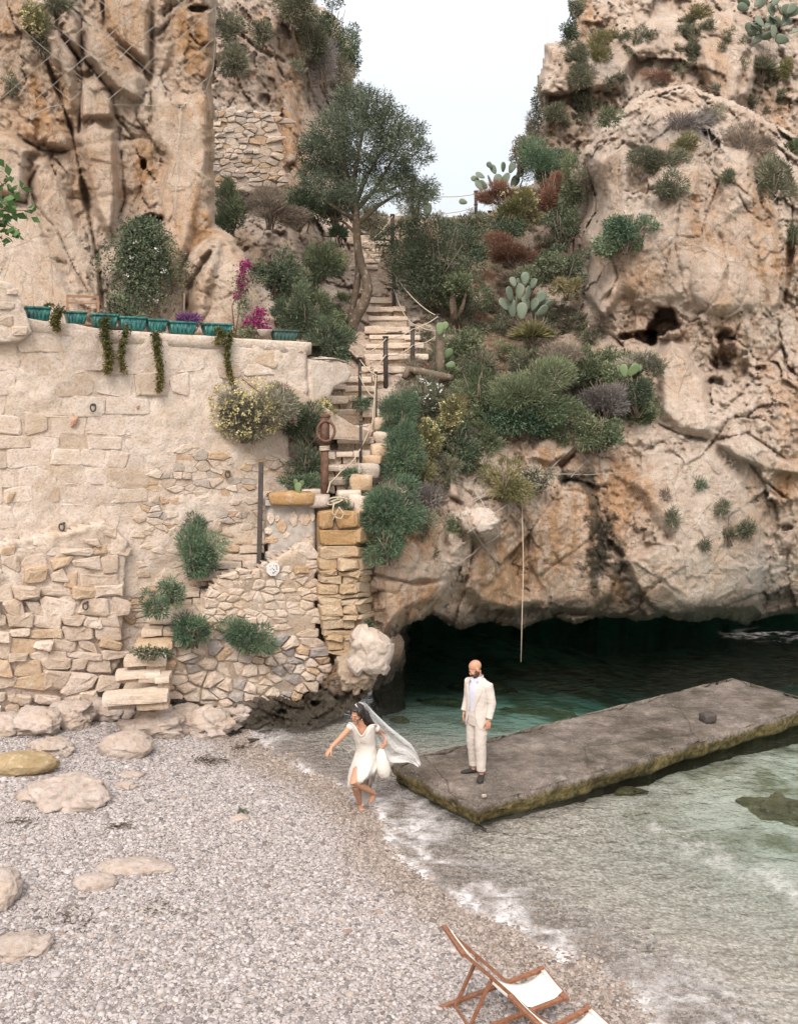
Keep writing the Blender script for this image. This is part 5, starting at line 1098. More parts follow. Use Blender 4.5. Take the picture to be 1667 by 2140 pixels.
for lab, x, y, rx, ry, c, st_ in [
    ('bright green tuft at the upper left shoulder of the sea cliff', 1264, 246, 24, 14, 'green', 'fine'), ('mauve grey heath under the upper net', 1420, 262, 52, 24, 'mauve', 'twig'), ('dull green heath in the middle of the upper net', 1372, 334, 52, 28, 'olive', 'fine'), ('dark tuft below the heath inside the net', 1396, 392, 28, 22, 'olive', 'fine'),
    ('yellowish cushion inside the upper net', 1430, 300, 24, 14, 'yellowgreen', 'fine'), ('dry grey brush on the brow of the sea cliff', 1552, 300, 40, 40, 'dry', 'twig'), ('grey cushion on the brow above the dry brush', 1480, 236, 26, 14, 'grey', 'fine'), ('drooping green bush at the east side of the sea cliff', 1612, 384, 36, 44, 'olive', 'fine'),
    ('grey scrub on the left shoulder of the sea cliff', 1226, 372, 24, 26, 'grey', 'fine'), ('small green tuft beside the drooping bush', 1520, 368, 14, 12, 'green', 'fine'), ('brown scrub on the rock shoulder near the cave holes', 1256, 668, 16, 22, 'dry', 'twig'), ('olive tuft left of the cave holes', 1236, 702, 20, 14, 'olive', 'fine'),
    ('tiny bright tuft on the pale sea cliff', 1457, 1012, 15, 9, 'fresh', 'fine'), ('dark tuft at the edge of the rough pale rock', 1402, 1082, 13, 16, 'olive', 'fine'), ('longest hanging grass tuft on the pale sea cliff', 1522, 1108, 18, 30, 'olive', 'blade'), ('dark tuft right of the longest grass tuft', 1560, 1106, 15, 18, 'olive', 'fine'),
    ('small dull tuft low on the pale sea cliff', 1470, 1140, 12, 9, 'olive', 'fine'), ('tiny tuft above the rough pale rock', 1390, 1036, 10, 10, 'dry', 'fine'), ('small tuft high on the pale slab', 1508, 1062, 15, 12, 'olive', 'fine'), ('green bush at the picture edge below the brow', 1655, 310, 20, 18, 'green', 'bush'), ('dark bush at the picture edge by the cleft', 1656, 490, 14, 26, 'dark', 'fine')]:
    S_(lab, x, y, rx, ry, c, st_, sheet=SC, group='tufts on the sea cliff', off=.5)
# masonry plants
WY = lambda x, y: float(WP.P(WP.ab(np.array(float(x)), np.array(float(y))))[1])
S_('tall green broom-like shrub beside the lower steps against the wall', 404, 1158, 44, 46, 'fresh', 'feather', Yd=18.3, dens=1.3)
S_('small green tuft crowning the shrub against the wall', 410, 1098, 17, 17, 'fresh', 'feather', Yd=18.7)
S_('green tuft left of the dark step block', 324, 1268, 21, 26, 'fresh', 'feather', Yd=17.3)
S_('green tuft behind the step, right of the leftmost step tuft', 356, 1240, 26, 24, 'fresh', 'feather', Yd=17.7)
S_('green tuft growing from the rubble wall beside the steps', 395, 1318, 37, 34, 'fresh', 'feather', Yd=17.45, dens=1.2)
S_('wide green tuft growing from the middle of the rubble wall', 523, 1330, 46, 32, 'fresh', 'feather', Yd=17.95, dens=1.2)
S_('low dark leaved plant on the bottom beach steps', 305, 1364, 40, 13, 'dark', 'bush', Yd=16.7)
S_('dark green bush at the wall end below the pink flowers', 640, 885, 44, 44, 'dark', 'feather', Yd=20.2, dens=1.2)
S_('dark green bush behind the rusty post at the landing', 643, 970, 36, 32, 'dark', 'feather', Yd=19.8, dens=1.2)
S_('low green plant at the foot of the rusty post', 634, 1010, 40, 18, 'fresh', 'feather', Yd=19.5)
S_('yellow daisy clump behind the mooring ring', 672, 862, 26, 24, 'yellowgreen', 'fine', Yd=20.6, fl='yellow', flc=60)
S_('small green tuft on the stairs below the handrail post', 752, 843, 20, 12, 'fresh', 'feather', Yd=21.7)
S_('green tuft on the lower part of the upper flight', 737, 990, 22, 16, 'fresh', 'feather', Yd=19.9)
S_('green tuft under the rope coil at the landing', 712, 1053, 16, 10, 'fresh', 'feather', Yd=18.9)
S_('reddish succulent tuft at the corner of the cement block', 570, 1032, 14, 12, 'succ', 'blade', Yd=18.8)
S_('tiny green tuft on the white boulder by the cave', 771, 1312, 13, 12, 'dark', 'bush', Yd=18.8, stem=False)
S_('large hanging bush of grey leaves and straw yellow flowers on the wall', 512, 862, 72, 58, 'grey', 'fine', Yd=19.4, fl='yellow', flc=220, off=.5, dz=.4, name='hanging_bush', cat='bush', dens=1.3)
S_('green bush with pink flowers at the end of the hanging bush', 590, 852, 34, 42, 'green', 'fine', Yd=19.8, fl='pink', flc=26, off=.5, name='flowering_bush', cat='bush')
# caper hanging on the tall cliff
for j, (lab, px, py, rx, ry) in enumerate([('dark leafy caper bush with white flowers hanging on the cracked cliff', 305, 572, 72, 92)]):
    S_(lab, px, py, rx, ry, 'dark', 'hang', Yd=20.9, fl='white', flc=9, name='caper_bush', cat='bush', dens=1.7, off=.3, dz=.5)
S_('dark foliage pile beneath the hanging caper bush', 262, 648, 34, 30, 'dark', 'bush', Yd=20.1)
S_('yellow flowered tuft near the top of the cracked cliff', 72, 46, 24, 30, 'yellowgreen', 'fine', sheet=SA, fl='yellow', flc=24)
S_('grey green tuft right of the yellow flowered tuft', 88, 92, 16, 28, 'grey', 'fine', sheet=SA)
S_('grey green bush at the picture top on the cracked cliff', 108, 8, 34, 14, 'olive', 'fine', sheet=SA)
S_('sprawling green bush with dry twigs along the cleft edge', 20, 180, 0+14, 18, 'olive', 'fine', sheet=SA)
# fig branch reaching in at the west edge
fg = empty('fig_branch', at(-70, 470, 15.5), 'leafy bright green fig branch reaching in from the picture edge', 'branch')
m = MB(); o_ = np.array(fg.location); rsf = np.random.default_rng(5); LP_, LD_ = [], []
for ex_, ey_ in ((30, 370), (62, 440), (40, 480), (5, 500), (20, 420), (50, 410), (-5, 350), (12, 455)):
    e = at(ex_, ey_, 15.3+rsf.uniform(-.3, .3))-o_; mid = e*.5+np.array([0, 0, .12]); m.tube([[0, 0, 0], mid, e], [.022, .014, .006], 6)
    for q in range(16): LP_.append(e*rsf.uniform(.6, 1.02)+rsf.normal(0, .055, 3)); LD_.append(rsf.normal(0, 1, 3)+np.array([.4, -.5, -.3]))
m.build('branch', M['twig'], fg); V, F, t = leaves(np.array(LP_), np.array(LD_), rsf.uniform(.13, .20, len(LP_)), rsf.uniform(.09, .14, len(LP_)), rsf, rsf.uniform(0, 1, len(LP_)), .15)
LM['fig'] = leaf_mat('fig_leaf', [(.05, .10, .035), (.085, .16, .055), (.13, .22, .08)], .35)
mesh_obj('leaves', V, F, LM['fig'], fg, {'tone': t})
# bougainvillea
bg = empty('bougainvillea', at(505, 700, 20.4), 'magenta bougainvillea climbing the pale rock at the terrace end', 'climber')
o_ = np.array(bg.location); m = MB()
for pts in ([(492, 700), (498, 660), (505, 610), (512, 550)], [(500, 705), (520, 690), (545, 665), (556, 640)], [(498, 700), (520, 710), (540, 690)], [(490, 690), (485, 640), (500, 600)]): m.tube([at(x, y, 20.35)-o_ for x, y in pts], [.016, .013, .01, .006][:len(pts)], 6)
m.build('stem', M['twig'], bg)
for nm, mt, pts, sz in (('foliage', 'green', [(505, 600, 18, 34, 300), (520, 695, 30, 18, 300), (508, 640, 14, 20, 150)], .055), ('blossom', 'magenta', [(512, 556, 11, 13, 150), (505, 590, 13, 22, 170), (543, 655, 13, 12, 150), (528, 672, 24, 12, 200), (548, 678, 16, 12, 120), (496, 618, 9, 10, 50), (560, 690, 10, 8, 40)], .06)):
    P = np.concatenate([np.stack([prs.normal(x, rx*.5, n), prs.normal(y, ry*.5, n)], 1) for x, y, rx, ry, n in pts]); W_ = at(P[:, 0], P[:, 1], prs.uniform(20.05, 20.45, len(P)))-o_
    V, F, t = leaves(W_, prs.normal(0, 1, W_.shape), prs.uniform(.7, 1.2, len(P))*sz, prs.uniform(.5, .9, len(P))*sz, prs, np.clip(prs.normal(.5, .25, len(P)), 0, 1)); mesh_obj(nm, V, F, LM[mt], bg, {'tone': t})

# ---- olive tree
TY = 25.6; tb = at(738, 742, TY)
tree = empty('olive_tree', tb, 'olive tree with a twisted double trunk standing beside the stone stairs', 'tree')
def tp(x, y, dy=0): return at(x, y, TY+dy)-tb
m = MB()
m.tube([tp(735, 755), tp(731, 725), tp(733, 690), tp(745, 660, -.05), tp(761, 634, -.1), tp(769, 606, -.1), tp(765, 580, -.05), tp(754, 552), tp(747, 515), tp(745, 480), tp(743, 440), tp(738, 400)], [.24, .17, .145, .138, .132, .125, .12, .112, .10, .096, .092, .08], 12, t=.4)
m.tube([tp(745, 750), tp(738, 705, .05), tp(731, 680, .1), tp(739, 630, .12), tp(747, 590, .1), tp(749, 560, .06), tp(748, 530, .03)], [.2, .12, .10, .085, .085, .08, .09], 10, t=.3)
for r_ in ([(733, 715), (715, 738), (705, 752)], [(738, 712), (757, 735), (768, 752)], [(734, 720), (733, 742), (728, 758)]): m.tube([tp(x, y, -.08) for x, y in r_], [.11, .09, .05], 8, t=.5)
m.build('trunk', M['bark'], tree)
br = [[(743, 450), (715, 400), (690, 350), (665, 330)], [(741, 420), (725, 360), (710, 300), (705, 250)], [(738, 405), (745, 340), (760, 270), (765, 215)], [(743, 440), (780, 400), (810, 350), (840, 300)], [(745, 470), (790, 430), (830, 405), (880, 400)], [(744, 460), (710, 440), (680, 420), (655, 390)], [(742, 430), (765, 370), (800, 310), (815, 265)], [(746, 490), (720, 465), (690, 455)], [(780, 400), (820, 395), (850, 375)]]
m = MB()
for b_ in br:
    dy = prs.uniform(-.7, .7); m.tube([tp(x, y, dy*k/3) for k, (x, y) in enumerate(b_)], [.07, .05, .032, .014][:len(b_)] if len(b_) > 3 else [.05, .03, .012], 7, t=.4)
m.build('limb', M['bark'], tree)
cl = [(700, 285, 52, 46), (735, 235, 48, 40), (775, 235, 52, 44), (810, 275, 48, 44), (845, 310, 42, 40), (865, 285, 22, 22), (760, 300, 60, 50), (700, 335, 55, 42), (665, 330, 42, 38), (650, 300, 28, 22), (740, 355, 58, 42), (800, 345, 56, 44), (690, 385, 46, 36), (650, 370, 30, 26), (765, 400, 52, 28), (830, 385, 52, 30), (878, 402, 32, 24), (895, 385, 16, 20), (720, 210, 26, 22), (755, 200, 26, 20), (880, 330, 22, 22), (720, 415, 36, 22), (845, 360, 34, 26)]
P_, D_, T_ = [], [], []; ctr = tp(755, 320)
for (x, y, rx, ry) in cl:
    rx *= .86; ry *= .84; x += prs.uniform(-8, 8); y += prs.uniform(-8, 8); c = tp(x, y, prs.uniform(-1.1, 1.1)); a = np.array([rx, (rx+ry)/2*1.0, ry])*TY/FPX; n = int(rx*ry*.54)
    d = unit(prs.normal(0, 1, (n, 3))); r = prs.uniform(.2, 1.15, n)**.6; q = c+d*a*r[:, None]*.98
    P_.append(q); D_.append(unit(d*.7+unit(q-ctr)*.7+prs.normal(0, .45, (n, 3))+np.array([0, 0, .35]))); T_.append(np.clip(.4+prs.normal(0, .13)+.22*d[:, 2]*0+prs.normal(0, .2, n), 0, 1))
P_, D_, T_ = map(np.concatenate, (P_, D_, T_))
# little twigs carrying runs of leaves
k_ = 3; P2 = np.repeat(P_, k_, 0)+np.repeat(D_, k_, 0)*np.tile(np.arange(k_), len(P_))[:, None]*.07; D2 = np.repeat(D_, k_, 0)+prs.normal(0, .55, (len(P_)*k_, 3))
V, F, t = leaves(P2, D2, prs.uniform(.06, .11, len(P2)), prs.uniform(.018, .028, len(P2)), prs, np.clip(np.repeat(T_, k_)+prs.normal(0, .12, len(P2)), 0, 1))
LM['olivetree'] = leaf_mat('olive_tree_leaf', [(.05, .064, .042), (.09, .112, .072), (.14, .168, .112), (.25, .275, .20)], .2)
mesh_obj('crown', V, F, LM['olivetree'], tree, {'tone': t})
# trunk of the big round bush
bt = empty('stunted_tree', at(950, 665, 26.3), 'short dark trunk showing under the mid green bush', 'tree')
m = MB(); o_ = np.array(bt.location)
m.tube([at(950, 668, 26.3)-o_, at(945, 630, 26.3)-o_, at(952, 590, 26.4)-o_], [.12, .09, .05], 9, t=.2); m.tube([at(958, 662, 26.3)-o_, at(968, 635, 26.3)-o_, at(975, 600, 26.4)-o_], [.07, .05, .03], 8, t=.2); m.build('trunk', M['bark'], bt)
V, F, t = foliage('bush', (.42, .35, .3), prs); mesh_obj('crown', V+(at(955, 600, 26.3)-o_), F, LM['green'], bt, {'tone': t})

# ---- prickly pears
M['cactus'] = leaf_mat('cactus_pad', [(.08, .105, .075), (.125, .155, .11), (.185, .21, .155)], 0, .5)
M['cactus_bright'] = leaf_mat('cactus_pad_bright', [(.085, .13, .065), (.13, .18, .085), (.18, .23, .115)], 0, .5)
pad_me = {}
def pad_mesh(mt, seed):
    key = (mt, seed)
    if key not in pad_me:
        r_ = np.random.default_rng(seed); V = []; F = []; ns, nr = 14, 6
        m = MB(); m.ell((0, 0, .5), (.34, .075, .5), 14, 8); V = m.V[0]
        V[:, 0] *= .72+.5*np.clip(V[:, 2], 0, 1)-.18*np.clip(V[:, 2]-.8, 0, 1); V += fbm(V*3+seed, 2)[:, None]*np.array([.03, .05, .02])
        pad_me[key] = np_mesh('pad', V, m.F, {'tone': np.full(len(V), r_.uniform(.2, .9))}); pad_me[key].materials.append(M[mt])
    return pad_me[key]
def pear(label, px, py, Yd, pads, mt='cactus', size=.34, base=None):
    """pads: (px, py, length px, lean degrees from vertical, yaw degrees)"""
    o_ = at(px, py, Yd); root = empty('prickly_pear', o_, label, 'cactus', 'prickly pear cacti')
    for k, (x, y, L_, lean, yaw) in enumerate(pads):
        p = bpy.data.objects.new('pad', pad_mesh(mt, k % 5)); link(p, root); s_ = L_*.8*Yd/FPX
        p.location = Vector(at(x, y, Yd+.16*((k*7) % 5-2)*.6)-o_); p.scale = (s_, s_, s_)
        p.rotation_euler = (Matrix.Rotation(R(lean), 3, 'Y')@Matrix.Rotation(R(yaw*1.25+((k*53) % 40-20)), 3, 'Z')).to_euler()
    return root
pr = np.random.default_rng(9)
pear('prickly pear with grey green pads on the skyline beside the rope post', 1045, 392, 32.5, [(1040, 392, 34, 0, 20), (1052, 390, 36, 15, -30), (1068, 392, 34, 30, 10), (1030, 392, 34, -25, 40), (1018, 394, 30, -55, 0), (1012, 372, 26, -60, 20), (1035, 364, 26, -25, 0), (1050, 360, 26, 5, 40), (1064, 362, 28, 25, -20), (1078, 372, 28, 40, 0), (1008, 398, 30, -35, 30), (1001, 376, 22, -75, 0), (1085, 392, 24, 20, 60), (1028, 352, 20, -40, 0)])
pear('big prickly pear with pale upright pads in the middle of the slope', 1095, 665, 26.4, [(1090, 668, 44, 0, 10), (1072, 664, 46, -8, -20), (1112, 666, 46, 14, 30), (1068, 632, 42, -12, 20), (1084, 628, 44, 2, -30), (1100, 630, 40, 8, 40), (1120, 634, 38, 35, -10), (1128, 650, 40, 42, 20), (1080, 650, 40, -4, 60), (1104, 648, 42, -18, 15), (1120, 660, 38, 50, 35), (1060, 648, 36, -34, 25), (1088, 606, 32, -16, 35), (1108, 604, 30, 24, -25), (1076, 600, 28, -22, 10), (1136, 640, 28, 64, 20), (1096, 596, 34, 2, 10), (1062, 660, 40, -20, 50), (1110, 650, 36, 22, -40)])
pear('prickly pear hanging over the rim at the top corner of the crag', 1590, 45, 33, [(1560+pr.uniform(0, 95), 20+pr.uniform(-20, 80), pr.uniform(24, 36), pr.uniform(-80, 80), pr.uniform(-60, 60)) for _ in range(34)])
pear('small yellow green prickly pear beside the grey cushion', 1308, 786, 23.9, [(1306, 788, 34, -15, 0), (1312, 786, 40, 40, 20), (1318, 776, 32, 62, -20), (1300, 784, 26, -35, 30)], 'cactus_bright')
pear('single pale prickly pear pads inside the upper net', 1432, 356, 26.2, [(1430, 358, 22, 20, 0), (1426, 360, 18, -60, 20), (1438, 344, 18, 50, 0)], 'cactus_bright')
pear('small forked cactus standing behind the golden cap stone', 623, 1032, 18.9, [(623, 1032, 30, 0, 0), (626, 1020, 22, 24, 30), (620, 1016, 20, -14, -20)], 'cactus_bright')
tk = pear('tall prickly pear with a brown woody trunk beside the stairs', 918, 790, 24.2, [(918, 700, 32, 4, 20), (924, 692, 26, 24, 0), (926, 750, 34, 42, 10), (930, 764, 26, 80, -20), (921, 718, 22, 50, 30)], 'cactus_bright')
m = MB(); o_ = np.array(tk.location); m.tube([at(921, 790, 24.25)-o_, at(919, 755, 24.25)-o_, at(919, 725, 24.25)-o_, at(918, 690, 24.25)-o_], [.14, .12, .105, .08], 9, t=.8)
m.build('trunk', M['bark'], tk)
lg = empty('fallen_trunk', at(880, 788, 23.6), 'fallen woody cactus trunk lying beside the upper steps', 'log')
m = MB(); o_ = np.array(lg.location); m.tube([at(845, 790, 23.4)-o_, at(852, 772, 23.5)-o_, at(880, 778, 23.6)-o_, at(915, 786, 23.8)-o_, at(945, 790, 23.9)-o_], [.07, .09, .1, .11, .08], 9, t=.7); m.build('wood', M['bark'], lg)
pear('grey pads of a prickly pear behind the gap of the stairs', 880, 455, 32.6, [(878, 458, 34, -20, 0), (890, 455, 38, 10, 30), (868, 460, 26, -60, 0), (884, 430, 24, 30, 10), (976, 424, 22, -75, 0)])

# ---- uncountable low growth over the slope
def cover(label, name, col, style, n, region, size, sheet, seed):
    r_ = np.random.default_rng(seed); xs = [p[0] for p in region]; ys = [p[1] for p in region]; Vs, Fs, Ts, o0 = [], [], [], 0
    k = 0
    while k < n:
        x, y = r_.uniform(min(xs), max(xs)), r_.uniform(min(ys), max(ys))
        if not inside(np.array([x]), np.array([y]), region)[0]: continue
        k += 1
        if vnoise(np.array([x/40, y/40, seed*1.0])) < .42: continue
        Yd = surf(x, y, sheet)
        if Yd is None: continue
        a = size*r_.uniform(.5, 1.5); V, F, t = foliage(style, (a, a*.8, a*.75), r_, .55); V = V+at(x, y, Yd-.02)+np.array([0, 0, a*.2]); Vs.append(V); Fs.append(F+o0); Ts.append(t); o0 += len(V)
    tag(mesh_obj(name, np.concatenate(Vs), np.concatenate(Fs), LM[col], None, {'tone': np.concatenate(Ts)}), label, None, kind='stuff')
slope = [(760, 450), (1000, 455), (1180, 390), (1200, 600), (1250, 740), (1300, 860), (1200, 920), (1050, 930), (960, 1000), (880, 1040), (800, 880), (860, 760), (900, 690), (820, 580)]
cover('dry grass and twigs over the slope', 'dry_grass', 'dry', 'twig', 420, slope, .2, SC, 1)
cover('low green ground cover over the slope', 'ground_cover', 'olive', 'fine', 380, slope, .22, SC, 2)
cover('reddish low scrub over the slope', 'ground_cover', 'rust', 'twig', 110, slope, .2, SC, 3)
cover('mixed green scrub over the lower slope', 'ground_cover', 'green', 'fine', 240, [(860, 760), (1000, 740), (1300, 740), (1370, 860), (1260, 940), (1100, 920), (960, 980), (860, 900)], .26, SC, 8)
cover('low green weeds beside the stairs', 'ground_cover', 'green', 'fine', 140, [(560, 560), (700, 520), (740, 700), (700, 740), (620, 700)], .16, SC, 4)
cover('dark green weeds beside the stairs', 'ground_cover', 'dark', 'fine', 260, [(545, 540), (650, 480), (690, 560), (650, 600), (700, 740), (600, 700)], .2, SC, 6)
cover('thin scrub on the crag ledges', 'ground_cover', 'olive', 'fine', 170, [(1150, 90), (1440, 40), (1640, 100), (1640, 260), (1300, 240), (1150, 320)], .17, SF, 5)
# ================================================================== posts, ropes, nets
M['iron'] = plain('dark_iron_post', (.055, .045, .04), .65, .35, 18, .4)
M['rust'] = plain('rusty_iron', (.11, .058, .04), .8, .45, 14, .3, .01)
M['rope'] = plain('weathered_rope', (.44, .37, .28), .9, .2, 60, .1)
M['wire'] = plain('galvanised_wire', (.38, .355, .32), .6, .2, 30, .4)
posts = [('iron rope post on the skyline below the prickly pear', 994, 400, 458, 32.4, .05), ('iron rope post behind the large dark bush at the stair top', 820, 449, 507, 30.2, .055), ('iron rope post at the left edge of the large dark bush', 823, 568, 638, 26.9, .05),
         ('iron rope post standing against the cactus trunk', 914, 658, 765, 24.5, .05), ('iron rope post between the cactus trunk and the thick post', 862, 683, 766, 24.2, .05), ('thick iron rope post beside the middle of the stairs', 806, 704, 787, 23.4, .055),
         ('slim iron rope post at the end of the low plastered wall', 752, 748, 836, 22.2, .035), ('tall thin iron rope post by the topmost kerb stone', 785, 778, 906, 21.5, .028), ('short thin iron rope post on the stairs above the landing', 753, 880, 979, 20.5, .03)]
for lab, px, y0, y1, Yd, w in posts:
    o_ = at(px, y1, Yd); e = empty('rope_post', o_, lab, 'post', 'iron posts carrying the stair ropes')
    t_ = at(px+prs.uniform(-1, 1), y0, Yd)-o_; m = MB(); m.tube([(0, 0, -.3), t_*.5, t_], w, 8); m.build('post', M['iron'], e)
    m = MB(); m.tube([t_+np.array([0, 0, -.02]), t_+np.array([0, 0, .02])], w*1.25, 8); m.build('cap', M['iron'], e)
    for f in (.93, .52):
        m = MB(); p = t_*f; th = np.linspace(0, 2*np.pi, 13); m.tube(np.stack([p[0]+np.cos(th)*w*1.15, p[1]+np.sin(th)*w*1.15, p[2]+th*0], 1), .014, 5, False); m.build('eyelet', M['iron'], e)
def rope(label, pts, sag=.06, r=.0125, name='rope', mat='rope'):
    P = [at(*p) for p in pts]; out = []
    for a, b in zip(P[:-1], P[1:]):
        t = np.linspace(0, 1, 13)[:, None]; q = a*(1-t)+b*t; q[:, 2] -= (4*t*(1-t))[:, 0]*sag*np.linalg.norm(b-a); out.append(q if not out else q[1:])
    m = MB(); m.tube(np.concatenate(out), r, 6); o = m.build(name, M[mat], None, origin=P[0]); return tag(o, label, name if name != 'rope' else 'rope', 'ropes of the stair handrail' if name == 'rope' else None)
rope('upper rope from the skyline post towards the olive crown', [(1090, 394, 32), (994, 405, 32.35), (925, 411, 32), (868, 412, 31)], .03)
rope('lower rope from the skyline post to the gap', [(994, 432, 32.35), (940, 445, 32), (880, 447, 31.4)], .03)
rope('rope from the stair top post down past the olive trunk', [(880, 395, 31.5), (820, 452, 30.15), (752, 512, 27.5), (823, 571, 26.85)], .05)
rope('upper rope from the bush edge post to the cactus trunk post', [(823, 572, 26.85), (914, 661, 24.45)], .05)
rope('lower sagging rope from the bush edge post to the thin posts', [(770, 575, 27), (822, 602, 26.85), (872, 680, 24.6), (914, 690, 24.45)], .09)
rope('top rope linking the cactus trunk post to the low wall post', [(914, 662, 24.45), (862, 688, 24.15), (806, 708, 23.35), (752, 742, 22.15)], .05)
rope('lower rope linking the cactus trunk post to the thick post', [(914, 700, 24.45), (862, 722, 24.15), (806, 742, 23.35), (752, 778, 22.15)], .08)
rope('rope from the low wall post to the tall thin post', [(752, 752, 22.15), (785, 783, 21.45), (783, 880, 21.3), (754, 890, 20.45)], .05)
rope('lower rope from the low wall post hanging to the tall thin post', [(751, 785, 22.15), (783, 830, 21.45), (779, 884, 21.3)], .1)
rope('long loose rope running down the stairs to the mooring ring', [(785, 790, 21.4), (778, 885, 21.1), (740, 960, 20.2), (712, 985, 19.6), (690, 1008, 19.1), (684, 1030, 18.95)], .03, .014)
# coil
th = np.linspace(0, 4.6*np.pi, 70); c0 = at(708, 1055, 18.85); m = MB()
cp = np.stack([c0[0]+np.cos(th)*(.16+.05*np.sin(th*.7)), c0[1]-.12+np.sin(th)*.09, c0[2]+.05+th*.006+.05*np.sin(th*1.3)], 1); m.tube(cp, .014, 6)
d0 = at(700, 1062, 18.55); dl = np.stack([d0[0]+np.array([-.02, -.05, .02, .12, .16, .08, .02, -.06]), np.full(8, d0[1]), d0[2]+np.array([.1, -.08, -.18, -.2, -.1, .02, -.1, -.26])], 1); m.tube(dl, .014, 6)
tag(m.build('rope_coil', M['rope'], None, origin=c0), 'loose rope coil draped over the top of the golden pillar', 'rope')
# tall dark pole at the side landing
pe = empty('pole', at(541, 1189, 18.75), 'tall dark square pole standing at the side landing by the cement block', 'post')
m = MB(); b_ = at(546, 966, 18.75)-np.array(pe.location); m.beam((0, 0, -.05), b_, .085, .085, (0, 1, 0)); m.build('post', M['iron'], pe, smooth=False)
m = MB(); m.box((0, 0, .0), (.16, .16, .03)); m.build('base_plate', M['iron'], pe, smooth=False)
# rusty mooring post with ring
mp = empty('mooring_post', at(678, 1034, 19.1), 'rusty mooring post with a big iron ring at the landing', 'post'); o_ = np.array(mp.location)
m = MB(); tp_ = at(679, 872, 19.1)-o_; m.tube([(0, 0, -.1), tp_*.62], .075, 10); m.tube([tp_*.6, tp_], .09, 10); m.build('post', M['rust'], mp)
m = MB(); th = np.linspace(0, 2*np.pi, 29); rc = at(681, 901, 18.98)-o_; m.tube(np.stack([rc[0]+np.cos(th)*.165, rc[1]+np.sin(th)*.04, rc[2]+np.sin(th)*.19], 1), .026, 8, False); m.build('ring', M['rust'], mp)
m = MB(); m.ell(tp_+np.array([0, 0, .02]), (.11, .11, .06), 10, 6); m.build('head', M['rust'], mp)
m = MB(); wz = at(678, 937, 19.1)-o_; th = np.linspace(0, 6*np.pi, 60); m.tube(np.stack([wz[0]+np.cos(th)*.09, wz[1]+np.sin(th)*.09, wz[2]+th*.005-.05], 1), .016, 5); m.build('rope_wrap', M['rope'], mp)
# hanging rope over the water
hr = [at(1090, 1050, 22.2), at(1092, 1130, 21.7), at(1093, 1180, 21.4), at(1092, 1225, 21.0), at(1090, 1300, 20.9), at(1088, 1383, 20.8)]
m = MB(); m.tube(hr, .0095, 6); tag(m.build('hanging_rope', M['rope'], None, origin=hr[0]), 'thin pale rope hanging from the overhang down to the water', 'rope')
# old tile set in the rubble wall
M['tile_white'] = plain('glazed_tile', (.62, .60, .57), .3, .1, 20, .5)
k = NM('tile_print', .35, .5); c = k.ramp(k.voro(26, 'F1', k.obj()), [(.28, (.012, .014, .03)), (.42, (.60, .58, .56))]); M['tile_print'] = k.done(c)
c0 = RP.P(RP.ab(np.array([565.]), np.array([1187.])), np.array([.10]))[0]; te = empty('ornamental_tile', c0, 'octagonal white tile with a dark round ornament set in the rubble wall', 'tile')
def disc(r, n, d, ph=0):
    th = np.arange(n)*2*np.pi/n+ph; f = np.stack([np.cos(th)*r, np.sin(th)*r], 1); V = []
    for dd in (0, d): V += [RP.u*a+np.array([0, 0, b])+RP.n*dd for a, b in f]
    return np.array(V), [[k, (k+1) % n, n+(k+1) % n, n+k] for k in range(n)]+[list(range(n, 2*n))]
m = MB(); m.add(*disc(.135, 8, .045, .39)); m.build('tile', M['tile_white'], te, smooth=False)
m = MB(); m.add(*disc(.095, 20, .05)); m.build('ornament', M['tile_print'], te, smooth=False)
# mooring eyes on the retaining wall
for lab, px, py in (('small dark iron ring fixed low on the masonry wall', 128, 1094), ('dark hole-like iron eye in the upper masonry wall', 193, 846), ('small iron hook above the landing on the wall', 473, 985), ('iron stub in the rough footing of the wall', 168, 1253)):
    c0 = WP.P(WP.ab(np.array([float(px)]), np.array([float(py)])), np.array([.08 if py < 1200 else .36]))[0]; e = empty('wall_ring', c0, lab, 'ring')
    m = MB(); th = np.linspace(0, 2*np.pi, 15); m.tube(np.stack([np.cos(th)*.045, th*0-.03, np.sin(th)*.065-.05], 1), .014, 6, False); m.build('ring', M['iron'], e)
    m = MB(); m.tube([(0, .2, 0), (0, -.04, .0)], .022, 6); m.build('bolt', M['iron'], e)

# ---- rockfall nets
def net(label, sheet, region, sp, ang, r, seed, wf=.3, off=.09):
    e0 = None; lines = []; r_ = np.random.default_rng(seed); xs = [p[0] for p in region]; ys = [p[1] for p in region]; cx, cy = np.mean(xs), np.mean(ys); Rg = 700
    for a in ang:
        ca, sa = math.cos(R(a)), math.sin(R(a))
        for d in np.arange(-Rg, Rg, sp):
            t = np.arange(-Rg, Rg, 9.0); x = cx+ca*t-sa*d; y = cy+sa*t+ca*d; w_ = fbm(np.stack([x*.010, y*.010, x*0+seed], -1), 3)*sp*wf; x = x-sa*w_; y = y+ca*w_
            ins = inside(x, y, region); run = []
            for X_, Y_, I in zip(x, y, ins):
                Yd = surf(X_, Y_, sheet) if I else None
                if Yd is None:
                    if len(run) > 8: lines.append(np.array(run))
                    run = []
                else: run.append((X_, Y_, Yd))
            if len(run) > 8: lines.append(np.array(run))
    if not lines: return
    o_ = at(cx, cy, surf(cx, cy, sheet) or 22); e = empty('rockfall_net', o_, label, 'net')
    for l in lines:
        k = np.convolve(np.pad(l[:, 2], 3, 'edge'), np.ones(7)/7, 'valid'); Yd = np.minimum(np.convolve(np.pad(l[:, 2], 6, 'edge'), np.ones(13)/13, 'valid'), l[:, 2]+.02)-off; m = MB(); m.tube(at(l[:, 0], l[:, 1], Yd)-o_, r, 4, False); m.build('wire', M['wire'], e)
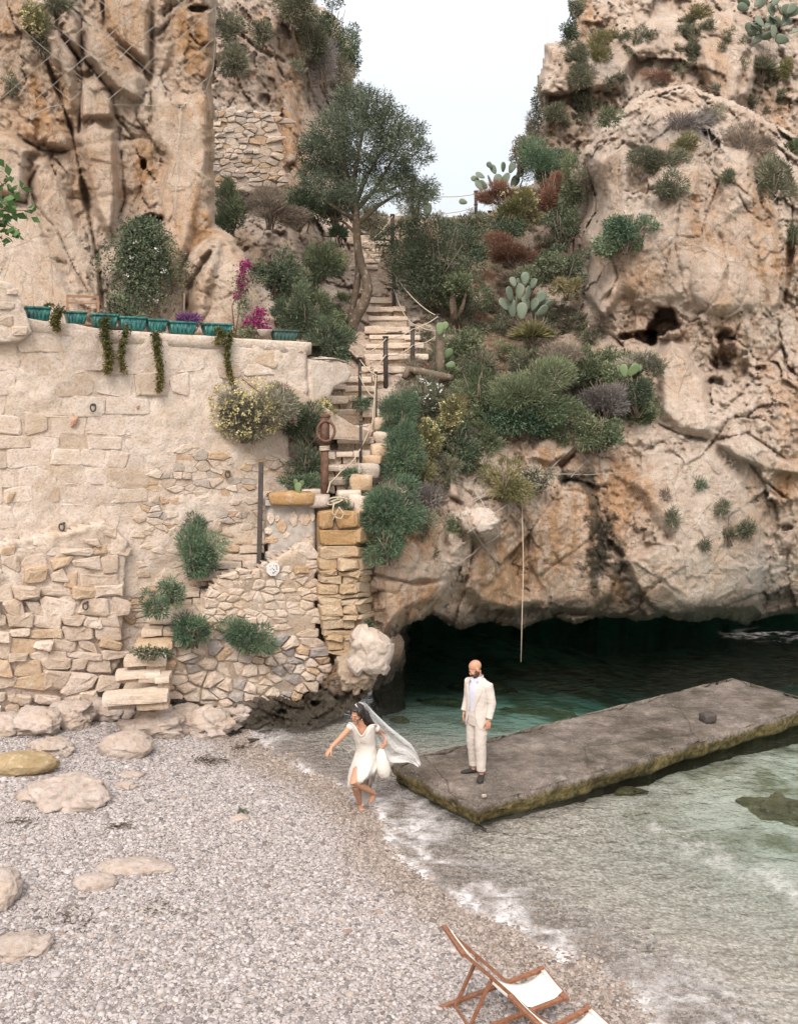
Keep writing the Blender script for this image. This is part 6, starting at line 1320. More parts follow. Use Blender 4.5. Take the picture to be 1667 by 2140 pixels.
net('diamond mesh rockfall net over the top of the tall cracked cliff', SA, [(-10, -20), (455, -20), (446, 170), (430, 210), (0, 215)], 50, (40, -41), .0052, 3, .12, .17)
net('wire rockfall net over the brow of the sea cliff', SC, [(1290, 225), (1440, 195), (1600, 270), (1640, 420), (1620, 560), (1500, 540), (1400, 510), (1330, 440), (1270, 330)], 44, (38, -44), .006, 5, .3)
net('sagging wire net hanging over the overhang above the rope', SC, [(940, 880), (1010, 930), (1110, 1010), (1060, 1080), (1040, 1240), (960, 1180), (985, 1000), (930, 940)], 44, (62, -35), .009, 7, .5, .14)
net('wire net under the green thicket at the rock edge', SC, [(1130, 985), (1180, 930), (1330, 860), (1290, 930), (1250, 1000), (1340, 985), (1240, 1010)], 40, (-48, 52), .009, 9, .4, .12)
def cable(label, pts, sheet, r=.007, off=.1):
    P = [at(x, y, (surf(x, y, sheet) or 25)-off) for x, y in pts]; m = MB(); m.tube(P, r, 5); tag(m.build('steel_cable', M['wire'], None, origin=P[0]), label, 'cable')
cable('straight steel cable along the bottom of the diamond net', [(60, 245), (100, 225), (130, 219), (250, 219), (378, 222), (440, 230)], SA)
cable('bundle of vertical steel cable at the right edge of the cracked cliff', [(450, 10), (449, 80), (446, 140), (430, 190), (378, 224)], SA, .010)
cable('thin cable falling down the cracked cliff from its anchor', [(378, 226), (372, 300), (368, 400), (366, 470)], SA, .007)
cable('steel cable looping under the net on the sea cliff', [(1345, 490), (1400, 498), (1460, 515), (1520, 545), (1560, 550), (1640, 555)], SC)
cable('steel cable dropping through the net on the sea cliff', [(1470, 240), (1490, 330), (1470, 420), (1468, 500)], SC)
cable('steel cable along the foot of the net under the thicket', [(1160, 990), (1230, 992), (1340, 985)], SC)

# ================================================================== planters and terrace things
k = NM('turquoise_ceramic', .35, .5); v_ = k.noise(16, 6, .7, k.mapv((1, 1, .45))); M['turq'] = k.done(k.ramp(v_, [(.36, (.006, .034, .032)), (.5, (.013, .105, .094)), (.66, (.045, .21, .18))]), k.bump(v_, .6, .015))
M['soil'] = plain('potting_soil', (.06, .045, .03), .95)
pl = [('first turquoise planter beside the rounded wall end', 57, 111, 641, 669), ('turquoise planter with the bushy reddish succulent', 141, 186, 651, 676), ('turquoise planter in front of the wooden chair', 195, 251, 656, 683), ('longest turquoise planter, right of the chair', 252, 312, 662, 689), ('turquoise planter at the foot of the caper bush', 311, 354, 667, 692), ('turquoise planter holding small purple flowers', 357, 416, 672, 698), ('last turquoise planter by the bougainvillea', 428, 490, 676, 702)]
def planter(label, x0, x1, y0, y1, mat='turq', grp='turquoise planters in a row along the wall top'):
    xm = (x0+x1)/2; wp = WP.ab(np.array([x0, x1, xm], float), np.array([y1, y1, y1], float)); Lw = abs(wp[1, 0]-wp[0, 0]); hgt = (y1-y0)*WY(xm, y1)/FPX
    o_ = WP.P(wp[2:3]-np.array([[0, .0]]), np.array([-.14]))[0]; ang = math.atan2(WP.u[1], WP.u[0]); e = empty('planter', o_, label, 'planter', grp, ang)
    m = MB(); prof = [(0, .80, .085), (.02, .82, .09), (hgt*.82, .95, .115)]
    def rr(z, f, d, n=6):
        a, b = Lw/2*f, d; out = []
        for cx, cy, s0 in ((a-.03, b-.03, 0), (-a+.03, b-.03, 1), (-a+.03, -b+.03, 2), (a-.03, -b+.03, 3)):
            for q in range(4): th = (s0+q/3)*math.pi/2; out.append((cx+.03*math.cos(th), cy+.03*math.sin(th), z))
        return np.array(out)
    m.loft([rr(*p) for p in prof]); m.build('body', M[mat], e)
    m = MB(); m.loft([rr(hgt*.82, .98, .12), rr(hgt*.84, 1.0, .128), rr(hgt, 1.0, .128), rr(hgt, .93, .105), rr(hgt*.86, .92, .1)], cap=True); m.build('rim', M[mat], e)
    m = MB(); m.loft([rr(hgt*.86, .91, .098), rr(hgt*.9, .91, .098)]); m.build('soil', M['soil'], e)
    for q in np.linspace(-.36, .36, 6):
        m = MB(); m.tube([(q*Lw, -.092, .03), (q*Lw*1.1, -.118, hgt*.78)], .011, 5); m.build('rib', M[mat], e)
    return e
for p in pl: planter(*p)
M['darkgreen_plastic'] = plain('dark_green_plastic', (.035, .075, .06), .5, .3, 10, .4)
planter('dark green ribbed trough at the terrace corner', 574, 628, 690, 712, 'darkgreen_plastic', None)
# trailing succulents
def trail(label, px, y0, y1, w, name='trailing_succulent'):
    Yd = WY(px, y0)-.1; o_ = at(px, y0, Yd); e = empty(name, o_, label, 'plant', 'trailing succulents hanging over the wall')
    n = int((y1-y0)*w*.9); t = prs.uniform(0, 1, n)**.9; x = px+prs.normal(0, .38, n)*w*(1-.45*t)+5*np.sin(t*5+px); y = y0+t*(y1-y0); Yw = np.array([WY(a, b) for a, b in zip(x, y)])-prs.uniform(.07, .2, n)
    P = at(x, y, Yw)-o_; V, F, tn = leaves(P, prs.normal(0, .6, (n, 3))+np.array([0, -.5, -.6]), prs.uniform(.05, .1, n), prs.uniform(.018, .03, n), prs, np.clip(t*.6+prs.normal(.1, .18, n), 0, 1)); mesh_obj('foliage', V, F, LM['succ'], e, {'tone': tn})
    m = MB(); ys = np.linspace(y0, y1, 9); m.tube([at(px+5*math.sin((yy-y0)/(y1-y0)*5+px), yy, WY(px, yy)-.08)-o_ for yy in ys], .012, 5); m.build('stem', M['twig'], e)
trail('bushy reddish green succulent over the second planter edge', 121, 640, 690, 16); trail('widest long hanging succulent strand on the wall', 224, 662, 778, 14); trail('thinner hanging strand just right of the widest one', 259, 676, 775, 9); trail('longest hanging succulent strand in the middle of the wall', 331, 690, 816, 11); trail('hanging strand ending above the flowering hanging bush', 480, 690, 802, 9); trail('short bushy strand under the last turquoise planter', 458, 682, 716, 15)
for lab, x, y, c, w in (('small purple flowers in the planter', 398, 668, 'purple', 18), ('fleshy plant sprouting from the planter left of the chair', 103, 636, 'succ', 14), ('dry sprigs in the planter in front of the chair', 215, 652, 'dry', 16)):
    S_(lab, x, y, w, 9, c, 'blade' if c != 'purple' else 'fine', Yd=WY(x, y)+.13, name='potted_plant', cat='plant', off=0, dens=2.5, stem=False)
# wooden chair behind the planters
M['wood'] = plain('brown_wood', (.22, .105, .055), .55, .3, 12, .35, .006); M['oldwood'] = plain('old_wood', (.25, .14, .085), .7, .25, 14, .3)
co = at(176, 652, 18.6); co[2] = TZ+.03; ch = empty('wooden_chair', co, 'brown wooden slatted chair standing on the terrace behind the planters', 'chair'); ch.rotation_euler = (0, 0, .35)
ztop = at(176, 614, 18.6)[2]-co[2]; hw = .27
for sx in (-1, 1):
    m = MB(); m.beam((sx*hw, .25, 0), (sx*hw, .32, ztop), .045, .045); m.build('back_post', M['oldwood'], ch, smooth=False)
    m = MB(); m.beam((sx*hw, -.22, 0), (sx*hw, -.22, .10), .045, .045); m.build('leg', M['oldwood'], ch, smooth=False)
for f, hh_ in ((.97, .045), (.78, .03), (.5, .03)): m = MB(); m.beam((-hw, .26+.06*f, ztop*f), (hw, .26+.06*f, ztop*f), .022, hh_); m.build('back_slat', M['oldwood'], ch, smooth=False)
for q in np.linspace(-.2, .22, 6): m = MB(); m.beam((-hw-.02, q, .10), (hw+.02, q, .10), .06, .02); m.build('seat_slat', M['oldwood'], ch, smooth=False)
m = MB(); m.tube([at(386, 680, 19.9), at(385, 640, 19.95), at(386, 612, 20)], .02, 6); tag(m.build('cane', M['twig'], None, origin=at(386, 680, 19.9)), 'thin wooden cane leaning on the cliff behind the planters', 'stick')
# wooden stake leaning etc left out; white pot by bougainvillea
m = MB(); c0 = at(553, 702, 19.75); m.loft([np.array([(math.cos(a)*r, math.sin(a)*r, z) for a in np.arange(12)*math.pi/6])+c0 for r, z in ((.08, 0), (.12, .05), (.15, .1), (.15, .12), (.1, .11))]); tag(m.build('stone_bowl', M['boulder'], None, origin=c0), 'low pale stone bowl on the wall top beside the bougainvillea', 'bowl')

# ================================================================== boulders on the beach
def ico(sub):
    import bmesh
    b = bmesh.new(); bmesh.ops.create_icosphere(b, subdivisions=sub, radius=1); V = np.array([v.co[:] for v in b.verts]); F = np.array([[v.index for v in f.verts] for f in b.faces]); b.free(); return V, F
ICO = ico(5)
def boulder(label, px, py, w, d, h, seed, tone=.5, sink=.25, lump=.28, rz=0, mat='boulder', cell=.25, base=None, name='boulder', flat=1.0, smooth=True, ex=2.0):
    """px, py: the middle of its foot; w, d, h in metres"""
    p = on_z(px, py, .3)
    for _ in range(4): p = on_z(px, py, float(ground_z(p[0:1], p[1:2])[0]))
    if base is not None: p = np.array(base, float)
    if base is None and w > .6: w *= .88; h *= .85; sink += .06
    V, F = ICO; V = V.copy(); nrm = V.copy()
    k_ = (np.abs(V)**ex).sum(1)**(1/ex); V = V/k_[:, None]
    F1, F2, idv, dv = worley(V*1.3+seed*3.7); V = V*(1+(idv-.5)*cell+(dv*(np.stack([idv*7 % 1, idv*13 % 1, idv*29 % 1], -1)-.5)).sum(-1)*cell)[:, None]
    V = V+nrm*(fbm(V*1.1+seed, 5)*lump+fbm(V*5+seed, 5, .65)*lump*.34-np.abs(fbm(V*2.3+seed, 4))*lump*.5)[:, None]
    V = V*np.array([w/2, d/2, h/2])@np.array(rotz(rz)).T; V[:, 2] += h/2-h*sink
    tn = np.clip(tone+fbm(nrm*2+seed, 3)*.3, 0, 1)
    return tag(mesh_obj(name, V+p, F, M[mat], None, {'tone': tn}, smooth, p), label, 'rock', 'boulders on the beach')
boulder('big smooth flat boulder lying on the pebbles below the steps', 262, 1574, .98, .9, .52, 1, .75, .2, .12, cell=.1)
M['moss'] = stone_mat('algae_stained_rock', [(.22, .165, .085), (.34, .26, .15), (.42, .33, .21)], .3, .05)
M['darkmoss'] = stone_mat('weedy_rock', [(.10, .10, .05), (.17, .16, .085), (.26, .24, .14)], .3, .05)
boulder('long brownish log shaped rock at the picture edge', 42, 1612, 1.25, .55, .44, 2, .5, .15, .10, .12, 'moss', .08)
boulder('half buried cracked pale boulder in front of the log shaped rock', 140, 1668, 1.3, 1.0, .6, 3, .7, .40, .26, cell=.35)
boulder('low pale slab in the middle of the pebbles', 276, 1818, 1.05, .45, .24, 4, .9, .35, .18, cell=.2)
boulder('small rounded pale stone left of the low slab', 198, 1850, .5, .36, .2, 5, .9, .35, .12, cell=.12)
boulder('pale boulder cut by the picture edge beside the low slab', -2, 1880, .62, .7, .5, 6, .6, .25, .2)
boulder('pitted pale flat rock near the picture edge', 40, 1985, .72, .55, .26, 7, .9, .35, .22, cell=.25)
boulder('flat boulder with a bluish face at the foot of the wall', 72, 1526, 1.15, .8, .62, 8, .6, .2, .25, cell=.3)
boulder('angular boulder leaning on the wall foot left of the steps', 150, 1512, 1.0, .8, .62, 9, .35, .2, .28, cell=.4)
boulder('rough boulder tucked between the wall foot and the steps', 210, 1500, .8, .6, .5, 10, .2, .2, .28, cell=.4)
boulder('low boulder at the picture edge below the wall', 5, 1528, .9, .8, .55, 11, .5, .2, .25, cell=.3)
boulder('small pale rock between the wall foot and the log shaped rock', 110, 1572, .9, .6, .4, 12, .8, .3, .25, cell=.3)
boulder('thin stone propped under the wall at the picture edge', 36, 1470, .5, .45, .7, 13, .3, .2, .25, cell=.35)
boulder('rounded light pebble-like stone under the lowest step', 262, 1503, .42, .35, .24, 14, .9, .15, .1, cell=.08)
boulder('knobbly rock at the foot of the steps on the shore side', 330, 1530, 1.15, .9, .62, 15, .3, .15, .3, cell=.45)
boulder('dark based rock between the steps and the rubble wall', 440, 1532, 1.1, .8, .66, 16, .45, .15, .3, cell=.45)
boulder('pale knob of rock just left of the wet dark rock foot', 385, 1520, .8, .7, .55, 17, .6, .15, .3, cell=.4)
boulder('pale stone half hidden under the rubble wall', 490, 1512, .6, .5, .42, 18, .6, .1, .3, cell=.4)
boulder('small cluster stone beside the half buried cracked boulder', 262, 1645, .35, .3, .12, 19, .8, .4, .2)
boulder('faint flat stone above the half buried boulder', 275, 1622, .4, .3, .1, 20, .9, .4, .2)
boulder('yellowish flat stone near the dark sprig on the pebbles', 500, 1710, .28, .22, .07, 21, .5, .4, .2)
boulder('big white boulder perched at the mouth of the cave', 775, 1370, .78, .7, .92, 22, .7, .5, .10, cell=.4, mat='white_rock', base=at(774, 1368, 18.35)+np.array([0, .2, 0]))
boulder('brown crag knob under the white boulder', 735, 1410, .75, .7, .8, 23, .1, .5, .3, cell=.4, base=at(738, 1410, 18.5)+np.array([0, .25, 0]), mat='dirtmortar')
boulder('pale flat boulder jutting from the slope above the overhang', 1000, 1098, .95, .7, .55, 24, .6, .5, .10, cell=.4, mat='white_rock', base=at(995, 1092, 20.7)+np.array([0, .2, 0]))
for lab, px, py, w, d, h, sd in (('long submerged rock in the clear water east of the pier', 1630, 1692, 1.5, .9, .5, 31), ('smaller submerged rock in front of the long one', 1560, 1680, .6, .5, .3, 32), ('dark submerged rock behind the pier', 1000, 1440, 1.8, 1.2, .6, 33), ('dark submerged rock left of the hanging rope', 920, 1470, 1.3, .9, .45, 34), ('dark submerged rock beside the pier wall', 1120, 1490, 1.6, .7, .5, 35), ('pale submerged slab near the pier corner', 1310, 1655, .5, .3, .14, 36), ('yellowish submerged stone between bride and pier', 866, 1672, .4, .25, .12, 37), ('small dark submerged stone off the rock foot', 835, 1508, .35, .25, .18, 38)):
    d_ = 0.45 if sd in (31, 32) else .55
    p = on_z(px, py, -.3)
    for _ in range(5): p = on_z(px, py, float(ground_z(p[0:1], p[1:2])[0]))
    p[2] -= .22 if sd in (31, 32, 33, 34, 35) else .03
    o = boulder(lab, px, py, w, d, h, sd, .15, .3, .35, cell=.5, mat='darkmoss', base=p, name='submerged_rock')
# beach litter
def tuft(label, px, py, w, col, n=90, name='seaweed', cat='seaweed'):
    p = on_z(px, py, .3)
    for _ in range(3): p = on_z(px, py, float(ground_z(p[0:1], p[1:2])[0]))
    V, F, t = leaves(np.stack([prs.normal(0, w*.5, n), prs.normal(0, w*.32, n), prs.uniform(.015, .05, n)], 1), prs.normal(0, 1, (n, 3))*np.array([1, 1, .2]), prs.uniform(.04, .12, n), .02, prs, prs.uniform(0, 1, n)); tag(mesh_obj(name, V+p, F, LM[col], None, {'tone': t}, True, p), label, None, None, 'stuff')
LM['weed'] = leaf_mat('dry_seaweed', [(.05, .038, .025), (.09, .065, .045), (.15, .11, .08)], 0)
tuft('large dark heap of dry seaweed below the flat boulder', 432, 1592, .34, 'weed', 200); tuft('small dark sprig on the yellowish stone', 504, 1700, .06, 'dark', 40); tuft('dry weed wisp near the picture edge', 40, 1722, .22, 'weed', 50); tuft('brown weed patch between the low stones and the pitted rock', 150, 1930, .4, 'weed', 70); tuft('thin weed line below the low slab', 255, 1730, .16, 'weed', 50); tuft('weed strip at the wet edge near the wall', 500, 1565, .2, 'weed', 60); tuft('brown weed wisp in the middle of the beach', 330, 1900, .35, 'weed', 40)
m = MB(); c0 = on_z(1478, 1507, .37); rough_block(m, c0+np.array([0, 0, .06]), (.22, .18, .14), rotz(.4), prs, .1, .6); tag(m.build('dark_lump', M['iron'], None, origin=c0), 'small dark lump of weed lying on the far part of the pier', 'debris')
m = MB(); c0 = on_z(1011, 1666, .36); rough_block(m, c0+np.array([0, 0, .02]), (.07, .05, .04), rotz(.4), prs, .9, .6); tag(m.build('pebble', M['boulder'], None, origin=c0), 'small white pebble on the near corner of the pier', 'pebble')

# ================================================================== deck chairs
M['canvas'] = plain('white_canvas', (.74, .72, .66), .9, .05, 40, .1, .002)
k = NM('teak', .5, .35); gv = k.noise(1, 6, .6, k.mapv((30, 30, 30), k.obj())); M['teak'] = k.done(k.ramp(gv, [(.3, (.15, .062, .034)), (.7, (.27, .125, .07))]), k.bump(gv, .3, .004))
def deck_chair(label, o, rz, recl=0.0):
    """local: +x is the way the sitter faces, y across, z up"""
    e = empty('deck_chair', o, label, 'deck chair', 'wooden deck chairs on the pebbles', rz); W2 = .245; t = .036
    rearA, frontA = np.array([-.54, 0, .03]), np.array([.54, 0, .22])        # base frame: rear feet on the ground, front bar raised
    topB = np.array([-.50+recl*.006, 0, .85-recl*.009]); footB = np.array([.29, 0, .03])   # long frame: head bar to front feet
    def off(p, y): return np.array([p[0], y, p[2]])
    for s in (-1, 1):
        m = MB(); m.beam(off(rearA, s*W2), off(frontA, s*W2), t*.75, t*1.35, (0, 1, 0)); m.build('base_rail', M['teak'], e, smooth=False)
        m = MB(); m.beam(off(topB, s*(W2-.035)), off(footB, s*(W2-.035)), t*.75, t*1.35, (0, 1, 0)); m.build('back_rail', M['teak'], e, smooth=False)
        q = topB*.60+footB*.40; r_ = rearA+(frontA-rearA)*.12
        m = MB(); m.beam(off(q, s*(W2-.068)), off(r_+np.array([0, 0, .01]), s*(W2-.068)), t*.7, t*.95, (0, 1, 0)); m.build('prop', M['teak'], e, smooth=False)
    for nm, p, yy, a, b in (('head_bar', topB, W2, t*1.2, t*.9), ('front_bar', frontA, W2+.02, t*1.6, t*.8), ('rear_bar', rearA, W2, t, t*.9), ('foot_bar', footB, W2-.04, t, t*.8), ('prop_bar', rearA+(frontA-rearA)*.12+np.array([0, 0, .012]), W2-.07, t*.6, t*.6)):
        m = MB(); m.beam(off(p, -yy-.02), off(p, yy+.02), a, b); m.build(nm, M['teak'], e, smooth=False)
    ss = np.linspace(0, 1, 22); yy = np.linspace(-W2+.055, W2-.055, 7); sag = .33-.003*recl
    a, b = topB+np.array([.01, 0, .035]), frontA+np.array([0, 0, .03]); ctr = np.stack([a[0]+(b[0]-a[0])*ss**.95, 0*ss, a[2]+(b[2]-a[2])*ss-4*ss*(1-ss)*sag*(1+.35*(ss-.5))], 1)
    V = np.array([[c[0], y, c[2]+.012*(y/W2)**2] for c in ctr for y in yy]); n = len(yy); V2 = V-np.array([0, 0, .006]); N_ = len(V)
    F = [[i*n+j, (i+1)*n+j, (i+1)*n+j+1, i*n+j+1] for i in range(21) for j in range(n-1)]; F += [[N_+q for q in f[::-1]] for f in F]
    bd = [(j) for j in range(n)]+[i*n+n-1 for i in range(1, 22)]+[21*n+j for j in range(n-2, -1, -1)]+[i*n for i in range(20, 0, -1)]
    F += [[bd[k], bd[(k+1) % len(bd)], N_+bd[(k+1) % len(bd)], N_+bd[k]] for k in range(len(bd))]
    mesh_obj('sling', np.concatenate([V, V2]), F, M['canvas'], e)
    m = MB(); m.tube([np.array([b[0]-.03, -W2+.06, b[2]-.006]), np.array([b[0]-.03, W2-.06, b[2]-.006])], .011, 6); m.build('hem', M['canvas'], e)
    return e
gz = float(ground_z(np.array([.99]), np.array([8.94]))[0])+.015
deck_chair('nearer whole deck chair of brown wood with a white canvas seat', (.99, 8.94, gz), R(18))
gz = float(ground_z(np.array([1.42]), np.array([8.08]))[0])+.015
deck_chair('low reclined deck chair cut by the bottom of the picture', (1.40, 8.30, gz), R(26), 30)
# ================================================================== people
def skin_mat(name, a, b):
    k = NM(name, .5, .35); n = k.noise(9, 4); k.b.inputs['Subsurface Weight'].default_value = .12; k.b.inputs['Subsurface Radius'].default_value = (.02, .008, .004)
    return k.done(k.mix(k.ramp(n, [(.3, 0), (.7, 1)]), a, b))
M['skin_man'] = skin_mat('tanned_skin', (.40, .20, .125), (.47, .25, .165)); M['skin_woman'] = skin_mat('olive_skin', (.40, .205, .125), (.47, .255, .165))
def cloth(name, col, sc=26, b=.006, rough=.85):
    k = NM(name, rough, .2); n = k.noise(sc, 6, .6); w = k.noise(3.5, 4, .6)
    return k.done(k.mix(k.ramp(n, [(.3, 0), (.7, 1)]), tuple(x*.94 for x in col), col), k.bump(k.math('ADD', k.math('MULTIPLY', n, .25), w), .5, b*6))
M['linen'] = cloth('cream_linen', (.52, .465, .42)); M['trouser'] = cloth('cream_trouser_linen', (.49, .435, .39)); M['shirt'] = cloth('pale_blue_shirt', (.50, .51, .60)); M['satin'] = cloth('ivory_satin', (.56, .52, .475), 7, .012, .7)
M['loafer'] = plain('dark_suede', (.03, .027, .025), .8, .2, 40); M['hairdark'] = plain('dark_brown_hair', (.022, .016, .013), .5, .5, 60, .4); M['beard'] = plain('brown_beard', (.085, .052, .036), .85, .4, 90, .15); M['eye'] = plain('dark_eye', (.03, .02, .016), .3); M['lip'] = plain('lips', (.36, .12, .095), .5)
M['pearl'] = plain('pearl', (.75, .72, .68), .25, .05, 9, .6)
def rot3(yaw, pitch, roll=0): return np.array(Matrix.Rotation(yaw, 3, 'Z')@Matrix.Rotation(pitch, 3, 'X')@Matrix.Rotation(roll, 3, 'Y'))
def add_head(m, c, Rm, s=1.0, female=False):
    """local head: faces -y, centre between the ears"""
    def E(o, r, rot=None): m.ell(np.array(c)+Rm@(np.array(o)*s), np.array(r)*s, 16, 11, Rm if rot is None else Rm@np.array(rot))
    E((0, .012, .035), (.077, .098, .088)); E((0, -.028, -.02), (.068, .07, .088)); E((0, -.040, -.072), (.046 if female else .054, .052, .045)); E((0, -.072, -.098), (.024, .022, .02))
    E((0, -.082, .012), (.052, .022, .02)); E((0, -.104, -.022), (.0125, .022, .028)); E((0, -.112, -.036), (.017, .016, .013))
    for q in (-1, 1):
        E((q*.079, .012, -.015), (.011, .024, .034)); E((q*.040, -.078, -.028), (.026, .022, .024)); E((q*.031, -.086, .0), (.018, .016, .012))
    E((0, -.094, -.066), (.024, .014, .008)); E((0, -.091, -.077), (.021, .013, .009))
def add_hand(m, w, d, nrm, side, s=1.0, curl=.35, spread=.1):
    """w wrist, d pointing to the fingertips, nrm out of the back of the hand, side the way to the thumb"""
    w, d = np.array(w, float), unit(np.array(d, float)); nrm = unit(np.array(nrm, float)-d*np.dot(nrm, d)); t_ = np.cross(nrm, d)
    if np.dot(t_, side) < 0: t_ = -t_
    Rm = np.stack([t_, d, nrm], 1); m.ell(w+d*.050*s, np.array([.040, .052, .017])*s, 12, 8, Rm); m.ell(w+d*.02*s+t_*.012*s, np.array([.03, .03, .018])*s, 10, 7, Rm)
    for k, (o_, L) in enumerate(((.028, .076), (.010, .085), (-.010, .080), (-.028, .062))):
        p = w+d*.085*s+t_*o_*s; pts = [p-d*.03*s, p]; a = curl*.7; dd = d+t_*o_*spread*6
        for f in (.42, .33, .25): q = unit(dd)*math.cos(a)-nrm*math.sin(a); p = p+q*L*f*s; pts.append(p); a += curl*1.15
        m.tube(pts, np.array([.0095, .0098, .009, .008, .0068])*s, 8)
    p = w+d*.03*s+t_*.028*s; m.tube([p, p+(t_*.7+d*.7-nrm*.25)*.032*s, p+(t_*.75+d*1.45-nrm*.55)*.044*s, p+(t_*.6+d*2.1-nrm*.8)*.047*s], np.array([.015, .0125, .0105, .008])*s, 8)
def rough_cloth(o, amp, sc, seed):
    n = len(o.data.vertices); V = np.empty(n*3, np.float32); o.data.vertices.foreach_get('co', V); V = V.reshape(-1, 3); N_ = np.empty(n*3, np.float32); o.data.vertices.foreach_get('normal', N_); N_ = N_.reshape(-1, 3)
    V = V+N_*(fbm(V*np.array(sc)+seed, 4, .5, True)*amp)[:, None]; o.data.vertices.foreach_set('co', V.ravel()); o.data.update()
# ---- the man on the pier
mo = on_z(996, 1622, .355)+np.array([0, 0, .012])
man = empty('person', mo, 'bald bearded man in a cream suit and dark loafers standing on the pier', 'person', None, R(-47))
b = MB()
hc = np.array([-.005, -.045, 1.665]); RH = rot3(R(-38), R(34)); add_head(b, hc, RH)
b.tube([(0, .03, 1.40), (0, .012, 1.50), (0, -.01, 1.58), (0, -.015, 1.63)], [.085, .062, .057, .06], 14)
b.tube([(0, .0, .95), (0, .01, 1.10), (0, .015, 1.28), (0, .02, 1.40), (0, .02, 1.46)], [.135, .125, .15, .15, .08], 16, flat=.72)
sh = {-1: [(-.17, .02, 1.42), (-.235, .045, 1.16), (-.245, -.03, .92)], 1: [(.17, .02, 1.42), (.235, .05, 1.16), (.245, -.02, .91)]}
feet = {-1: ((-.115, .02), R(-36)), 1: ((.115, -.06), R(34))}
for q in (-1, 1):
    a_ = [np.array(p) for p in sh[q]]; b.tube([a_[0]*[.6, 1, 1], a_[0], (a_[0]+a_[1])/2, a_[1], (a_[1]+a_[2])/2, a_[2]], [.06, .056, .05, .043, .04, .029], 10)
    add_hand(b, a_[2]+np.array([0, 0, .01]), (q*.03, -.12, -1), (q*.9, -.45, .1), (-q*.3, -1, 0), 1.02, .38)
    (fx, fy), fa = feet[q]; kn = np.array([q*.105, fy*.5-.02, .50]); an = np.array([fx, fy+.03, .09])
    b.tube([(q*.09, 0, .95), (q*.1, fy*.25, .72), kn, (an+kn)/2+np.array([0, .015, .02]), an, an-np.array([0, 0, .06])], [.085, .078, .056, .05, .036, .036], 10)
    fd = np.array([math.sin(fa), -math.cos(fa), 0]); b.tube([an-np.array([0, 0, .05]), an+fd*.08-np.array([0, 0, .065]), an+fd*.15-np.array([0, 0, .072])], [.034, .03, .02], 8)
body = b.build('body', M['skin_man'], man); remesh(body, .0065, 3)
for q in (-1, 1):
    e_ = MB(); e_.ell(hc+RH@np.array([q*.031, -.090, .003]), (.011, .007, .006), 8, 6, RH); e_.build('eye', M['eye'], man)
    e_ = MB(); e_.tube([hc+RH@np.array([q*.014, -.101, .022]), hc+RH@np.array([q*.032, -.099, .027]), hc+RH@np.array([q*.05, -.083, .021])], [.004, .005, .003], 6); e_.build('eyebrow', M['beard'], man)
bd = MB()
for o_, r_ in (((0, -.045, -.078), (.062, .060, .046)), ((0, -.076, -.104), (.034, .032, .030)), ((.055, -.015, -.045), (.020, .036, .046)), ((-.055, -.015, -.045), (.020, .036, .046)), ((0, -.098, -.056), (.029, .013, .0075))): bd.ell(hc+RH@np.array(o_), r_, 14, 9, RH)
bd_ = bd.build('beard', M['beard'], man); remesh(bd_, .006, 2); rough_cloth(bd_, .003, (60, 60, 40), 2)
# shirt, trousers
def ring(z, cx, cy, rx, ry, n=32): th = np.arange(n)*2*np.pi/n; return np.stack([cx+rx*np.sin(th), cy-ry*np.cos(th), np.full(n, z)], 1)
m = MB(); m.loft([ring(z, 0, cy, rx, ry) for z, cy, rx, ry in ((.96, 0, .168, .125), (1.06, .0, .16, .118), (1.16, .005, .163, .12), (1.28, .01, .178, .132), (1.38, .012, .18, .125), (1.44, .015, .15, .10), (1.49, .012, .09, .08), (1.515, .004, .074, .070))]); o_ = m.build('shirt', M['shirt'], man); rough_cloth(o_, .004, (8, 8, 5), 3)
for q in (-1, 1):
    m = MB(); P = [np.array(p) for p in ((q*.004, -.066, 1.495), (q*.045, -.055, 1.535), (q*.074, .0, 1.55), (q*.05, .062, 1.555), (0, .082, 1.556))]; Lw = [p*np.array([1.12, 1.16, 1])+np.array([q*(.03 if k < 2 else 0), -.012 if k < 2 else 0, -.05 if k == 0 else -.042]) for k, p in enumerate(P)]
    m.loft([np.array([a_, b_, b_*np.array([.97, .97, 1]), a_*np.array([.97, .97, 1])]) for a_, b_ in zip(P, Lw)]); m.build('shirt_collar', M['shirt'], man, smooth=False)
m = MB(); m.loft([ring(z, 0, .0, rx, ry) for z, rx, ry in ((.80, .165, .118), (.88, .176, .125), (.96, .172, .126), (1.02, .166, .122), (1.045, .164, .121))])
for q in (-1, 1):
    (fx, fy), fa = feet[q]; m.tube([(q*.082, 0, .93), (q*.092, fy*.2, .78), (q*.102, fy*.5-.015, .52), ((q*.104+fx)/2, fy*.7+.01, .34), (fx, fy+.025, .20), (fx, fy+.028, .115)], [.102, .10, .084, .076, .070, .068], 18)
o_ = m.build('trousers', M['trouser'], man); remesh(o_, .0085, 4); rough_cloth(o_, .006, (7, 7, 11), 5)
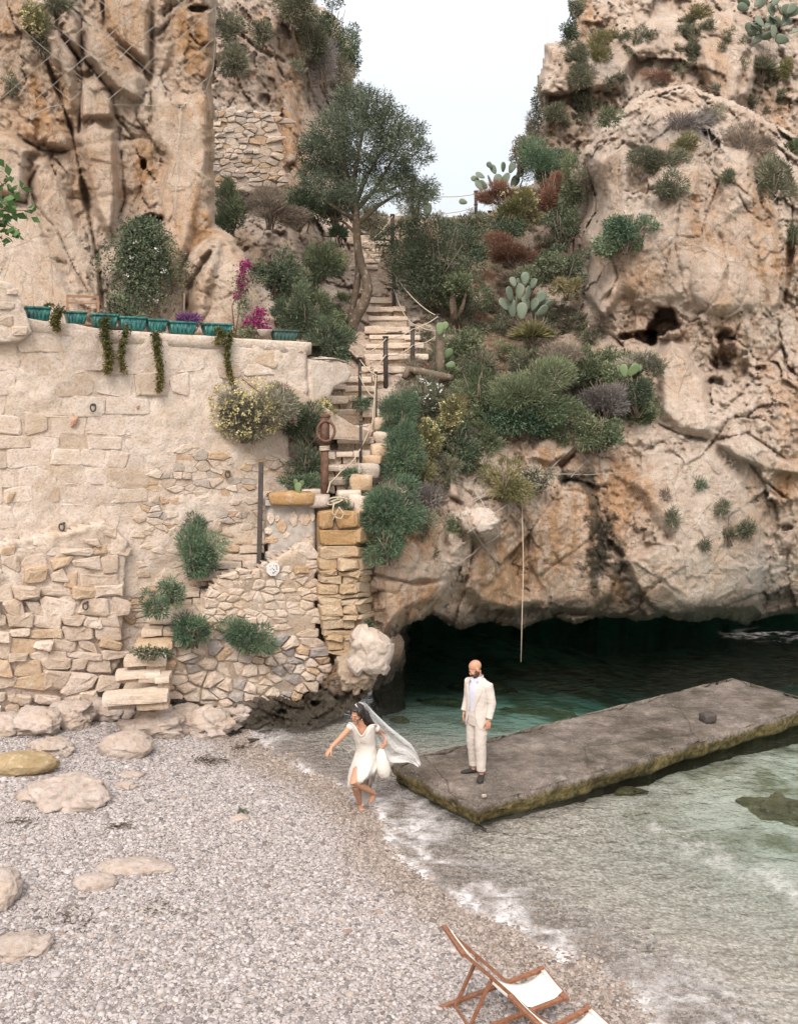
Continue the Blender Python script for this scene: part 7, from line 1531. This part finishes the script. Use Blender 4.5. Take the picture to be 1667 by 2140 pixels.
# jacket: an open shell, cut away at the front, and two sleeves
def gap(z): return R(float(np.interp(z, [.76, .84, .95, 1.05, 1.15, 1.3, 1.42, 1.5], [44, 33, 22, 17, 17, 22, 30, 38])))
m = MB(); rows = []
for z, cy, rx, ry in ((.765, .0, .205, .15), (.84, .0, .205, .152), (.95, .002, .196, .147), (1.05, .004, .188, .140), (1.15, .006, .19, .142), (1.28, .012, .208, .155), (1.38, .016, .215, .148), (1.44, .018, .195, .125), (1.485, .018, .13, .10), (1.515, .015, .094, .086)):
    g = gap(z); th = np.linspace(g, 2*np.pi-g, 40); outer = np.stack([rx*np.sin(th), cy-ry*np.cos(th), np.full(40, z)+.012*np.cos(th)], 1); inner = np.stack([(rx-.018)*np.sin(th), cy-(ry-.018)*np.cos(th), np.full(40, z)+.012*np.cos(th)], 1); rows.append(np.concatenate([outer, inner[::-1]]))
m.loft(rows)
for q in (-1, 1):
    a_ = [np.array(p) for p in sh[q]]; m.tube([a_[0]*[.75, 1, 1]+np.array([0, 0, .0]), a_[0]+np.array([q*.012, 0, -.005]), a_[0]*.55+a_[1]*.45+np.array([q*.008, 0, 0]), a_[1], a_[1]*.5+a_[2]*.5, a_[2]+np.array([0, 0, .035])], [.075, .082, .072, .064, .057, .052], 18)
jk = m.build('jacket', M['linen'], man); remesh(jk, .0075, 3); rough_cloth(jk, .0055, (7, 7, 9), 8)
for q in (-1, 1):
    m = MB(); P = []
    for z in np.linspace(1.04, 1.49, 10):
        cy, rx, ry = np.interp(z, [1.05, 1.15, 1.28, 1.38, 1.44, 1.485, 1.515], [.004, .006, .012, .016, .018, .018, .015]), np.interp(z, [1.05, 1.15, 1.28, 1.38, 1.44, 1.485, 1.515], [.188, .19, .208, .215, .195, .13, .094])+.012, np.interp(z, [1.05, 1.15, 1.28, 1.38, 1.44, 1.485, 1.515], [.140, .142, .155, .148, .125, .10, .086])+.012
        g = gap(z); w_ = R(float(np.interp(z, [1.04, 1.2, 1.36, 1.40, 1.49], [2, 13, 24, 17, 26]))); r4 = []
        for aa, k_ in ((g-.03, 0), (g+w_, .003), (g+w_, -.008), (g-.03, -.01)): r4.append((q*(rx+k_)*math.sin(aa), cy-(ry+k_)*math.cos(aa), z))
        P.append(np.array(r4))
    m.loft(P); m.build('lapel', M['linen'], man, smooth=False)
for q in (-1, 1):
    (fx, fy), fa = feet[q]; m = MB(); fd = np.array([math.sin(fa), -math.cos(fa), 0]); sd = np.array([math.cos(fa), math.sin(fa), 0]); c_ = np.array([fx, fy+.03, 0]); R_ = []
    for t_, w_, h_ in ((-.085, .012, .05), (-.08, .030, .075), (-.03, .037, .078), (.03, .039, .070), (.09, .046, .054), (.14, .046, .042), (.18, .032, .032), (.196, .010, .02)):
        th = np.arange(14)*2*np.pi/14; R_.append(np.array([c_+fd*t_+sd*w_*np.cos(a_)+np.array([0, 0, max(0.002, h_*.5+h_*.5*np.sin(a_))]) for a_ in th]))
    m.loft(R_); sho = m.build('loafer', M['loafer'], man)
    m = MB(); m.loft([np.array([c_+fd*t_+sd*w_*np.cos(a_)*1.08+np.array([0, 0, -.010+(.012 if np.sin(a_) > 0 else 0)]) for a_ in np.arange(14)*2*np.pi/14]) for t_, w_ in ((-.088, .02), (-.07, .034), (.03, .041), (.1, .048), (.15, .046), (.198, .014))]); m.build('sole', M['loafer'], man)

# ---- the bride at the water's edge
wo_ = on_z(756, 1690, .02); bride = empty('person', wo_, 'barefoot dark haired bride in an ivory off-shoulder dress running along the waterline', 'person')
def q3(x, y, Y): return at(x, y, Y)-wo_
b = MB(); hc = q3(746.5, 1490.5, 13.86); RH = rot3(R(-34), R(20), R(8)); add_head(b, hc, RH, .97, True)
nk = q3(755, 1515, 13.92); b.tube([q3(758, 1526, 13.96), nk, q3(750, 1503, 13.9)], [.07, .048, .046], 12)
hip = q3(766, 1584, 14.05); wst = q3(765, 1562, 14.02); bst = q3(759, 1540, 13.95)
b.tube([hip-np.array([0, 0, .08]), hip, wst, bst, q3(757, 1525, 13.95), nk], [.10, .125, .098, .108, .098, .05], 16, flat=.85)
shR, elR, wrR = q3(733, 1519, 13.92), q3(709, 1545, 13.78), q3(691, 1563, 13.66); shL, elL, wrL = q3(781, 1522, 14.02), q3(805, 1537, 14.28), q3(804, 1557, 14.08)
b.tube([q3(748, 1519, 13.94), shR, (shR+elR)/2, elR, (elR+wrR)/2, wrR], [.05, .05, .043, .037, .035, .025], 10); b.tube([q3(768, 1520, 13.98), shL, (shL+elL)/2, elL, (elL+wrL)/2, wrL], [.05, .05, .043, .037, .036, .026], 10)
add_hand(b, wrR, wrR-elR+np.array([.0, -.02, -.06]), (-.4, -.5, .7), (.3, -1, .2), .9, .32, .14); add_hand(b, wrL, q3(796, 1570, 13.98)-wrL, (.9, -.3, .1), (-.3, -1, 0), .88, .75)
kR, aR, kL, aL = q3(742, 1646, 13.80), q3(752, 1679, 14.08), q3(738, 1636, 13.66), q3(780, 1656, 13.96)
b.tube([q3(772, 1586, 14.06), (q3(772, 1586, 14.06)+kR)/2, kR, kR*.6+aR*.4+np.array([0, .03, 0]), aR*.9+kR*.1, aR], [.09, .08, .058, .056, .035, .033], 12)
b.tube([q3(758, 1588, 14.02), (q3(758, 1588, 14.02)+kL)/2, kL, kL*.6+aL*.4+np.array([.01, .02, .0]), aL*.9+kL*.1, aL], [.09, .08, .058, .056, .036, .034], 12)
def foot(m, heel, toe, s=1.0):
    m.tube([heel, heel*.7+toe*.3, heel*.35+toe*.65, toe], [.032, .036, .037, .024], 10, flat=.62)
    d = unit(toe-heel); sd = unit(np.cross(d, [0, 0, 1.]))
    for k in range(5): p = toe-d*.02+sd*(k-2)*.0145; m.tube([p-d*.02, p+d*(.03-.004*k)], [.012, .009], 7)
b.tube([aR, q3(752, 1684, 14.12)], [.033, .03], 10); foot(b, q3(752, 1684.5, 14.13), q3(757.5, 1693, 13.95)); foot(b, q3(781, 1657, 13.98), q3(774.5, 1678, 14.0)); b.tube([aL, q3(781, 1658, 13.98)], [.034, .034], 10)
body = b.build('body', M['skin_woman'], bride); remesh(body, .0062, 3)
for q in (-1, 1): e_ = MB(); e_.ell(hc+RH@np.array([q*.030, -.088, .0])*.97, (.012, .006, .004), 8, 6, RH); e_.build('eye', M['eye'], bride); e_ = MB(); e_.tube([hc+RH@(np.array(p)*.97) for p in ((q*.014, -.101, .02), (q*.032, -.099, .027), (q*.05, -.083, .02))], [.003, .0035, .002], 6); e_.build('eyebrow', M['hairdark'], bride)
e_ = MB(); e_.ell(hc+RH@np.array([0, -.103, -.070]), (.02, .008, .008), 10, 6, RH); e_.build('lips', M['lip'], bride)
h = MB()
for o_, r_ in (((0, .030, .05), (.088, .095, .088)), ((0, .062, -.01), (.085, .07, .10)), ((.062, -.01, .045), (.035, .06, .06)), ((-.062, -.01, .045), (.035, .06, .06)), ((.078, .02, -.03), (.022, .04, .07)), ((-.074, .01, -.02), (.018, .035, .06)), ((0, -.05, .098), (.055, .04, .022))): h.ell(hc+RH@np.array(o_), r_, 14, 9, RH)
for pts, r_ in (([(757, 1486), (764, 1496), (769, 1506), (778, 1512)], (.06, .065, .055, .018)), ([(760, 1490), (768, 1502), (775, 1511), (783, 1513)], (.05, .05, .04, .012)), ([(755, 1492), (760, 1504), (766, 1512), (772, 1516)], (.05, .05, .04, .015)), ([(737, 1484), (736, 1494), (737, 1503)], (.022, .022, .01))):
    h.tube([q3(x, y, 13.98) if pts[0][0] > 750 else q3(x, y, 13.84) for x, y in pts], r_, 10)
h_ = h.build('hair', M['hairdark'], bride); remesh(h_, .0075, 3); rough_cloth(h_, .008, (26, 26, 16), 4)
e_ = MB(); e_.ell(hc+RH@np.array([.08, -.01, -.068]), (.008, .008, .014), 8, 6); e_.build('earring', M['pearl'], bride)
# dress
def wring(xl, yl, xr, yr, Yc, dr, dip=0, n=48, ruff=0, dipx=-.1):
    th = np.arange(n)*2*np.pi/n; c, s_ = np.cos(th), np.sin(th); x = (xl+xr)/2+(xr-xl)/2*c; t_ = (c+1)/2; y = yl*(1-t_)+yr*t_
    y = y+dip*np.exp(-((c-dipx)/.42)**2)*np.clip(-s_*1.6, 0, 1); Y = Yc+dr*s_+ruff*.02*np.sin(th*7+1); return q3(x, y, Y)
m = MB()
m.loft([wring(730, 1511, 786, 1515, 13.95, .135, 26), wring(731, 1515, 785.5, 1520, 13.95, .14, 25), wring(737, 1538, 784, 1540, 13.97, .15, 8), wring(742, 1553, 784, 1553, 14.0, .125), wring(745, 1565, 786, 1564, 14.02, .118), wring(741, 1577, 790, 1577, 14.03, .145), wring(737, 1590, 792, 1588, 14.03, .18, 0, 48, .4), wring(732, 1606, 792, 1597, 14.0, .22, 0, 48, .8), wring(729, 1622, 790, 1604, 13.97, .27, 3, 48, 1.2), wring(727, 1638, 786, 1612, 13.94, .31, 4, 48, 1.5), wring(726, 1650, 780, 1622, 13.97, .32, 2, 48, 1.8)], cap=False)
dr = m.build('dress', M['satin'], bride)
sd_ = dr.modifiers.new('s', 'SOLIDIFY'); sd_.thickness = .008; rough_cloth(dr, .024, (7, 7, 2.2), 6)
m = MB(); th = np.linspace(0, 2*np.pi, 49); N1 = wring(730, 1511, 786, 1515, 13.95, .14, 26); m.tube(np.concatenate([N1, N1[:1]]), .013, 6, False); m.build('neckline_band', M['satin'], bride)
for (a_, b_) in (((730, 1511, 13.93), (733, 1528, 13.9)), ((786, 1514, 14.0), (786, 1530, 14.0))):
    m = MB(); c_ = (q3(*a_)+q3(*b_))/2; m.ell(c_, (.058, .062, .055), 14, 9); m.build('sleeve', M['satin'], bride)
# rear panel of the skirt hanging between the legs, and the gathered bunch in her hand
def panel(name, top, bot, mat, n=12, k_=14, bulge=.05, ph=0, th=.006):
    P = []
    for i in range(n):
        f = i/(n-1); a_ = np.array([np.interp(f, np.linspace(0, 1, len(top)), [p[c] for p in top]) for c in range(3)]); b_ = np.array([np.interp(f, np.linspace(0, 1, len(bot)), [p[c] for p in bot]) for c in range(3)])
        for j in range(k_): g = j/(k_-1); p = a_*(1-g)+b_*g; P.append(q3(*p)+np.array([.012*math.sin(f*9+ph), bulge*math.sin(f*11+ph)*(.3+g), 0]))
    F = [[i*k_+j, i*k_+j+1, (i+1)*k_+j+1, (i+1)*k_+j] for i in range(n-1) for j in range(k_-1)]
    o = mesh_obj(name, P, F, mat, bride); md_ = o.modifiers.new('s', 'SOLIDIFY'); md_.thickness = th; return o
panel('skirt_panel', [(735, 1605, 14.12), (760, 1610, 14.1), (784, 1602, 14.1)], [(747, 1650, 14.16), (754, 1682, 14.13), (766, 1690, 14.13), (775, 1650, 14.12)], M['satin'])
M['tulle'] = None
k = NM('veil_tulle', .9, .1); k.put(k.b.inputs['Base Color'], (.80, .79, .79)); lace_ = k.noise(34, 5, .7, k.obj()); tr_ = k.n.new('ShaderNodeBsdfTransparent'); mx_ = k.n.new('ShaderNodeMixShader')
k.l.new(k.ramp(k.math('ADD', k.math('MULTIPLY', lace_, .5), k.math('MULTIPLY', k.attr('tone'), .62)), [(.36, .08), (.95, .70)]), mx_.inputs[0]); k.l.new(tr_.outputs[0], mx_.inputs[1]); k.l.new(k.b.outputs[0], mx_.inputs[2]); k.l.new(mx_.outputs[0], k.out.inputs[0]); M['tulle'] = k.m
panel('underskirt', [(765, 1606, 14.08), (786, 1600, 14.06)], [(760, 1642, 14.1), (772, 1644, 14.1), (782, 1634, 14.08)], M['satin'], bulge=.02)
m = MB(); m.tube([q3(797, 1566, 13.98), q3(796, 1578, 13.95), q3(799, 1596, 13.92), q3(801, 1612, 13.9), q3(803, 1622, 13.9), q3(803, 1627, 13.9)], [.03, .062, .092, .095, .07, .02], 24, flat=.8); bn = m.build('gathered_skirt', M['satin'], bride); rough_cloth(bn, .02, (9, 9, 3), 3)
# veil
top = [(741, 1472, 13.82), (752, 1467, 13.93), (764, 1470, 14.0), (780, 1488, 14.06), (811, 1517, 14.12), (841, 1541, 14.18), (858, 1555, 14.22), (872, 1575, 14.26), (881, 1596, 14.28)]
bot = [(752, 1478, 13.84), (759, 1486, 13.94), (770, 1500, 14.05), (780, 1522, 14.14), (792, 1560, 14.22), (812, 1594, 14.26), (830, 1592, 14.26), (850, 1590, 14.28), (872, 1600, 14.3)]
n, kk = 46, 18; P = []; T_ = []
for i in range(n):
    f = i/(n-1); g_ = np.linspace(0, 1, len(top)); a_ = np.array([np.interp(f, g_, [p[c] for p in top]) for c in range(3)]); b_ = np.array([np.interp(f, g_, [p[c] for p in bot]) for c in range(3)])
    for j in range(kk):
        g = j/(kk-1); p = a_*(1-g)+b_*g; w_ = min(1, f*2.2); P.append(q3(*p)+np.array([0, .055*w_*math.sin(g*15+f*5)+.03*w_*math.sin(g*31-f*7)-(.06*math.sin(g*math.pi) if f < .25 else 0), .012*w_*math.sin(g*17+f*9)])); T_.append(max(.9*(g > .86 or g < .05 or f > .95 or f < .2)*1.0, .35+.45*f+.15*math.sin(g*15+f*5)))
F = [[i*kk+j, i*kk+j+1, (i+1)*kk+j+1, (i+1)*kk+j] for i in range(n-1) for j in range(kk-1)]
mesh_obj('veil', P, F, M['tulle'], bride, {'tone': np.array(T_)})
